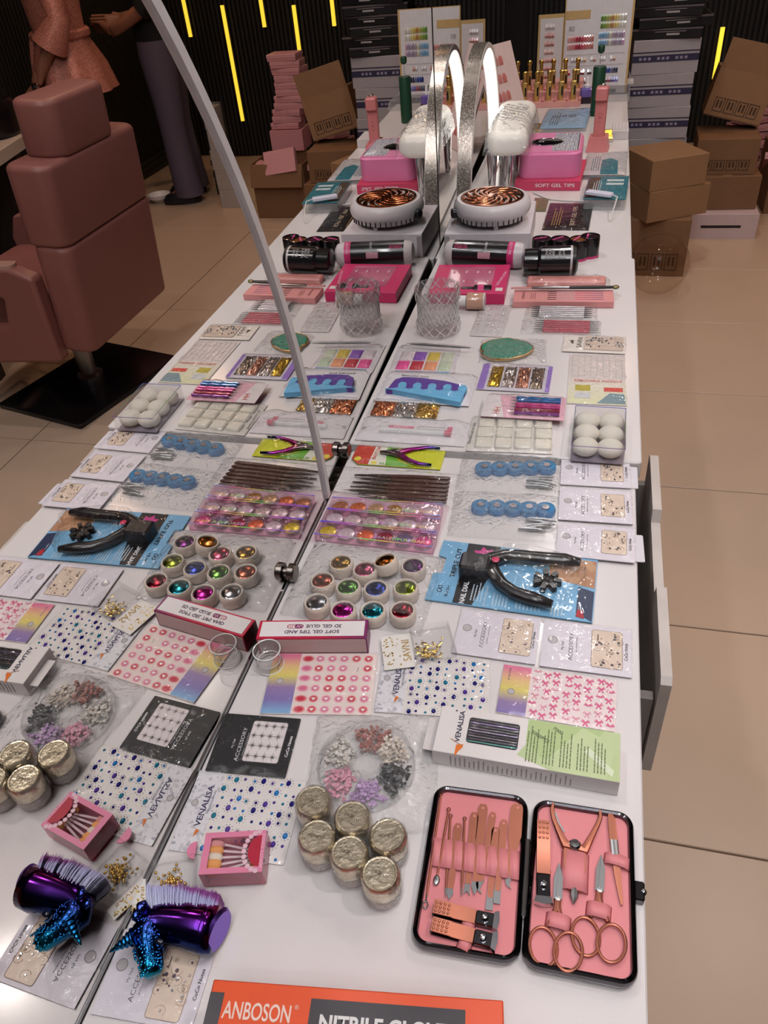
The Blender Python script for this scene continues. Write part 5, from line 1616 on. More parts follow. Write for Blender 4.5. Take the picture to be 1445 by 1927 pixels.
# ---------------------------------------------------------------- glitter trays
ROWS = [((626, 934), (833, 952), (617, 957), (829, 973)), ((616, 959), (828, 976), (603, 981), (823, 1002)), ((602, 982), (823, 1005), (591, 1005), (814, 1031))]
GCOL = [[(150, 104, 66), (176, 100, 50), (168, 146, 104), (152, 122, 54), (206, 190, 186), (226, 218, 214)], [(226, 218, 214), (214, 200, 180), (176, 168, 160), (214, 206, 206), (220, 212, 212), (210, 196, 202)], [(214, 186, 44), (224, 214, 210), (240, 100, 62), (130, 40, 58), (110, 106, 130), (220, 84, 130)]]
TINT = film(tint=(255, 246, 250), wrinkle=0.05, scale=20, rough=0.04, haze=0.06)
for r_, q in enumerate(ROWS):
    t, w, h = flat('glitter_tray', ['pink clear tray of six bronze and gold glitter pots, farthest of three', 'pink clear tray of six pale glitter pots, middle of three', 'pink clear tray of six bright glitter pots, nearest of three'][r_], 'glitter set', q[0], q[1], q[2], 0.012, 'pink glitter trays', q[3])
    t.location.z = TZ + 0.0006
    m = MB()
    for sx in (-1, 1):
        m.slab(0.0008, h, 0.012, c=(sx * (w / 2 - 0.0004), 0, 0))
        m.slab(w - 0.0016, 0.0008, 0.012, c=(0, sx * (h / 2 - 0.0004), 0))
    m.slab(w, h, 0.0006)
    m.build('case', TINT, t)
    MB().slab(w * 0.99, h * 0.98, 0.0004, c=(0, 0, 0.0007)).build('pink_base', mt((236, 200, 214), 0.4), t)
    MB().slab(w, h, 0.0005, c=(0, 0, 0.012)).build('lid', film(wrinkle=0.08, scale=25, rough=0.03, tint=(255, 252, 254)), t)
    HOLO = ramp_mat([(0.0, (90, 90, 240)), (0.25, (220, 120, 230)), (0.45, (120, 240, 120)), (0.6, (240, 220, 110)), (0.8, (240, 110, 170)), (1.0, (120, 160, 240))], 0, -w / 2, w / 2, 0.3, 0.15)
    for sy in (-1, 1):
        MB().slab(w, 0.0012, 0.0005, c=(0, sy * (h / 2 - 0.0006), 0.0124)).build('foil_edge', HOLO, t)
    text(t, 'BEAUTIFUL NAILS', 0.235 * w, -0.24 * h, 0.0128, 0.0052, (235, 190, 215), 0, w=0.46 * w, wrap_mat=HOLO)
    for k in range(6):
        cx = -w / 2 + w * (k + 0.55) / 6.15
        g = thing('glitter_pot', 'pot', 'pot', (0, 0, 0)) if False else None
        rp = min(0.0125, h * 0.47)
        o = MB().lathe([(rp * 0.9, 0.001), (rp, 0.002), (rp, 0.009), (rp * 0.94, 0.0098)], 24, caps=False).build('glitter_pot', film(wrinkle=0, haze=0.25, rough=0.05), t, (cx, 0.02 * h, 0))
        MB().lathe([(rp * 0.92, 0.0065), (rp * 0.7, 0.0075), (0.0003, 0.0078)], 24, caps=False).build('glitter', speckle(GCOL[r_][k], tuple(min(255, int(c * 1.35 + 20)) for c in GCOL[r_][k]), 900, 0.25, 0.35, 0.5, 0.8, 0.2), o)
p = at(706, 985, 0.0)
t = thing('clear_bag', 'clear bag sleeve around the three pink glitter trays', 'bag', (p.x, p.y, TZ + 0.0004), R(-2))
sleeve(t, 0.185, 0.105, 0.014, film(wrinkle=0.4, scale=40, rough=0.05, tint=(255, 246, 250)), seed=73, amp=0.0006, nu=24, nv=16, name='top_sheet', power=0.25)

# ---------------------------------------------------------------- liner brush set
def F(x, y, z=0.003):
    return at(520 + x / 4.014, 880 + y / 4.014, z)
HAND = mt((78, 46, 38), 0.3, noise=0.15)
BT = [(575, 45), (590, 68), (585, 90), (570, 116), (545, 158), (490, 183), (540, 212)]
NB = 13
for k in range(NB):
    u = k / (NB - 1)
    e = F(1315 - 30 * u, 78 + 185 * u, 0.004)
    tip = F([580, 592, 585, 620, 575, 548, 600, 560, 490, 545, 620, 560, 600][k], 48 + 172 * u, 0.004)
    d = tip - e
    n = d.length
    t = thing('liner_brush', 'dark wood nail art brush in the clear sleeve, number %s from the far side' % ['one', 'two', 'three', 'four', 'five', 'six', 'seven', 'eight', 'nine', 'ten', 'eleven', 'twelve', 'thirteen'][k], 'brush', (e.x, e.y, TZ + 0.0036 + 0.0016 * (k % 2)), math.atan2(d.y, d.x), 'nail art brushes in one sleeve')
    MB().tube([(0, 0, 0), (0.004, 0, 0), (n * 0.35, 0, 0), (n * 0.62, 0, 0)], [0.0012, 0.0022, 0.0026, 0.0021], 10).build('handle', HAND, t)
    MB().tube([(n * 0.62, 0, 0), (n * 0.82, 0, 0)], [0.0022, 0.0015], 10).build('ferrule', mt((150, 132, 122), 0.2, 1.0), t)
    MB().tube([(n * 0.82, 0, 0), (n * 0.9, 0, 0), (n, 0, 0)], [0.0014, 0.0016 if k % 3 == 1 else 0.001, 0.0012 if k % 3 == 1 else 0.0001], 8, flat=0.6).build('hair', mt((48, 32, 28), 0.5), t)
p = F(880, 150, 0.0)
t = thing('clear_bag', 'long clear sleeve around the dark nail art brushes', 'bag', (p.x, p.y, TZ + 0.0003), R(1))
sleeve(t, 0.205, 0.078, 0.0085, film(wrinkle=0.5, scale=50, rough=0.05), seed=75, amp=0.0008, nu=30, nv=14, name='top_sheet', power=0.3)

# ---------------------------------------------------------------- nipper card
t, w, h = flat('nipper_card', 'yellow and green card with a rainbow metal cuticle nipper', 'blister pack', (674, 834), (840, 842), (662, 868), 0.002, None, (828, 890))
m = MB()
m.prism([(X_, Y_) for X_, Y_ in ((-w / 2 + 0.012, -h / 2), (w / 2, -h / 2), (w / 2, h / 2), (-w / 2 + 0.012, h / 2), (-w / 2, h * 0.28), (-w / 2, -h * 0.28))], 0, 0.0012)
m.build('card', mt((206, 206, 44), 0.4, noise=0.05), t)
MB().face([(-w / 2, -h * 0.28), (-w / 2 + 0.012, -h * 0.5), (-w / 2 + 0.028, -h * 0.5), (-w / 2 + 0.030, h * 0.5), (-w / 2 + 0.012, h * 0.5), (-w / 2, h * 0.28)], 0.0014).build('red_header', mt((196, 66, 52), 0.4), t)
MB().face([(-w / 2 + 0.028, -h * 0.5), (-w / 2 + 0.055, -h * 0.5), (-w / 2 + 0.046, h * 0.5), (-w / 2 + 0.030, h * 0.5)], 0.0014).build('white_band', mt((226, 220, 206), 0.4), t)
MB().face([(-w / 2 + 0.055, -h * 0.5), (w * 0.20, -h * 0.5), (w * 0.02, -h * 0.25), (-w * 0.1, h * 0.1), (w * 0.02, h * 0.5), (-w / 2 + 0.046, h * 0.5)], 0.0014).build('green_print', mt((112, 176, 60), 0.4, noise=0.15, scale=30), t)
text(t, 'BEAUTY CARE', -w / 2 + 0.0345, 0.05 * h, 0.0016, 0.006, (196, 60, 60), R(86), w=h * 0.62, bold=0.02)
text(t, 'CUTICLE CUTTER', 0.02 * w, -0.42 * h, 0.0016, 0.0058, (84, 140, 40), math.pi, w=0.40 * w, bold=0.02)
m = MB()
m.disc(-w / 2 + 0.009, -h * 0.27, 0.0015, 0.0055, 16)
m.disc(-w / 2 + 0.036, -h * 0.40, 0.0015, 0.0045, 16)
m.build('yellow_seals', mt((228, 206, 70), 0.4), t, smooth=0)
RAIN = ramp_mat([(0.0, (150, 150, 150)), (0.2, (140, 110, 120)), (0.35, (170, 40, 130)), (0.6, (120, 40, 120)), (0.8, (60, 70, 150)), (1.0, (70, 150, 200))], 0, -0.02, 0.07, 0.2, 1.0)
m = MB().tube([(-0.028, 0.000, 0.004), (-0.010, 0.002, 0.005), (0.003, 0.004, 0.005), (0.022, 0.014, 0.005), (0.042, 0.0205, 0.005), (0.060, 0.0195, 0.005)], [0.002, 0.0062, 0.0060, 0.0036, 0.0033, 0.0022], 10, flat=0.7)
m.build('upper_handle', RAIN, t, smooth=180)
m = MB().tube([(-0.028, 0.000, 0.006), (-0.008, -0.001, 0.006), (0.004, -0.005, 0.006), (0.018, -0.016, 0.006), (0.036, -0.024, 0.006), (0.055, -0.0255, 0.006)], [0.002, 0.0058, 0.0058, 0.0038, 0.0034, 0.0024], 10, flat=0.7)
m.build('lower_handle', RAIN, t, smooth=180)
MB().lathe([(0.003, 0), (0.003, 0.0015), (0.0003, 0.002)], 12).build('rivet', STEEL, t, (0.0, 0.0, 0.0095))
sleeve(t, w * 1.02, h * 1.03, 0.009, film(wrinkle=0.35, scale=30, rough=0.05), seed=77, amp=0.0006, name='clear_blister', power=0.4)

# ---------------------------------------------------------------- blue toe separators
BLUE = film(tint=(112, 192, 238), wrinkle=0.6, scale=90, haze=0.34, rough=0.08, ior=1.6)
def scallop(label, tl, tr, bl, br, a, b, clips, seed, half_=False):
    t, w, h = flat('gem_mould_bag', label, 'craft pack', tl, tr, bl, 0.001, 'clear bags of blue scalloped pads', br)
    p, q = L(t, *a, 0.006), L(t, *b, 0.006)
    n = 5
    m = MB()
    d = (q - p)
    r = d.length / (n * 1.62)
    for k in range(n):
        c = p + d * ((k + 0.5) / n)
        m.lathe([(r, 0.001), (r * 1.02, 0.004), (r * 0.96, 0.0085), (r * 0.8, 0.0098), (r * 0.4, 0.0092), (r * 0.36, 0.006), (0.0002, 0.0058)], 22, c=(c.x, c.y, 0.0))
    m.build('blue_pad', BLUE, t, smooth=60)
    s = MB()
    for k in range(n):
        c = p + d * ((k + 0.5) / n)
        s.disc(c.x, c.y + 0.001, 0.0095, r * 0.36, 14)
    s.build('silver_dots', mt((150, 140, 140), 0.3, 0.8), t, kind='stuff')
    cc = L(t, *clips, 0.004)
    rnd = random.Random(seed)
    for k in range(5):
        y_ = cc.y + (k - 2) * 0.0045
        x_ = cc.x + rnd.uniform(-0.008, 0.008)
        an = rnd.uniform(-0.3, 0.3)
        c_ = MB()
        c_.tube([(-0.018, 0, 0.003), (0, 0.001, 0.0045), (0.018, 0, 0.003)], [0.0012, 0.0022, 0.001], 8)
        c_.tube([(-0.018, 0.001, 0.005), (0.004, 0.001, 0.006), (0.012, 0.002, 0.004)], 0.0009, 6)
        c_.build('metal_clip', STEEL, t, (x_, y_, 0.0006 * k), (0, 0, an))
    sleeve(t, w, h, 0.012, CRINKLE, seed=seed, amp=0.0022, nu=34, nv=20, name='bag', power=0.4)
scallop('clear bag with blue scalloped pad and clips, farther of two', (874, 854), (1056, 866), (853, 924), (1054, 936), (897, 882), (1043, 879), (1015, 910), 81)
scallop('clear bag with blue scalloped pad and clips, nearer of two', (858, 927), (1051, 936), (838, 1010), (1051, 1021), (890, 953), (1042, 960), (1010, 990), 82)

# ================================================================ GOODS ON THE MIDDLE TABLE
Z2 = 0.007
def pack(name, label, cat, c, z=Z2, base=None, bag=None, hgt=0.006, seed=1, group=None, amp=0.001, nu=22, nv=14, power=0.35, over=1.0):
    t, w, h = flat(name, label, cat, c[0], c[1], c[2], z, group, c[3])
    if base:
        MB().slab(w, h, 0.0008, r=0.001).build('backing', base, t)
    return t, w, h

# pen in a white bag
t, w, h = pack('pen_pack', 'clear white-backed bag with a slim clear nail pen', 'nail pen pack', ((684, 788), (884, 794), (660, 826), (875, 843)), base=mt((222, 212, 216), 0.45))
MB().tube([(-0.30 * w, -0.10 * h, 0.005), (0.30 * w, -0.10 * h, 0.005)], 0.0042, 14).build('pen_barrel', film(wrinkle=0, haze=0.35, rough=0.05), t)
MB().tube([(0.30 * w, -0.10 * h, 0.005), (0.36 * w, -0.10 * h, 0.005)], 0.0046, 14).build('pen_cap', mt((206, 92, 120), 0.35), t)
MB().slab(0.24 * w, 0.008, 0.0003, c=(-0.12 * w, 0.14 * h, 0.0009)).build('pink_label', mt((214, 110, 136), 0.4), t)
text(t, 'BEAUTY', -0.12 * w, 0.14 * h, 0.0014, 0.004, (240, 220, 226), 0, w=0.14 * w)
MB().loop([(x, y, 0.0012) for x, y in rrect(0.26 * w, 0.007, 0.003, 4, 0.16 * w, 0.16 * h)], 0.0003, 4).build('pen_drawing', mt((150, 130, 140), 0.5), t)
MB().slab(0.05 * w, 0.34 * h, 0.0003, c=(0.33 * w, 0.1 * h, 0.0009)).build('pink_panel', mt((206, 92, 120), 0.4), t)
hole(t, -0.46 * w, 0.0, 0.0012, 0.003)
sleeve(t, w, h, 0.010, SOFTBAG, seed=101, amp=0.0013, nu=26, nv=12, name='bag')

# flake foil in three colours
def foil_pack(label, c, cols, seed, hdr=None, backing=None, fx=(-0.45, 0.47), cat='foil pack', gap=0.0):
    t, w, h = pack('foil_pack', label, cat, c, base=backing)
    n = len(cols)
    for k, (c1, c2) in enumerate(cols):
        x0 = (fx[0] + (fx[1] - fx[0]) * k / n) * w
        x1 = (fx[0] + (fx[1] - fx[0]) * (k + 1 - gap) / n) * w
        rnd = random.Random(seed + k)
        m = MB()
        m.grid(lambda u, v: (x0 + (x1 - x0) * u, (v - 0.5) * h * 0.78, 0.001 + 0.004 * min(1, 4 * min(u, 1 - u, v, 1 - v)) + rnd.uniform(0, 0.0022)), 18, 14)
        m.build('foil_cell', speckle(c1, c2, 330, 0.25, 0.9, 0.5, 0.9, 0.3), t, smooth=20)
    sleeve(t, w, h, 0.008, CLEAR, seed=seed, amp=0.0007, name='bag', power=0.3)
    return t, w, h
foil_pack('clear pack of copper, silver and gold flake foil', ((702, 754), (833, 757), (682, 786), (826, 794)), [((176, 96, 60), (220, 150, 110)), ((160, 152, 150), (210, 204, 200)), ((186, 140, 60), (224, 188, 110))], 111)
t, w, h = foil_pack('purple edged pack of gold, silver, rose and grey foil strips', ((910, 687), (1041, 690), (897, 732), (1032, 743)), [((196, 156, 46), (214, 180, 80)), ((170, 160, 160), (186, 178, 178)), ((196, 140, 120), (210, 160, 142)), ((150, 138, 132), (190, 176, 160))], 115, backing=mt((206, 196, 206), 0.4, noise=0.05), fx=(-0.36, 0.42), gap=0.12)
for xx, ww_ in ((-0.45, 0.10), (0.47, 0.06)):
    MB().face(rrect(ww_ * w, h * 0.97, 0, cx=xx * w), 0.0010).build('purple_edge', mt((150, 116, 196), 0.4, noise=0.15), t)
t.location.z += 0.001

# drip pattern toe separators
t, w, h = pack('toe_separator_pack', 'white pack with a blue and purple toe separator', 'toe separator', ((737, 706), (897, 706), (695, 755), (886, 764)), z=Z2 + 0.002, base=mt((226, 218, 222), 0.45))
text(t, 'Beautiful Soul', -0.18 * w, 0.42 * h, 0.0012, 0.006, (40, 36, 50), R(-1), w=0.30 * w)
a0, a1 = L(t, 726, 742, Z2), L(t, 876, 746, Z2)
sw = (a1 - a0).length
cx, cy = (a0.x + a1.x) / 2, (a0.y + a1.y) / 2
hh = h * 0.80
top_ = [(-0.40, 0.42), (-0.30, 0.5), (0.0, 0.5), (0.36, 0.40), (0.5, 0.18), (0.5, -0.02)]
body = [(-0.5, -0.05), (-0.5, -0.3), (-0.46, -0.48), (0.44, -0.48), (0.5, -0.3)]
m = MB().prism([(cx + x * sw, cy + y * hh) for x, y in [(-0.48, -0.1), (0.5, -0.1), (0.5, 0.02), (0.44, 0.28), (0.2, 0.42), (-0.1, 0.5), (-0.34, 0.5), (-0.43, 0.38)]], 0.001, 0.009)
m.build('purple_pad', mt((92, 58, 150), 0.5), t)
pl = [(-0.5, -0.46), (0.48, -0.46), (0.5, -0.02)]
for k in range(5):
    x = 0.46 - k * 0.19
    pl += [(x + 0.045 - 0.0, 0.02), (x + 0.05, 0.14), (x + 0.03, 0.24), (x - 0.03, 0.26), (x - 0.06, 0.16), (x - 0.045, 0.02), (x - 0.095, -0.03)]
pl = [q for q in pl if q[0] > -0.5] + [(-0.5, -0.06)]
m = MB().prism([(cx + x * sw, cy + y * hh) for x, y in pl], 0.001, 0.0102)
m.build('blue_drip_pad', mt((108, 178, 220), 0.5), t)
sleeve(t, w, h, 0.0125, CLEAR, seed=121, amp=0.0012, name='bag', power=0.3)

# colour sachets
t, w, h = pack('sachet_pack', 'clear pack of pink, purple, orange and pale glitter sachets', 'glitter pack', ((746, 649), (868, 655), (715, 707), (853, 706)), base=mt((214, 204, 208), 0.45))
cols = [((206, 190, 196), (226, 80, 146)), ((132, 80, 170), (186, 52, 66)), ((206, 176, 72), (226, 150, 110)), ((196, 198, 176), (190, 202, 176))]
for k, (c1, c2) in enumerate(cols):
    for j, c_ in enumerate((c1, c2)):
        m = MB().grid(lambda u, v: (-0.42 * w + 0.86 * w * (k + 0.06 + 0.88 * u) / 4, (0.28 - 0.32 * j - 0.30 * v) * h, 0.001 + 0.003 * min(1, 5 * min(u, 1 - u, v, 1 - v))), 8, 6)
        m.build('sachet', mt(c_, 0.35, noise=0.25, scale=260), t, smooth=180)
MB().slab(0.82 * w, 0.004, 0.0006, c=(0.02 * w, -0.40 * h, 0.001)).build('blue_strip', mt((120, 160, 196), 0.35), t)
hole(t, -0.44 * w, 0.42 * h, 0.0012, 0.003)
sleeve(t, w, h, 0.0075, CLEAR, seed=123, amp=0.0009, name='bag', power=0.3)
a0, a1 = at(768, 649, Z2 + 0.01), at(889, 657, Z2 + 0.01)
d = a1 - a0
t = thing('cuticle_pusher', 'slim metal tool in a narrow clear strip behind the sachets', 'manicure tool', (a0.x, a0.y, TZ + Z2 + 0.010), math.atan2(d.y, d.x))
n = d.length
MB().tube([(0.004, 0, 0.002), (n * 0.2, 0, 0.002), (n * 0.8, 0, 0.002), (n - 0.004, 0, 0.002)], [0.001, 0.0022, 0.0022, 0.001], 8).build('rod', STEEL, t)
sleeve(t, n * 1.05, 0.012, 0.004, CLEAR, seed=124, amp=0.0003, nu=14, nv=4, name='strip_bag', loc=(n / 2, 0, 0))

# soft square pads
t, w, h = pack('gel_pad_pack', 'clear pack of twelve milky square gel pads', 'gel pads', ((887, 784), (1041, 789), (877, 849), (1038, 855)), base=mt((218, 208, 200), 0.5))
o = None
for i in range(4):
    for j in range(3):
        loc = ((-0.30 + 0.23 * i) * w, (0.28 - 0.29 * j) * h, 0.0008)
        if o is None:
            o = MB().slab(0.20 * w, 0.25 * h, 0.006, r=0.004, ch=0.002).build('gel_pad', mt((226, 216, 200), 0.3, noise=0.05), t, loc)
        else:
            q = o.copy()
            COL.objects.link(q)
            q.location = loc
text(t, 'Beautiful nail art club', -0.465 * w, 0.0, 0.0012, 0.005, (50, 46, 50), R(86), w=0.6 * h)
sleeve(t, w, h, 0.0095, film(wrinkle=0.4, scale=40, haze=0.12), seed=131, amp=0.0012, nu=26, nv=16, name='bag', power=0.3)

# dotting tools in a pink pack
t, w, h = pack('dotting_tool_pack', 'pack of blue, pink and red spiral dotting tools', 'dotting tools', ((912, 744), (1067, 749), (907, 782), (1059, 794)), z=Z2 + 0.011, base=mt((226, 172, 186), 0.45))
MB().face([(-w * 0.5, -h * 0.5), (-w * 0.22, -h * 0.5), (-w * 0.32, h * 0.5), (-w * 0.5, h * 0.5)], 0.001).build('white_panel', mt((226, 214, 214), 0.45), t)
for k, col in enumerate(((44, 104, 160), (70, 110, 170), (206, 84, 140), (190, 60, 120), (128, 30, 50), (126, 56, 130))):
    y = (0.34 - 0.14 * k) * h
    tt = MB().tube([(-0.10 * w + 0.9 * 0.5 * w * q / 9 * 1.2, y, 0.0035 + 0.001 * (k % 2)) for q in range(10)], [0.0026 + 0.0005 * math.sin(q * 2.4) for q in range(10)], 10).build('tool_handle', mt(col, 0.2, 0.3, noise=0.15, coat=0.5), t)
    MB().tube([(-0.17 * w, y, 0.004), (-0.10 * w, y, 0.004)], [0.0004, 0.0012], 6).build('tool_tip', STEEL, tt)
text(t, 'HH', -0.32 * w, -0.22 * h, 0.0014, 0.010, (206, 76, 66), R(86))
sleeve(t, w, h, 0.008, CLEAR, seed=133, amp=0.001, name='bag', power=0.3)

# sponge box
t, w, h = flat('sponge_box', 'clear box of six white round sponges at the right table edge', 'box', (1086, 764), (1181, 768), (1072, 840), 0.034, None, (1173, 844))
t.location.z = TZ + Z2
m = MB()
for sx in (-1, 1):
    m.slab(0.0008, h, 0.027, c=(sx * (w / 2 - 0.0004), 0, 0))
    m.slab(w - 0.0016, 0.0008, 0.027, c=(0, sx * (h / 2 - 0.0004), 0))
m.slab(w, h, 0.0006, c=(0, 0, 0.0265))
m.build('clear_case', film(wrinkle=0.05, scale=10, rough=0.03), t)
MB().slab(w * 0.98, h * 0.98, 0.001).build('tray', mt((150, 136, 150), 0.4), t)
MB().loop([(x, y, 0.027) for x, y in rrect(w, h, 0)], 0.0006, 4).build('case_edge', ramp_mat([(0, (160, 120, 190)), (0.5, (150, 200, 120)), (1, (120, 130, 220))], 1, -h / 2, h / 2, 0.3, 0.5), t, smooth=0)
for i in range(2):
    for j in range(3):
        MB().ball(((i - 0.5) * w * 0.47, (1 - j) * h * 0.315, 0.0135), 0.0188, 22, 14, (1, 0.95, 0.68)).build('sponge', mt((230, 220, 208), 0.6, bump=0.1, scale=300), t, smooth=180)

# removable adhesive pack
t, w, h = pack('adhesive_pack', 'flat sheet of removable adhesive tabs with yellow print', 'adhesive tabs', ((1074, 667), (1179, 668), (1064, 760), (1176, 764)), base=mt((214, 200, 196), 0.45))
MB().face([(-w * 0.49, -h * 0.49), (w * 0.49, -h * 0.49), (w * 0.49, -h * 0.02), (-w * 0.49, -h * 0.02)], 0.0010).build('lower_print', ramp_mat([(0, (216, 214, 170)), (0.6, (226, 216, 196)), (1, (222, 208, 202))], 1, -h / 2, 0), t)
text(t, 'REMOVABLE ADHESIVE', 0.02 * w, -0.06 * h, 0.0013, 0.008, (206, 110, 96), 0, w=0.82 * w, bold=0.01)
m = MB()
m.face(rrect(0.32 * w, 0.075 * h, 0, cx=0.28 * w, cy=-0.22 * h), 0.0013)
m.build('red_tag', mt((214, 84, 76), 0.4), t)
for cy_, c_ in ((-0.2, (186, 170, 70)), (-0.34, (206, 204, 206))):
    MB().face(rrect(0.26 * w, 0.11 * h, 0, cx=-0.24 * w, cy=cy_ * h), 0.0013).build('photo_print', mt(c_, 0.4, noise=0.2, scale=120), t)
MB().face([(0.0, -0.48 * h), (0.48 * w, -0.48 * h), (0.46 * w, -0.30 * h), (0.22 * w, -0.29 * h)], 0.0013).build('tab_drawing', mt((130, 150, 158), 0.4), t)
m = MB()
for k in range(9):
    m.tube([(-0.44 * w + k * 0.11 * w, 0.02 * h, 0.0012), (-0.44 * w + k * 0.11 * w, 0.46 * h, 0.0012)], 0.0002, 4)
m.build('tab_cuts', mt((186, 172, 168), 0.5), t, kind='stuff')
sleeve(t, w, h, 0.0025, CLEAR, seed=141, amp=0.0003, name='bag', power=0.3)

# green agate slice
p = at(952, 661, Z2)
t = thing('agate_palette', 'green agate slice with gold rim in a clear bag', 'palette', (p.x, p.y, TZ + Z2), R(4))
rx, ry = 0.047, 0.040
rnd = random.Random(6)
pts = []
for k in range(48):
    a_ = 2 * math.pi * k / 48
    f = 1 + 0.02 * rnd.uniform(-1, 1)
    cs_ = math.cos(a_)
    x = rx * (cs_ if cs_ > 0 else -abs(cs_) ** 0.8 * 0.95) * f
    sn_ = math.sin(a_)
    y = ry * (1 if sn_ > 0 else -1) * abs(sn_) ** 0.85 * f * (1 - 0.25 * max(cs_, 0)) + 0.002 * cs_
    if 0.86 < (a_ / (2 * math.pi)) or False:
        y += 0.0
    if abs(a_ - 3.35) < 0.12:
        x *= 0.9
    pts.append((x, y))
MB().prism(pts, 0.0005, 0.0062).build('green_slab', mt((52, 140, 112), 0.12, noise=0.2, scale=55, coat=0.6), t)
MB().loop([(x, y, 0.0038) for x, y in pts], 0.0024, 8, flat=1.2).build('gold_rim', mt((206, 160, 96), 0.25, 1.0, bump=0.6, scale=200), t)
sleeve(t, 0.118, 0.088, 0.0085, CRINKLE, seed=143, amp=0.0012, nu=24, nv=18, name='bag', loc=(0.012, -0.002, 0))

# hook clip card by the edge
t, w, h = pack('charm_card', 'small white name card with a window of silver charms', 'charm card', ((1062, 631), (1178, 637), (1057, 663), (1176, 667)), base=mt((226, 214, 206), 0.5))
t.location.z += 0.001
MB().slab(0.62 * w, 0.78 * h, 0.002, r=0.004, c=(0.15 * w, 0.02 * h, 0.0008)).build('window_tray', mt((206, 184, 170), 0.4), t)
m = MB()
rnd = random.Random(8)
for k in range(26):
    x, y = (0.15 + rnd.uniform(-0.28, 0.28)) * w, (0.02 + rnd.uniform(-0.3, 0.3)) * h
    if k % 3 == 0:
        m.loop(arc(x, y, 0.004, 0.0035, 12, z=0.0035), 0.0004, 4)
    else:
        m.ball((x, y, 0.0038), 0.0016, 6, 4)
m.build('silver_charms', STEEL, t, kind='stuff')
text(t, 'SAVNI', -0.235 * w, 0.06 * h, 0.0012, 0.009, (64, 56, 56), R(88), w=0.62 * h)
m = MB()
m.disc(-0.36 * w, 0.12 * h, 0.0012, 0.0035, 12)
m.disc(-0.35 * w, 0.02 * h, 0.0012, 0.0025, 12)
m.build('leaf_mark', mt((70, 56, 50), 0.5), t, kind='stuff', smooth=0)
sleeve(t, w * 1.02, h * 1.04, 0.0045, CLEAR, seed=145, amp=0.0005, name='bag', power=0.3)

# stick packs
def sticks(label, c, n, hx, hcol, ends, seed, z=Z2):
    t, w, h = pack('stick_pack', label, 'stick pack', c, z=z)
    for k in range(n):
        y = (-0.36 + 0.72 * k / (n - 1)) * h
        o = MB().tube([(hx[0] * w, y, 0.0035), (hx[1] * w, y, 0.0035)], 0.0022, 8).build('stick', hcol, t)
        for sg, x in ((-1, hx[0]), (1, hx[1])):
            MB().tube([(x * w, y, 0.0035), ((x + sg * 0.05) * w, y, 0.0035), ((x + sg * 0.11) * w, y, 0.0035)], [0.0018, 0.0012, 0.0005], 6).build('metal_end', ends, o)
    sleeve(t, w, h, 0.0075, CRINKLE, seed=seed, amp=0.001, name='bag', power=0.3)
sticks('clear pack of crimson dotting sticks', ((985, 603), (1132, 605), (975, 630), (1130, 631)), 6, (-0.22, 0.36), mt((196, 44, 76), 0.3, coat=0.4), STEEL, 151)
sticks('clear pack of silver white dotting sticks', ((990, 577), (1126, 579), (985, 602), (1122, 604)), 6, (-0.30, 0.32), mt((206, 196, 200), 0.25, 0.4), GUN, 152)

# nail tip bag
t, w, h = pack('nail_tip_bag', 'small clear bag of transparent nail tips', 'nail tips', ((906, 575), (963, 576), (885, 632), (942, 635)), base=mt((206, 196, 196), 0.4))
for i in range(4):
    for j in range(5):
        MB().ball(((-0.33 + 0.22 * i) * w, (-0.36 + 0.18 * j) * h, 0.002), 0.0045, 8, 5, (0.9, 1.6, 0.5)).build('nail_tip', film(wrinkle=0, haze=0.2, rough=0.04), t, smooth=180)
sleeve(t, w * 1.1, h * 1.05, 0.006, film(wrinkle=0.5, scale=60, haze=0.05), seed=153, amp=0.0006, name='bag', power=0.3)

# pink brush box and things behind it
t, w, h = flat('brush_box', 'flat pink box with five printed nail brushes', 'box', (968, 545), (1154, 545), (965, 567), 0.020, None, (1155, 567))
t.location.z = TZ + Z2
PB = mt((218, 144, 142), 0.45, noise=0.04)
MB().slab(w, h, 0.0125, ch=0.0006).build('carton', PB, t)
for k in range(5):
    y = (-0.32 + 0.16 * k) * h
    o = MB().slab(0.09 * w, 0.0026, 0.0003, c=(-0.11 * w, y, 0.0125)).build('printed_bristle', mt((60, 48, 50), 0.5), t)
    MB().slab(0.17 * w, 0.0022, 0.0003, c=(0.03 * w, y, 0.0125)).build('printed_ferrule', mt((186, 166, 170), 0.4), t)
    MB().slab(0.28 * w, 0.0018, 0.0003, c=(0.26 * w, y, 0.0125)).build('printed_handle', ramp_mat([(0, (200, 90, 110)), (1, (70, 70, 130))], 0, 0.12 * w, 0.4 * w), t)
text(t, 'VENALISA', -0.40 * w, 0.0, 0.0129, 0.005, (110, 52, 50), R(90), w=0.6 * h)
m = MB()
lines(m, -0.30 * w, 0, 0.06 * w, 0.6 * h, 3, 0.0129, vert=True)
m.build('fine_print', mt((150, 84, 80), 0.5), t, smooth=0, kind='stuff')
a0, a1 = at(957, 545, Z2 + 0.018), at(1166, 543, Z2 + 0.018)
d = a1 - a0
t = thing('nail_brush', 'black flat brush in a clear tube lying on the pink box', 'brush', (a0.x, a0.y + 0.006, TZ + Z2 + 0.0185), math.atan2(d.y, d.x))
n = d.length
MB().tube([(0.004, 0, 0), (0.03, 0, 0), (0.045, 0, 0)], [0.003, 0.0042, 0.0036], 8, flat=0.5).build('pink_end', mt((196, 120, 116), 0.4), t)
MB().tube([(0.045, 0, 0), (n * 0.3, 0, 0), (n * 0.55, 0, 0)], [0.0036, 0.005, 0.0046], 10, flat=0.6).build('ferrule', mt((150, 142, 142), 0.2, 1.0), t)
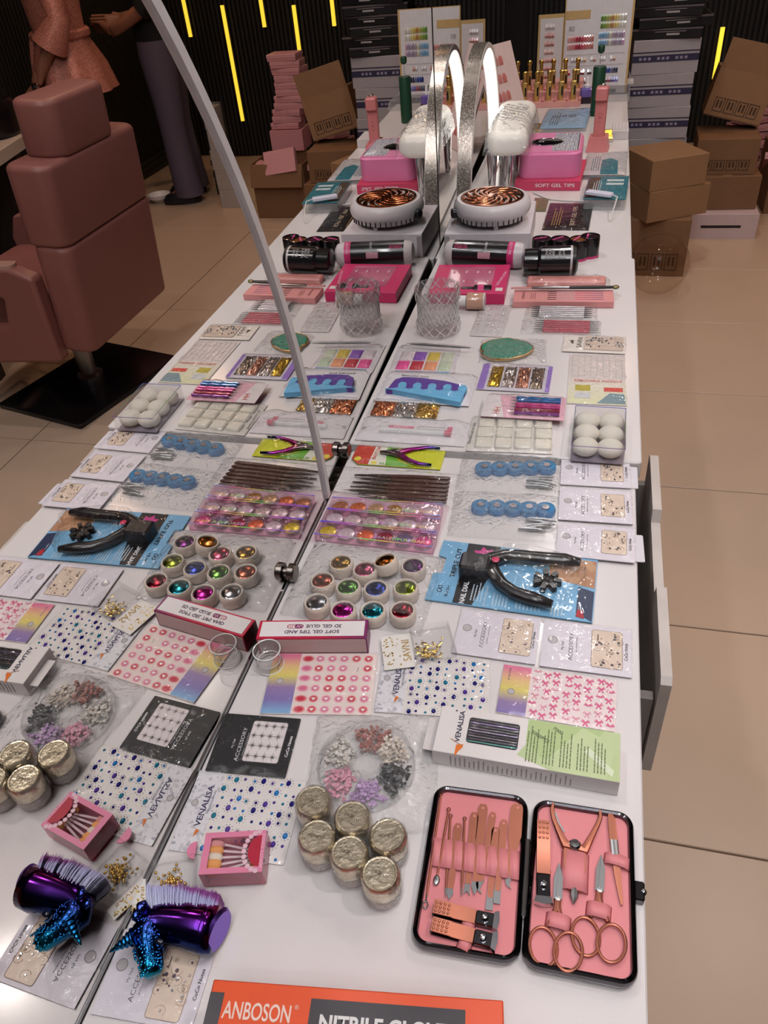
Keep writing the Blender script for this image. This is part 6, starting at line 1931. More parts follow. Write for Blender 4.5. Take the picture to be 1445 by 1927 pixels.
MB().tube([(n * 0.55, 0, 0), (n * 0.8, 0, 0), (n * 0.95, 0, 0)], [0.0046, 0.0052, 0.004], 10, flat=0.6).build('handle', BLACK, t)
MB().ball((n * 0.965, 0, 0), 0.006, 10, 6, (1.2, 1, 0.7)).build('jewel_end', speckle((180, 120, 90), (90, 140, 90), 400, 0.2, 0.5), t)
a0, a1 = at(992, 527, Z2 + 0.008), at(1140, 527, Z2 + 0.008)
d = a1 - a0
t = thing('pink_sleeve', 'long pink film-wrapped packet behind the black brush', 'packet', ((a0.x + a1.x) / 2, (a0.y + a1.y) / 2, TZ + Z2), math.atan2(d.y, d.x))
MB().slab(d.length, 0.030, 0.012, r=0.004, ch=0.003).build('pink_card', mt((214, 142, 136), 0.4), t)
sleeve(t, d.length * 1.12, 0.042, 0.014, CLEAR, seed=155, amp=0.001, name='film', power=0.3)

# small polish bottles by the glass holder
def lying_bottle(name, label, a, b, r, parts, z, cat='bottle', group=None, n=28):
    """bottle on its side from pixel a to pixel b (axis); parts: (name, [(frac, rel radius)], material)"""
    p, q = at(*a, z + r), at(*b, z + r)
    d = q - p
    t = thing(name, label, cat, (p.x, p.y, TZ + z + r), math.atan2(d.y, d.x), group)
    ln = d.length
    for nm, prof, m_ in parts:
        m = MB()
        m.M = Matrix(((0, 0, 1, 0), (0, 1, 0, 0), (-1, 0, 0, 0), (0, 0, 0, 1)))
        m.lathe([(r * k, f * ln) for f, k in prof], n)
        m.build(nm, m_, t)
    return t, ln
t, ln = lying_bottle('polish_bottle', 'small rose nude polish bottle with white cap by the glass holder', (861, 566), (913, 567), 0.0165, (('cap', [(0.0, 0.5), (0.02, 0.62), (0.32, 0.66), (0.33, 0.4)], mt((230, 222, 220), 0.3)), ('glass', [(0.32, 0.6), (0.36, 1.0), (0.94, 1.0), (1.0, 0.86)], mt((196, 150, 128), 0.12, coat=0.6)), ('base_ring', [(0.95, 1.01), (1.0, 0.97), (1.005, 0.8)], mt((206, 200, 200), 0.2))), Z2, group='small polish bottles')
t, ln = lying_bottle('polish_bottle', 'small black polish bottle behind the rose nude one', (868, 549), (925, 549), 0.014, (('cap', [(0.0, 0.6), (0.02, 0.7), (0.38, 0.72), (0.39, 0.4)], BLACK), ('glass', [(0.38, 0.6), (0.44, 1.0), (0.96, 1.0), (1.0, 0.85)], mt((40, 24, 30), 0.12, coat=0.6)), ('pink_band', [(0.55, 1.015), (0.75, 1.015)], mt((206, 60, 120), 0.4))), Z2, group='small polish bottles')

# crystal holder
p = at(822, 622, Z2)
t = thing('crystal_holder', 'cut glass holder with diamond pattern beside the mirror', 'glass holder', (p.x + 0.004, p.y - 0.002, TZ + Z2 + 0.0005))
def wob(k, n, z):
    if z > 0.066 or z < 0.024:
        return 1 + 0.035 * math.cos(k * 2 * math.pi / n * 12)
    return 1.0
R0 = 0.040
CUTG = film(tint=(247, 245, 245), wrinkle=0.6, scale=70, rough=0.02, haze=0.05, ior=1.6)
MB().lathe([(0.0003, 0.004), (R0 * 0.8, 0.004), (R0 * 0.98, 0.008), (R0 * 1.05, 0.018), (R0 * 1.02, 0.024), (R0 * 0.96, 0.027), (R0 * 0.94, 0.045), (R0 * 0.96, 0.064), (R0 * 1.04, 0.067), (R0 * 1.06, 0.080), (R0 * 1.02, 0.089), (R0 * 0.96, 0.089), (R0 * 0.94, 0.066), (R0 * 0.86, 0.060), (R0 * 0.84, 0.022), (0.0003, 0.015)], 72, caps=False, wob=wob).build('glass_wall', CUTG, t, smooth=30)
m = MB()
for sg in (1, -1):
    for k in range(26):
        a0 = 2 * math.pi * k / 26
        m.tube([((R0 * 0.955) * math.cos(a0 + sg * 0.5 * f), (R0 * 0.955) * math.sin(a0 + sg * 0.5 * f), 0.027 + 0.037 * f) for f in (0, 0.25, 0.5, 0.75, 1.0)], 0.0007, 4)
m.build('diamond_cut', mt((226, 223, 223), 0.06, 0.15, coat=0.8), t, kind='stuff')
m = MB()
for k in range(12):
    a0 = 2 * math.pi * (k + 0.5) / 12
    for z0, z1 in ((0.068, 0.087), (0.007, 0.023)):
        for sg in (-1, 1):
            m.tube([(R0 * 1.03 * math.cos(a0 - sg * 0.2), R0 * 1.03 * math.sin(a0 - sg * 0.2), z0), (R0 * 1.04 * math.cos(a0 + sg * 0.2), R0 * 1.04 * math.sin(a0 + sg * 0.2), z1)], 0.0008, 4)
m.build('star_cut', mt((236, 233, 233), 0.06, 0.1, coat=0.8), t, kind='stuff')
for k in range(5):
    MB().ball((R0 * 0.85 * math.cos(k * 1.2566), R0 * 0.85 * math.sin(k * 1.2566), 0.0032), 0.0042, 8, 6).build('foot', CUTG, t)

# magenta gel tip box
t, w, h = flat('gel_tip_box', 'magenta gel tip box with windows behind the glass holder', 'box', (825, 497), (963, 497), (806, 552), 0.030, None, (946, 551))
t.location.z = TZ + Z2
MAG = mt((206, 44, 102), 0.4, noise=0.06, scale=14)
MB().slab(w, h, 0.022, ch=0.0006).build('carton', MAG, t)
MB().slab(w * 0.62, h * 0.72, 0.0003, r=0.003, c=(0.0, 0.05 * h, 0.022)).build('window', mt((196, 96, 126), 0.15, coat=0.6), t)
for i in range(4):
    for j in range(2):
        MB().ball(((-0.24 + 0.16 * i) * w, (0.22 - 0.32 * j) * h, 0.0225), 0.005, 8, 5, (0.7, 1.5, 0.35)).build('gel_tip', mt((226, 170, 186), 0.15, coat=0.5), t, smooth=180)
text(t, 'VENALISA', 0.42 * w, 0.0, 0.0224, 0.006, (240, 200, 214), R(80), w=0.5 * h)
MB().slab(0.09 * w, 0.10 * h, 0.0003, c=(0.42 * w, -0.36 * h, 0.022)).build('paper_sticker', mt((226, 216, 210), 0.4), t)

# bottles across the seam of the tables
t, ln = lying_bottle('remover_bottle', 'large black remover bottle with pink band and white ends, lying down', (838, 475), (990, 481), 0.0275, (('white_base', [(0.0, 0.4), (0.02, 0.8), (0.06, 0.96), (0.13, 1.0)], mt((214, 204, 204), 0.35)), ('black_label', [(0.12, 1.008), (0.80, 1.008)], mt((28, 25, 28), 0.25, coat=0.4)), ('pink_band', [(0.79, 1.012), (0.87, 1.012)], mt((206, 52, 116), 0.35)), ('white_shoulder', [(0.86, 1.0), (0.92, 0.98), (0.97, 0.85), (1.0, 0.55)], mt((206, 196, 200), 0.35))), Z2)
rl = 0.0275 * 1.02
def on_roll(t, s, f, ang, h, w, col, ln, rr, spin=0.0):
    """lettering on a lying bottle, ang measured from straight up towards the viewer"""
    a_ = R(ang)
    o = text(t, s, f * ln, -rr * math.sin(a_), rr * math.cos(a_), h, col, 0, w=w)
    o.rotation_euler = (a_, 0, 0)
    if spin:
        o.rotation_euler = (Matrix.Rotation(a_, 3, 'X') @ Matrix.Rotation(spin, 3, 'Z')).to_euler()
    return o
on_roll(t, 'VENALISA', 0.22, 40, 0.010, 0.030, (206, 60, 116), ln, rl)
on_roll(t, 'REMOVER', 0.53, 42, 0.005, 0.026, (216, 210, 212), ln, rl, R(-90))
on_roll(t, 'ROCK NAIL', 0.83, 42, 0.006, 0.028, (244, 200, 220), ln, rl, R(-90))
MB().grid(lambda u, v: ((0.44 + 0.15 * u) * ln, -rl * math.sin(R(62 + 28 * v)), rl * math.cos(R(62 + 28 * v))), 2, 6).build('barcode_patch', mt((196, 150, 160), 0.4), t)
t, ln = lying_bottle('acrylic_liquid_bottle', 'black acrylic liquid bottle lying beside the remover', (985, 492), (1087, 490), 0.030, (('cap', [(0.0, 0.7), (0.02, 0.86), (0.26, 0.88), (0.27, 0.6)], mt((24, 22, 24), 0.18, coat=0.4)), ('body', [(0.26, 0.8), (0.32, 1.0), (0.86, 1.0)], mt((26, 24, 27), 0.2, coat=0.4)), ('silver_ring', [(0.855, 1.01), (0.895, 1.01)], mt((190, 182, 184), 0.3)), ('base', [(0.89, 1.0), (0.96, 0.96), (1.0, 0.7)], BLACK)), Z2)
for k, s in enumerate(('LOVE', 'YOUR', 'NAILS')):
    on_roll(t, s, 0.42 + 0.06 * k, 40, 0.0055, 0.022, (196, 188, 190), ln, 0.0305, R(90))
on_roll(t, 'ACRYLIC', 0.66, 40, 0.005, 0.020, (196, 188, 190), ln, 0.0305, R(90))
on_roll(t, 'LIQUID', 0.73, 40, 0.005, 0.018, (196, 188, 190), ln, 0.0305, R(90))
for k, (x, y, col, lab) in enumerate([(1019, 449, (70, 40, 50), 'black powder jar next to the remover bottle, leftmost of four'), (1054, 449, (90, 44, 64), 'black powder jar, second from the remover'), (1090, 449, (150, 88, 52), 'black powder jar with amber top above the liquid bottle'), (1111, 444, (60, 34, 40), 'black powder jar at the right end of the row')]):
    p = at(x, y, 0.05)
    t = thing('powder_jar', lab, 'jar', (p.x, p.y, TZ + 0.0006), R(20 * k), 'black powder jars')
    MB().lathe([(0.019, 0), (0.021, 0.002), (0.021, 0.046), (0.0205, 0.050), (0.0185, 0.0505), (0.018, 0.0485)], 32, caps=False).build('jar_body', mt((24, 22, 25), 0.2, coat=0.4), t)
    MB().lathe([(0.0185, 0.048), (0.0003, 0.0490)], 32, caps=False).build('glossy_top', mt(col, 0.12, 0.3, coat=0.6), t)
    MB().lathe([(0.0212, 0.004), (0.0213, 0.005), (0.0213, 0.010), (0.0212, 0.011)], 32, caps=False).build('pink_band', mt((196, 56, 112), 0.35), t)
    m = MB()
    m.M = Matrix.Rotation(R(25), 4, 'Z')
    m.slab(0.030, 0.004, 0.0003, c=(0, 0.006, 0.0490))
    m.build('pink_stripe', mt((214, 80, 140), 0.35), t)

# ================================================================ GOODS ON THE FAR TABLE
t, w, h = flat('dust_fan_box', 'plain white carton under the dust collector fan', 'box', (862, 380), (1006, 378), (835, 440), 0.06, None, (1001, 439))
t.location.z = TZ + 0.0006
w = min(w, 0.205)
MB().slab(w, h, 0.059, ch=0.0008).build('carton', mt((214, 204, 208), 0.5), t)
MB().slab(0.012, 0.0006, 0.05, c=(-w * 0.47, -h / 2 - 0.0003, 0.004)).build('flap_edge', mt((160, 150, 152), 0.5), t)
p = at(926, 383, 0.098)
fan = thing('dust_collector', 'round white nail dust collector fan with copper swirl grille', 'dust collector', (p.x, p.y, TZ + 0.061))
FW = mt((224, 214, 216), 0.3, noise=0.02)
rf = 0.088
MB().lathe([(rf * 0.62, 0.006), (rf * 0.86, 0.010), (rf * 0.98, 0.026), (rf * 1.0, 0.034), (rf * 0.97, 0.046), (rf * 0.90, 0.0525), (rf * 0.82, 0.053), (rf * 0.80, 0.051), (0.0003, 0.049)], 56).build('housing', FW, fan)
COPPER = mt((176, 98, 62), 0.18, 1.0, noise=0.06)
MB().lathe([(rf * 0.80, 0.0505), (rf * 0.80, 0.0545), (rf * 0.74, 0.0545), (rf * 0.74, 0.0505)], 56, caps=False).build('grille_ring', COPPER, fan)
MB().lathe([(rf * 0.76, 0.0512), (0.0003, 0.0512)], 40, caps=False).build('grille_base', mt((196, 180, 176), 0.4), fan)
for k in range(12):
    a0 = 2 * math.pi * k / 12
    pts = []
    for q in range(9):
        f = q / 8
        rr = rf * (0.10 + 0.66 * f)
        pts.append((rr * math.cos(a0 - 1.5 * f), rr * math.sin(a0 - 1.5 * f), 0.0535))
    MB().tube(pts, [0.0022 + 0.0042 * math.sin(math.pi * (0.15 + 0.7 * q / 8)) for q in range(9)], 8, flat=0.3).build('swirl_blade', COPPER, fan)
MB().lathe([(rf * 0.14, 0.052), (rf * 0.14, 0.0555), (0.0003, 0.0562)], 20).build('hub', COPPER, fan)
m = MB()
for k in range(15):
    a0 = R(-150 + 8.5 * k)
    m.M = Matrix.Rotation(a0, 4, 'Z')
    m.slab(0.003, 0.0016, 0.017, c=(rf * 0.945, 0, 0.011))
m.build('vent_slots', mt((40, 36, 38), 0.6), fan, kind='stuff', smooth=0)
for k in range(4):
    a0 = R(-75 + 90 * k)
    MB().lathe([(0.005, 0.0), (0.006, 0.002), (0.006, 0.012)], 14).build('foot', FW, fan, (rf * 0.72 * math.cos(a0), rf * 0.72 * math.sin(a0), 0))
m = MB()
m.M = Matrix.Rotation(R(205), 4, 'Z') @ Matrix.Rotation(R(90), 4, 'Y')
m.lathe([(0.011, 0.0), (0.011, 0.012), (0.009, 0.014), (0.0003, 0.0142)], 18, c=(-0.028, 0, rf * 0.93))
m.build('dial_knob', mt((30, 30, 36), 0.3), fan)

c0 = at(990, 360, 0.002)
cd_ = [at(x, y, 0.003) for x, y in ((1004, 362), (1030, 374), (1060, 377), (1090, 378), (1120, 384), (1150, 386))]
cw_ = MB().tube([q - Vector((c0.x, c0.y, TZ)) for q in cd_], 0.0022, 8).build('power_cord', mt((222, 214, 212), 0.4), None, (c0.x, c0.y, TZ))
tag(cw_, 'thin white power cord running from the fan towards the plug', 'cord')

def soft_bag(name, label, c, col, z=0.001, printc=(190, 150, 90), title=None, seed=1, hgt=0.008, crease=True, title_c=(220, 200, 170), trot=90):
    t, w, h = pack(name, label, 'nail tip pack', c, z=z, base=col)
    if title:
        text(t, title, 0.12 * w, 0.0, 0.0014, 0.10 * w, title_c, R(trot), w=0.7 * h)
    m = MB()
    lines(m, -0.24 * w, 0, 0.22 * w, 0.7 * h, 4, 0.0013, vert=True)
    m.build('fine_print', mt(printc, 0.5), t, smooth=0, kind='stuff')
    sleeve(t, w * 1.04, h * 1.05, hgt, film(wrinkle=0.4, scale=35, rough=0.06, ior=1.42), seed=seed, amp=0.0014, name='bag', power=0.35)
    return t, w, h
soft_bag('gel_tip_pack', 'black glossy soft gel tips pack behind the powder jars', ((1035, 383), (1114, 383), (1020, 432), (1110, 434)), mt((30, 27, 28), 0.3, noise=0.3, scale=30), title='SOFT GEL TIPS', seed=201)
soft_bag('olive_pack', 'small olive green packet tucked beside the fan box', ((1006, 373), (1033, 373), (1000, 398), (1027, 398)), mt((112, 108, 70), 0.4, noise=0.3, scale=60), seed=202, hgt=0.003)
t, w, h = soft_bag('teal_pack', 'teal clear tray pack at the right edge, nearer of two', ((1108, 332), (1183, 332), (1098, 375), (1178, 376)), mt((58, 124, 138), 0.35, noise=0.1), z=0.026, title=None, seed=203, hgt=0.005, printc=(206, 222, 224))
MB().face(rrect(w * 0.28, h * 0.9, 0, cx=-w * 0.34), 0.0011).build('brown_panel', mt((84, 66, 58), 0.4), t)
MB().slab(w * 0.96, h * 1.0, 0.022, r=0.003, c=(0, 0, -0.0235)).build('clear_tray', film(wrinkle=0.3, scale=30, haze=0.2), t)
for k in range(2):
    MB().slab(w * 0.42, h * 0.09, 0.0002, c=(0.18 * w, (0.3 - 0.16 * k) * h, 0.0012)).build('white_print', mt((214, 224, 226), 0.4), t)
p0, p1 = at(1104, 362, 0.036), at(1152, 368, 0.036)
d = p1 - p0
t = thing('usb_light', 'small white plug lying on the nearer teal pack', 'plug', (p0.x, p0.y, TZ + 0.034), math.atan2(d.y, d.x))
MB().slab(d.length, 0.020, 0.008, r=0.003, ch=0.002, c=(d.length / 2, 0, 0)).build('plug_body', mt((214, 210, 226), 0.3), t)
pts = [Vector((d.length, 0, 0.004)), Vector((d.length + 0.018, -0.01, 0.004)), Vector((d.length + 0.03, -0.05, -0.005)), Vector((d.length + 0.034, -0.08, -0.03))]
MB().tube(pts, 0.0016, 6).build('cable', mt((222, 214, 212), 0.4), t)
t, w, h = soft_bag('teal_pack', 'teal and white pack at the right edge, farther of two', ((1106, 288), (1178, 286), (1097, 329), (1178, 330)), mt((206, 198, 200), 0.4), z=0.012, seed=204, hgt=0.006, printc=(60, 120, 140))
MB().face([(-0.1 * w, -0.48 * h), (0.32 * w, -0.48 * h), (0.30 * w, 0.1 * h), (0.1 * w, 0.22 * h), (-0.1 * w, 0.12 * h)], 0.0012).build('teal_print', mt((52, 122, 138), 0.35), t)
MB().slab(w * 0.98, h, 0.010, r=0.003, c=(0, 0, -0.0112)).build('clear_tray', film(wrinkle=0.3, scale=30, haze=0.2), t)

# magenta carton and uv lamp
t, w, h = flat('gel_tip_carton', 'long magenta soft gel tips carton under the pink lamp', 'box', (990, 300), (1098, 300), (968, 340), 0.026, None, (1098, 341))
t.location.z = TZ + 0.0006
MB().slab(w, h, 0.025, ch=0.0006).build('carton', mt((206, 66, 100), 0.4, noise=0.08, scale=20), t)
o = text(t, 'SOFT GEL TIPS', 0.12 * w, -h / 2 - 0.0006, 0.014, 0.009, (240, 214, 220), 0, w=0.60 * w, bold=0.02)
o.rotation_euler = (R(90), 0, 0)
LP = mt((232, 130, 176), 0.35, noise=0.03)
c0, c1 = at(972, 287, 0.092), at(1094, 287, 0.092)
wl = (c1 - c0).length - 0.006
DL, HL = 0.22, 0.066
t = thing('uv_lamp', 'pink nail lamp with black oval display and crystal strip', 'nail lamp', ((c0.x + c1.x) / 2 + 0.003, (c0.y + c1.y) / 2 + DL / 2, TZ + 0.0262))
lam = t
MB().slab(wl, DL, HL - 0.002, r=0.030, ch=0.005, n=8).build('housing', LP, t)
MB().slab(wl * 0.94, DL * 0.95, 0.002, r=0.025, c=(0, 0, HL - 0.0022), n=8).build('top_plate', mt((236, 146, 188), 0.3), t)
o = MB().lathe([(0.043, 0.0), (0.043, 0.0016), (0.039, 0.0024), (0.0003, 0.0026)], 36).build('display', mt((14, 13, 16), 0.06, coat=0.6), t, (-0.016, -0.005, HL - 0.0004))
o.scale = (1, 0.86, 1)
MB().loop(arc(-0.016, -0.005, 0.0435, 0.0435 * 0.86, 40, z=HL + 0.001), 0.0014, 6).build('display_rim', CHROME, t)
text(t, '99', -0.030, -0.005, HL + 0.0024, 0.012, (200, 200, 206))
m = MB()
rnd = random.Random(12)
MB().slab(wl * 0.42, DL * 0.86, 0.0008, r=0.012, c=(wl * 0.235, 0.0, HL - 0.0004)).build('crystal_bed', speckle((190, 180, 176), (240, 236, 236), 700, 0.15, 0.8, 0.5, 1.0, 0.2), t)
for i in range(15):
    for j in range(42):
        x, y = wl * 0.035 + i * wl * 0.40 / 15, -DL * 0.42 + j * 0.0044
        if (x + 0.016) ** 2 + ((y + 0.005) / 0.86) ** 2 < 0.046 ** 2:
            continue
        gem(m, x + rnd.uniform(-0.0008, 0.0008), y + (0.0022 if i % 2 else 0), HL + 0.0004, 0.0018, rnd.choice((0, 0, 0, 1)), n=6)
m.build('crystals', [mt((240, 236, 238), 0.06, 0.35), mt((190, 196, 226), 0.06, 0.35)], t, kind='stuff', smooth=0)

# white arm pillow on chrome legs
t = thing('arm_pillow', 'white nail arm pillow in clear film on chrome legs', 'arm rest', (0.098, 2.29, TZ + 0.0006))
MB().soft(0.108, 0.31, 0.062, 0.03, 0.026).build('cushion', mt((240, 232, 224), 0.35, noise=0.02, bump=0.3, scale=20), t, (0, 0, 0.112), (R(4), 0, 0), smooth=80)
sleeve(t, 0.122, 0.33, 0.068, film(wrinkle=0.9, scale=40, rough=0.09, haze=0.06, ior=1.4), seed=211, amp=0.003, nu=22, nv=40, z0=0.112, name='film', power=0.3)
for sx in (-1, 1):
    for sy in (-1, 1):
        MB().tube([(-0.020 + sx * 0.022, sy * 0.11, 0.116 + 0.007 * sy), (-0.020 + sx * 0.020, sy * 0.12, 0.0)], [0.015, 0.008], 16).build('chrome_leg', CHROME, t)

# half moon glitter lamp
t = thing('arch_lamp', 'arched glitter table lamp with bright inner light band', 'lamp', (0.022, 2.205, TZ + 0.0006))
GLIT = speckle((150, 138, 128), (226, 216, 206), 520, 0.25, 0.7, 0.72, 1.0, 0.15)
ya, zb = 0.31, 0.355
def arch_band(x0, x1, o, i, name, mat_, n=48):
    rings = []
    for k in range(n + 1):
        a0 = math.pi * k / n
        cs, sn = math.cos(a0), math.sin(a0)
        rings.append([(x0, (ya + o) * cs, (zb + o) * sn), (x1, (ya + o) * cs, (zb + o) * sn), (x1, (ya - i) * cs, (zb - i) * sn), (x0, (ya - i) * cs, (zb - i) * sn)])
    MB().loft(rings).build(name, mat_, t, smooth=40)
arch_band(-0.018, 0.018, 0.0, 0.012, 'frame', mt((206, 196, 190), 0.35))
arch_band(-0.0165, 0.0165, 0.0015, -0.0002, 'glitter_band', GLIT)
arch_band(-0.014, 0.014, -0.0121, 0.0155, 'light_band', mt((255, 250, 244), 0.5, emit=3.2, noise=0.0))
MB().slab(0.036, 2 * ya + 0.02, 0.008, r=0.006, c=(0, 0, 0)).build('base', mt((206, 196, 190), 0.35), t)

# blue pack, handheld lamp, small boxes
t, w, h = soft_bag('gem_pack', 'pale blue printed pack beside the white pillow', ((1027, 205), (1109, 205), (1021, 243), (1104, 240)), mt((156, 192, 226), 0.35, noise=0.06), z=0.012, title=None, seed=221, hgt=0.006, printc=(74, 90, 120))
text(t, 'GEM', -0.05 * w, 0.1 * h, 0.0015, 0.03, (60, 86, 130), R(180))
for k in range(3):
    MB().slab(0.13 * w * 2, 0.014, 0.008, r=0.004, c=(-0.56 * w, (-0.45 + 0.13 * k) * h, -0.011)).build('gold_bar', GOLD, t)
MB().slab(w * 1.05, h, 0.010, c=(0, 0, -0.0112)).build('tray', film(haze=0.3, wrinkle=0.1), t)
p = at(1125, 272, 0.02)
t = thing('handheld_lamp', 'pink handheld nail lamp standing in its pink base', 'hand lamp', (p.x, p.y + 0.02, TZ + 0.0006), R(-4))
PKM = mt((214, 130, 128), 0.35)
MB().loft([[(x * w_, y * d_, z) for x, y in ((-1, -1), (1, -1), (1, 1), (-1, 1))] for w_, d_, z in ((0.034, 0.034, 0), (0.031, 0.031, 0.012), (0.027, 0.028, 0.040))]).build('stand', PKM, t)
m = MB()
m.slab(0.034, 0.026, 0.105, r=0.006, ch=0.003, c=(0, 0, 0.038))
m.build('grip', PKM, t)
MB().slab(0.036, 0.045, 0.034, r=0.008, ch=0.004, c=(0, -0.006, 0.142)).build('lamp_head', PKM, t)
m = MB()
for z in (0.10, 0.086):
    m.loop([(0.006 * math.cos(R(k * 20)), -0.0135, z + 0.006 * math.sin(R(k * 20))) for k in range(18)], 0.0006, 4)
m.build('buttons', mt((180, 96, 96), 0.3), t, kind='stuff')
MB().lathe([(0.008, 0), (0.008, 0.004), (0.005, 0.007), (0.0003, 0.008)], 14).build('top_button', CHROME, t, (0.0, 0.0, 0.176))
p = at(1144, 255, 0.01)
t = thing('gold_nail_rack', 'small rack of gold nail strips beside the hand lamp', 'nail strips', (p.x, p.y + 0.01, TZ + 0.0006))
MB().slab(0.034, 0.11, 0.006).build('tray', mt((206, 196, 192), 0.4), t)
for k in range(7):
    m = MB()
    m.tube([(-0.014, -0.045 + k * 0.0145, 0.010), (0.014, -0.045 + k * 0.0145, 0.010)], 0.0058, 8)
    m.build('gold_strip', mt((226, 180, 70), 0.15, 1.0), t)
p = at(1166, 262, 0.0)
t = thing('slide_box', 'small white carton with dotted top at the far right edge', 'box', (p.x, p.y + 0.05, TZ + 0.0006))
MB().slab(0.050, 0.115, 0.026, ch=0.001).build('carton', mt((218, 210, 210), 0.45), t)
m = MB()
for i in range(4):
    for j in range(7):
        m.disc(-0.017 + i * 0.011, -0.045 + j * 0.015, 0.0263, 0.0022, 8)
m.build('dot_print', mt((170, 160, 164), 0.5), t, kind='stuff', smooth=0)

# green bottle with chain
p = at(1121, 217, 0.0)
t = thing('green_atomiser', 'tall green cylinder with a small green head on a chain', 'bottle', (p.x, p.y, TZ + 0.0006))
GRN = mt((36, 70, 50), 0.3, noise=0.08)
MB().lathe([(0.020, 0.0), (0.0215, 0.002), (0.0215, 0.150), (0.020, 0.153), (0.0003, 0.153)], 28).build('cylinder', GRN, t)
for k in range(5):
    MB().loop([(0.003 * math.cos(R(q * 30)), 0.0, 0.158 + k * 0.0075 + 0.0045 * math.sin(R(q * 30))) for q in range(12)], 0.0009, 4).build('chain_link', STEEL, t, rot=(0, 0, R(80 * k)))
MB().lathe([(0.007, 0), (0.011, 0.004), (0.012, 0.018), (0.009, 0.024), (0.0003, 0.025)], 18).build('head', GRN, t, (0, 0, 0.192))

# gold polish bottles on pink stepped display
a0, a1 = at(955, 205, 0.0), at(1090, 205, 0.0)
t = thing('polish_display', 'pink stepped display stand for the gold bottles', 'display stand', ((a0.x + a1.x) / 2, a0.y + 0.09, TZ + 0.0006))
PD = mt((226, 160, 152), 0.35)
wd = (a1 - a0).length
for k in range(3):
    MB().slab(wd, 0.075, 0.018 + 0.02 * k, c=(0, -0.06 + 0.075 * k, 0)).build('step', PD, t)
b0 = bpy.data.objects.new('x', None)
first = None
gi = 0
WN = ['first', 'second', 'third', 'fourth', 'fifth', 'sixth']
for j in range(2):
    for k in range(6):
        x = t.location[0] - wd * 0.44 + wd * 0.88 * (k + 0.15 * j) / 5.3
        y = t.location[1] - 0.06 + 0.1 * j
        g = thing('gold_polish_bottle', 'slim gold polish bottle, %s from the mirror in the %s row' % (WN[k], ('front', 'back')[j]), 'bottle', (x, y, TZ + (0.0192, 0.0395)[j]), 0, 'slim gold polish bottles')
        MB().slab(0.019, 0.019, 0.062, r=0.003, ch=0.001).build('body', GOLD, g)
        MB().lathe([(0.007, 0.062), (0.007, 0.084), (0.009, 0.086), (0.009, 0.096), (0.006, 0.099), (0.0003, 0.0995)], 16).build('cap', GOLD, g)
        MB().slab(0.006, 0.0006, 0.03, c=(0.004, -0.0098, 0.016)).build('dark_label', BLACK, g)
    for k in range(6):
        x = t.location[0] - wd * 0.40 + wd * 0.88 * k / 5.3
        for q in range(4):
            m = MB().ball((x - t.location[0] + 0.014, -0.085 + q * 0.016 + 0.1 * j, 0.022 + 0.02 * j), 0.006, 8, 6, (1, 0.8, 0.7))
            m.build('sample_nail', mt((220, 140, 132), 0.25), t)
bpy.data.objects.remove(b0)

# purple dropper bottle and clear case
p = at(1101, 200, 0.0)
t = thing('purple_bottle', 'small purple bottle with white cap before the big chart', 'bottle', (p.x, p.y + 0.06, TZ + 0.0006))
MB().slab(0.046, 0.04, 0.052, r=0.010, ch=0.006).build('glass', mt((112, 92, 168), 0.12, coat=0.6), t)
MB().slab(0.048, 0.042, 0.022, r=0.010, c=(0, 0, -0.0001)).build('dark_base', mt((44, 30, 44), 0.2), t)
MB().lathe([(0.010, 0.052), (0.010, 0.06), (0.007, 0.062), (0.006, 0.085), (0.0003, 0.087)], 16).build('white_cap', WHITE, t)
p = at(1150, 190, 0.0)
t = thing('acrylic_case', 'low clear acrylic case with a dark strip at the far right corner', 'case', (p.x, p.y + 0.06, TZ + 0.0006))
MB().slab(0.13, 0.16, 0.03, ch=0.001).build('clear_cover', film(wrinkle=0, haze=0.15, rough=0.04), t)
MB().slab(0.125, 0.02, 0.026, c=(0, 0.065, 0.001)).build('dark_strip', mt((60, 48, 54), 0.5), t)
p = at(1165, 152, 0.0)
t = thing('price_card', 'white printed card at the foot of the big chart', 'card', (p.x - 0.01, p.y - 0.06, TZ + 0.0008))
MB().slab(0.13, 0.05, 0.012, ch=0.001).build('card', mt((222, 214, 212), 0.5), t)
MB().slab(0.05, 0.03, 0.0004, c=(0.0, 0, 0.012)).build('dark_print', mt((60, 52, 54), 0.5), t)

# ---------------------------------------------------------------- colour charts
WOODC = mt((196, 160, 104), 0.5, noise=0.12, scale=30)
def swatches(t, x, z, cols, dx, w_, h_, y=-0.0075):
    for k, c in enumerate(cols):
        m = MB()
        m.add([(-w_ / 2, 0, -h_ * 0.3), (w_ / 2, 0, -h_ * 0.3), (w_ / 2, 0, h_ * 0.3), (0.2 * w_, 0, h_ * 0.5), (-0.2 * w_, 0, h_ * 0.5), (-w_ / 2, 0, h_ * 0.3), (-w_ * 0.35, -0.003, 0), (w_ * 0.35, -0.003, 0)],
              [(0, 1, 7, 6), (1, 2, 7), (2, 3, 4, 5, 6, 7), (5, 0, 6)])
        m.build('swatch', mt(c, 0.2, coat=0.5, noise=0.03), t, (x + k * dx, y, z))
ych = 3.50
cL = atY(1009, 157, ych)
cR = atY(1180, 151, ych)
pxm = (cR.x - cL.x) / 171.0
t = thing('nail_colour_chart', 'large wood-edged nail colour chart standing at the table end', 'colour chart', (cL.x, ych, TZ + 0.001))
t.rotation_euler = (R(-4), 0, R(1))
wc = cR.x - cL.x
HC = 0.285
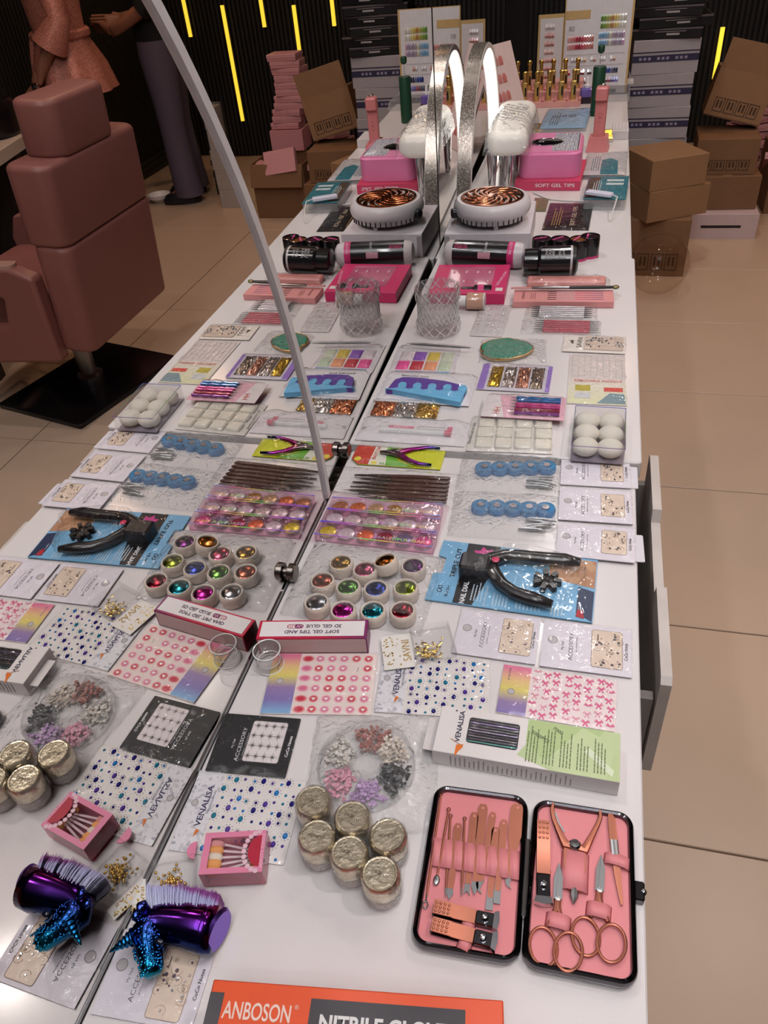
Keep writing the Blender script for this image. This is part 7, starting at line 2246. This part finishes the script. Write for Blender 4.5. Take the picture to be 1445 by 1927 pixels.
# left leaf and right leaf
MB().slab(wc * 0.275, 0.012, HC - 0.02, c=(wc * 0.135, 0, 0)).build('left_leaf', WOODC, t)
MB().slab(wc * 0.245, 0.002, HC - 0.045, c=(wc * 0.142, -0.0062, 0.012)).build('left_sheet', mt((216, 206, 204), 0.45), t)
MB().slab(wc * 0.725, 0.012, HC + 0.03, c=(wc * 0.64, 0.004, 0)).build('right_leaf', WOODC, t)
MB().slab(wc * 0.69, 0.002, HC + 0.015, c=(wc * 0.635, -0.0025, 0.012)).build('right_sheet', mt((220, 212, 212), 0.45), t)
MB().slab(wc * 0.26, 0.001, 0.028, c=(wc * 0.42, -0.004, 0.243)).build('title_strip', WOODC, t)
o = text(t, '80', wc * 0.36, -0.0045, 0.213, 0.016, (150, 136, 140))
o.rotation_euler = (R(90), 0, 0)
for r_ in range(8):
    base = [(206, 190, 188), (196, 128, 120), (190, 124, 112), (204, 160, 148), (200, 138, 126), (196, 124, 112), (186, 110, 92), (180, 120, 102)][r_]
    swatches(t, wc * 0.085, 0.222 - r_ * 0.0277, [tuple(max(0, min(255, v + dv)) for v in base) for dv in (8, -6, 0, -12)], 0.0092, 0.0088, 0.025, y=-0.0078)
REDS = [(214, 160, 152), (214, 140, 140), (206, 110, 110), (176, 40, 56), (150, 26, 44), (190, 60, 80), (200, 90, 96), (206, 120, 116), (200, 130, 120), (186, 110, 100)]
GREENS = [(90, 130, 40), (120, 150, 50), (150, 160, 70), (176, 160, 80), (176, 120, 60), (206, 176, 90), (220, 196, 120), (214, 206, 180), (226, 222, 216), (206, 200, 190)]
BLUES = [(120, 160, 190), (100, 150, 190), (120, 160, 196), (140, 166, 180), (206, 196, 176), (166, 150, 160), (150, 130, 150), (166, 150, 176), (150, 130, 160), (190, 150, 180)]
for r_ in range(2):
    swatches(t, wc * 0.335, 0.176 - r_ * 0.025, REDS, 0.0100, 0.0092, 0.027, y=-0.0048)
    swatches(t, wc * 0.675, 0.240 - r_ * 0.024, GREENS, 0.0095, 0.0088, 0.027, y=-0.0048)
    swatches(t, wc * 0.665, 0.184 - r_ * 0.025, BLUES, 0.0098, 0.0090, 0.027, y=-0.0048)
for k in range(5):
    swatches(t, wc * (0.385 + 0.105 * k), 0.106, [(206, 196, 196), [(190, 180, 180), (186, 150, 100), (170, 120, 100), (206, 200, 200), (176, 120, 90)][k]], 0.011, 0.010, 0.022, y=-0.0048)
for k, c in enumerate(((206, 24, 36), (160, 24, 40), (130, 20, 36), (60, 20, 26))):
    swatches(t, wc * (0.335 + 0.078 * k), 0.064, [c, c], 0.009, 0.0085, 0.025, y=-0.0048)
swatches(t, wc * 0.735, 0.066, [(30, 44, 110), (40, 60, 140), (50, 70, 150), (110, 110, 140), (44, 50, 80), (30, 34, 60)], 0.0098, 0.009, 0.026, y=-0.0048)
swatches(t, wc * 0.32, 0.032, [(120, 110, 116), (130, 110, 110), (196, 180, 176), (140, 96, 84), (120, 70, 60), (110, 60, 46), (104, 52, 40), (120, 60, 40), (130, 66, 36), (206, 150, 50)], 0.0098, 0.009, 0.025, y=-0.0048)
swatches(t, wc * 0.665, 0.034, [(50, 80, 60), (46, 70, 76), (50, 60, 90), (40, 50, 70), (110, 30, 60), (150, 40, 70), (90, 70, 140), (110, 104, 190), (140, 136, 200)], 0.0098, 0.009, 0.025, y=-0.0048)
m = MB()
for z in (0.124, 0.086):
    m.slab(wc * 0.62, 0.0006, 0.0008, c=(wc * 0.63, -0.0040, z))
m.build('rule_lines', mt((150, 140, 142), 0.5), t, kind='stuff', smooth=0)

t = thing('nail_colour_chart', 'pink swatch chart leaning behind the arch lamp', 'colour chart', (0.075, 2.66, TZ + 0.001))
t.rotation_euler = (R(-20), 0, R(58))
MB().slab(0.17, 0.006, 0.30, c=(0, 0, 0)).build('board', mt((216, 190, 186), 0.45), t)
for r_ in range(5):
    swatches(t, -0.05, 0.05 + r_ * 0.05, [(196, 120, 112), (190, 100, 100), (200, 130, 124), (196, 116, 110)], 0.022, 0.019, 0.034, y=-0.0035)
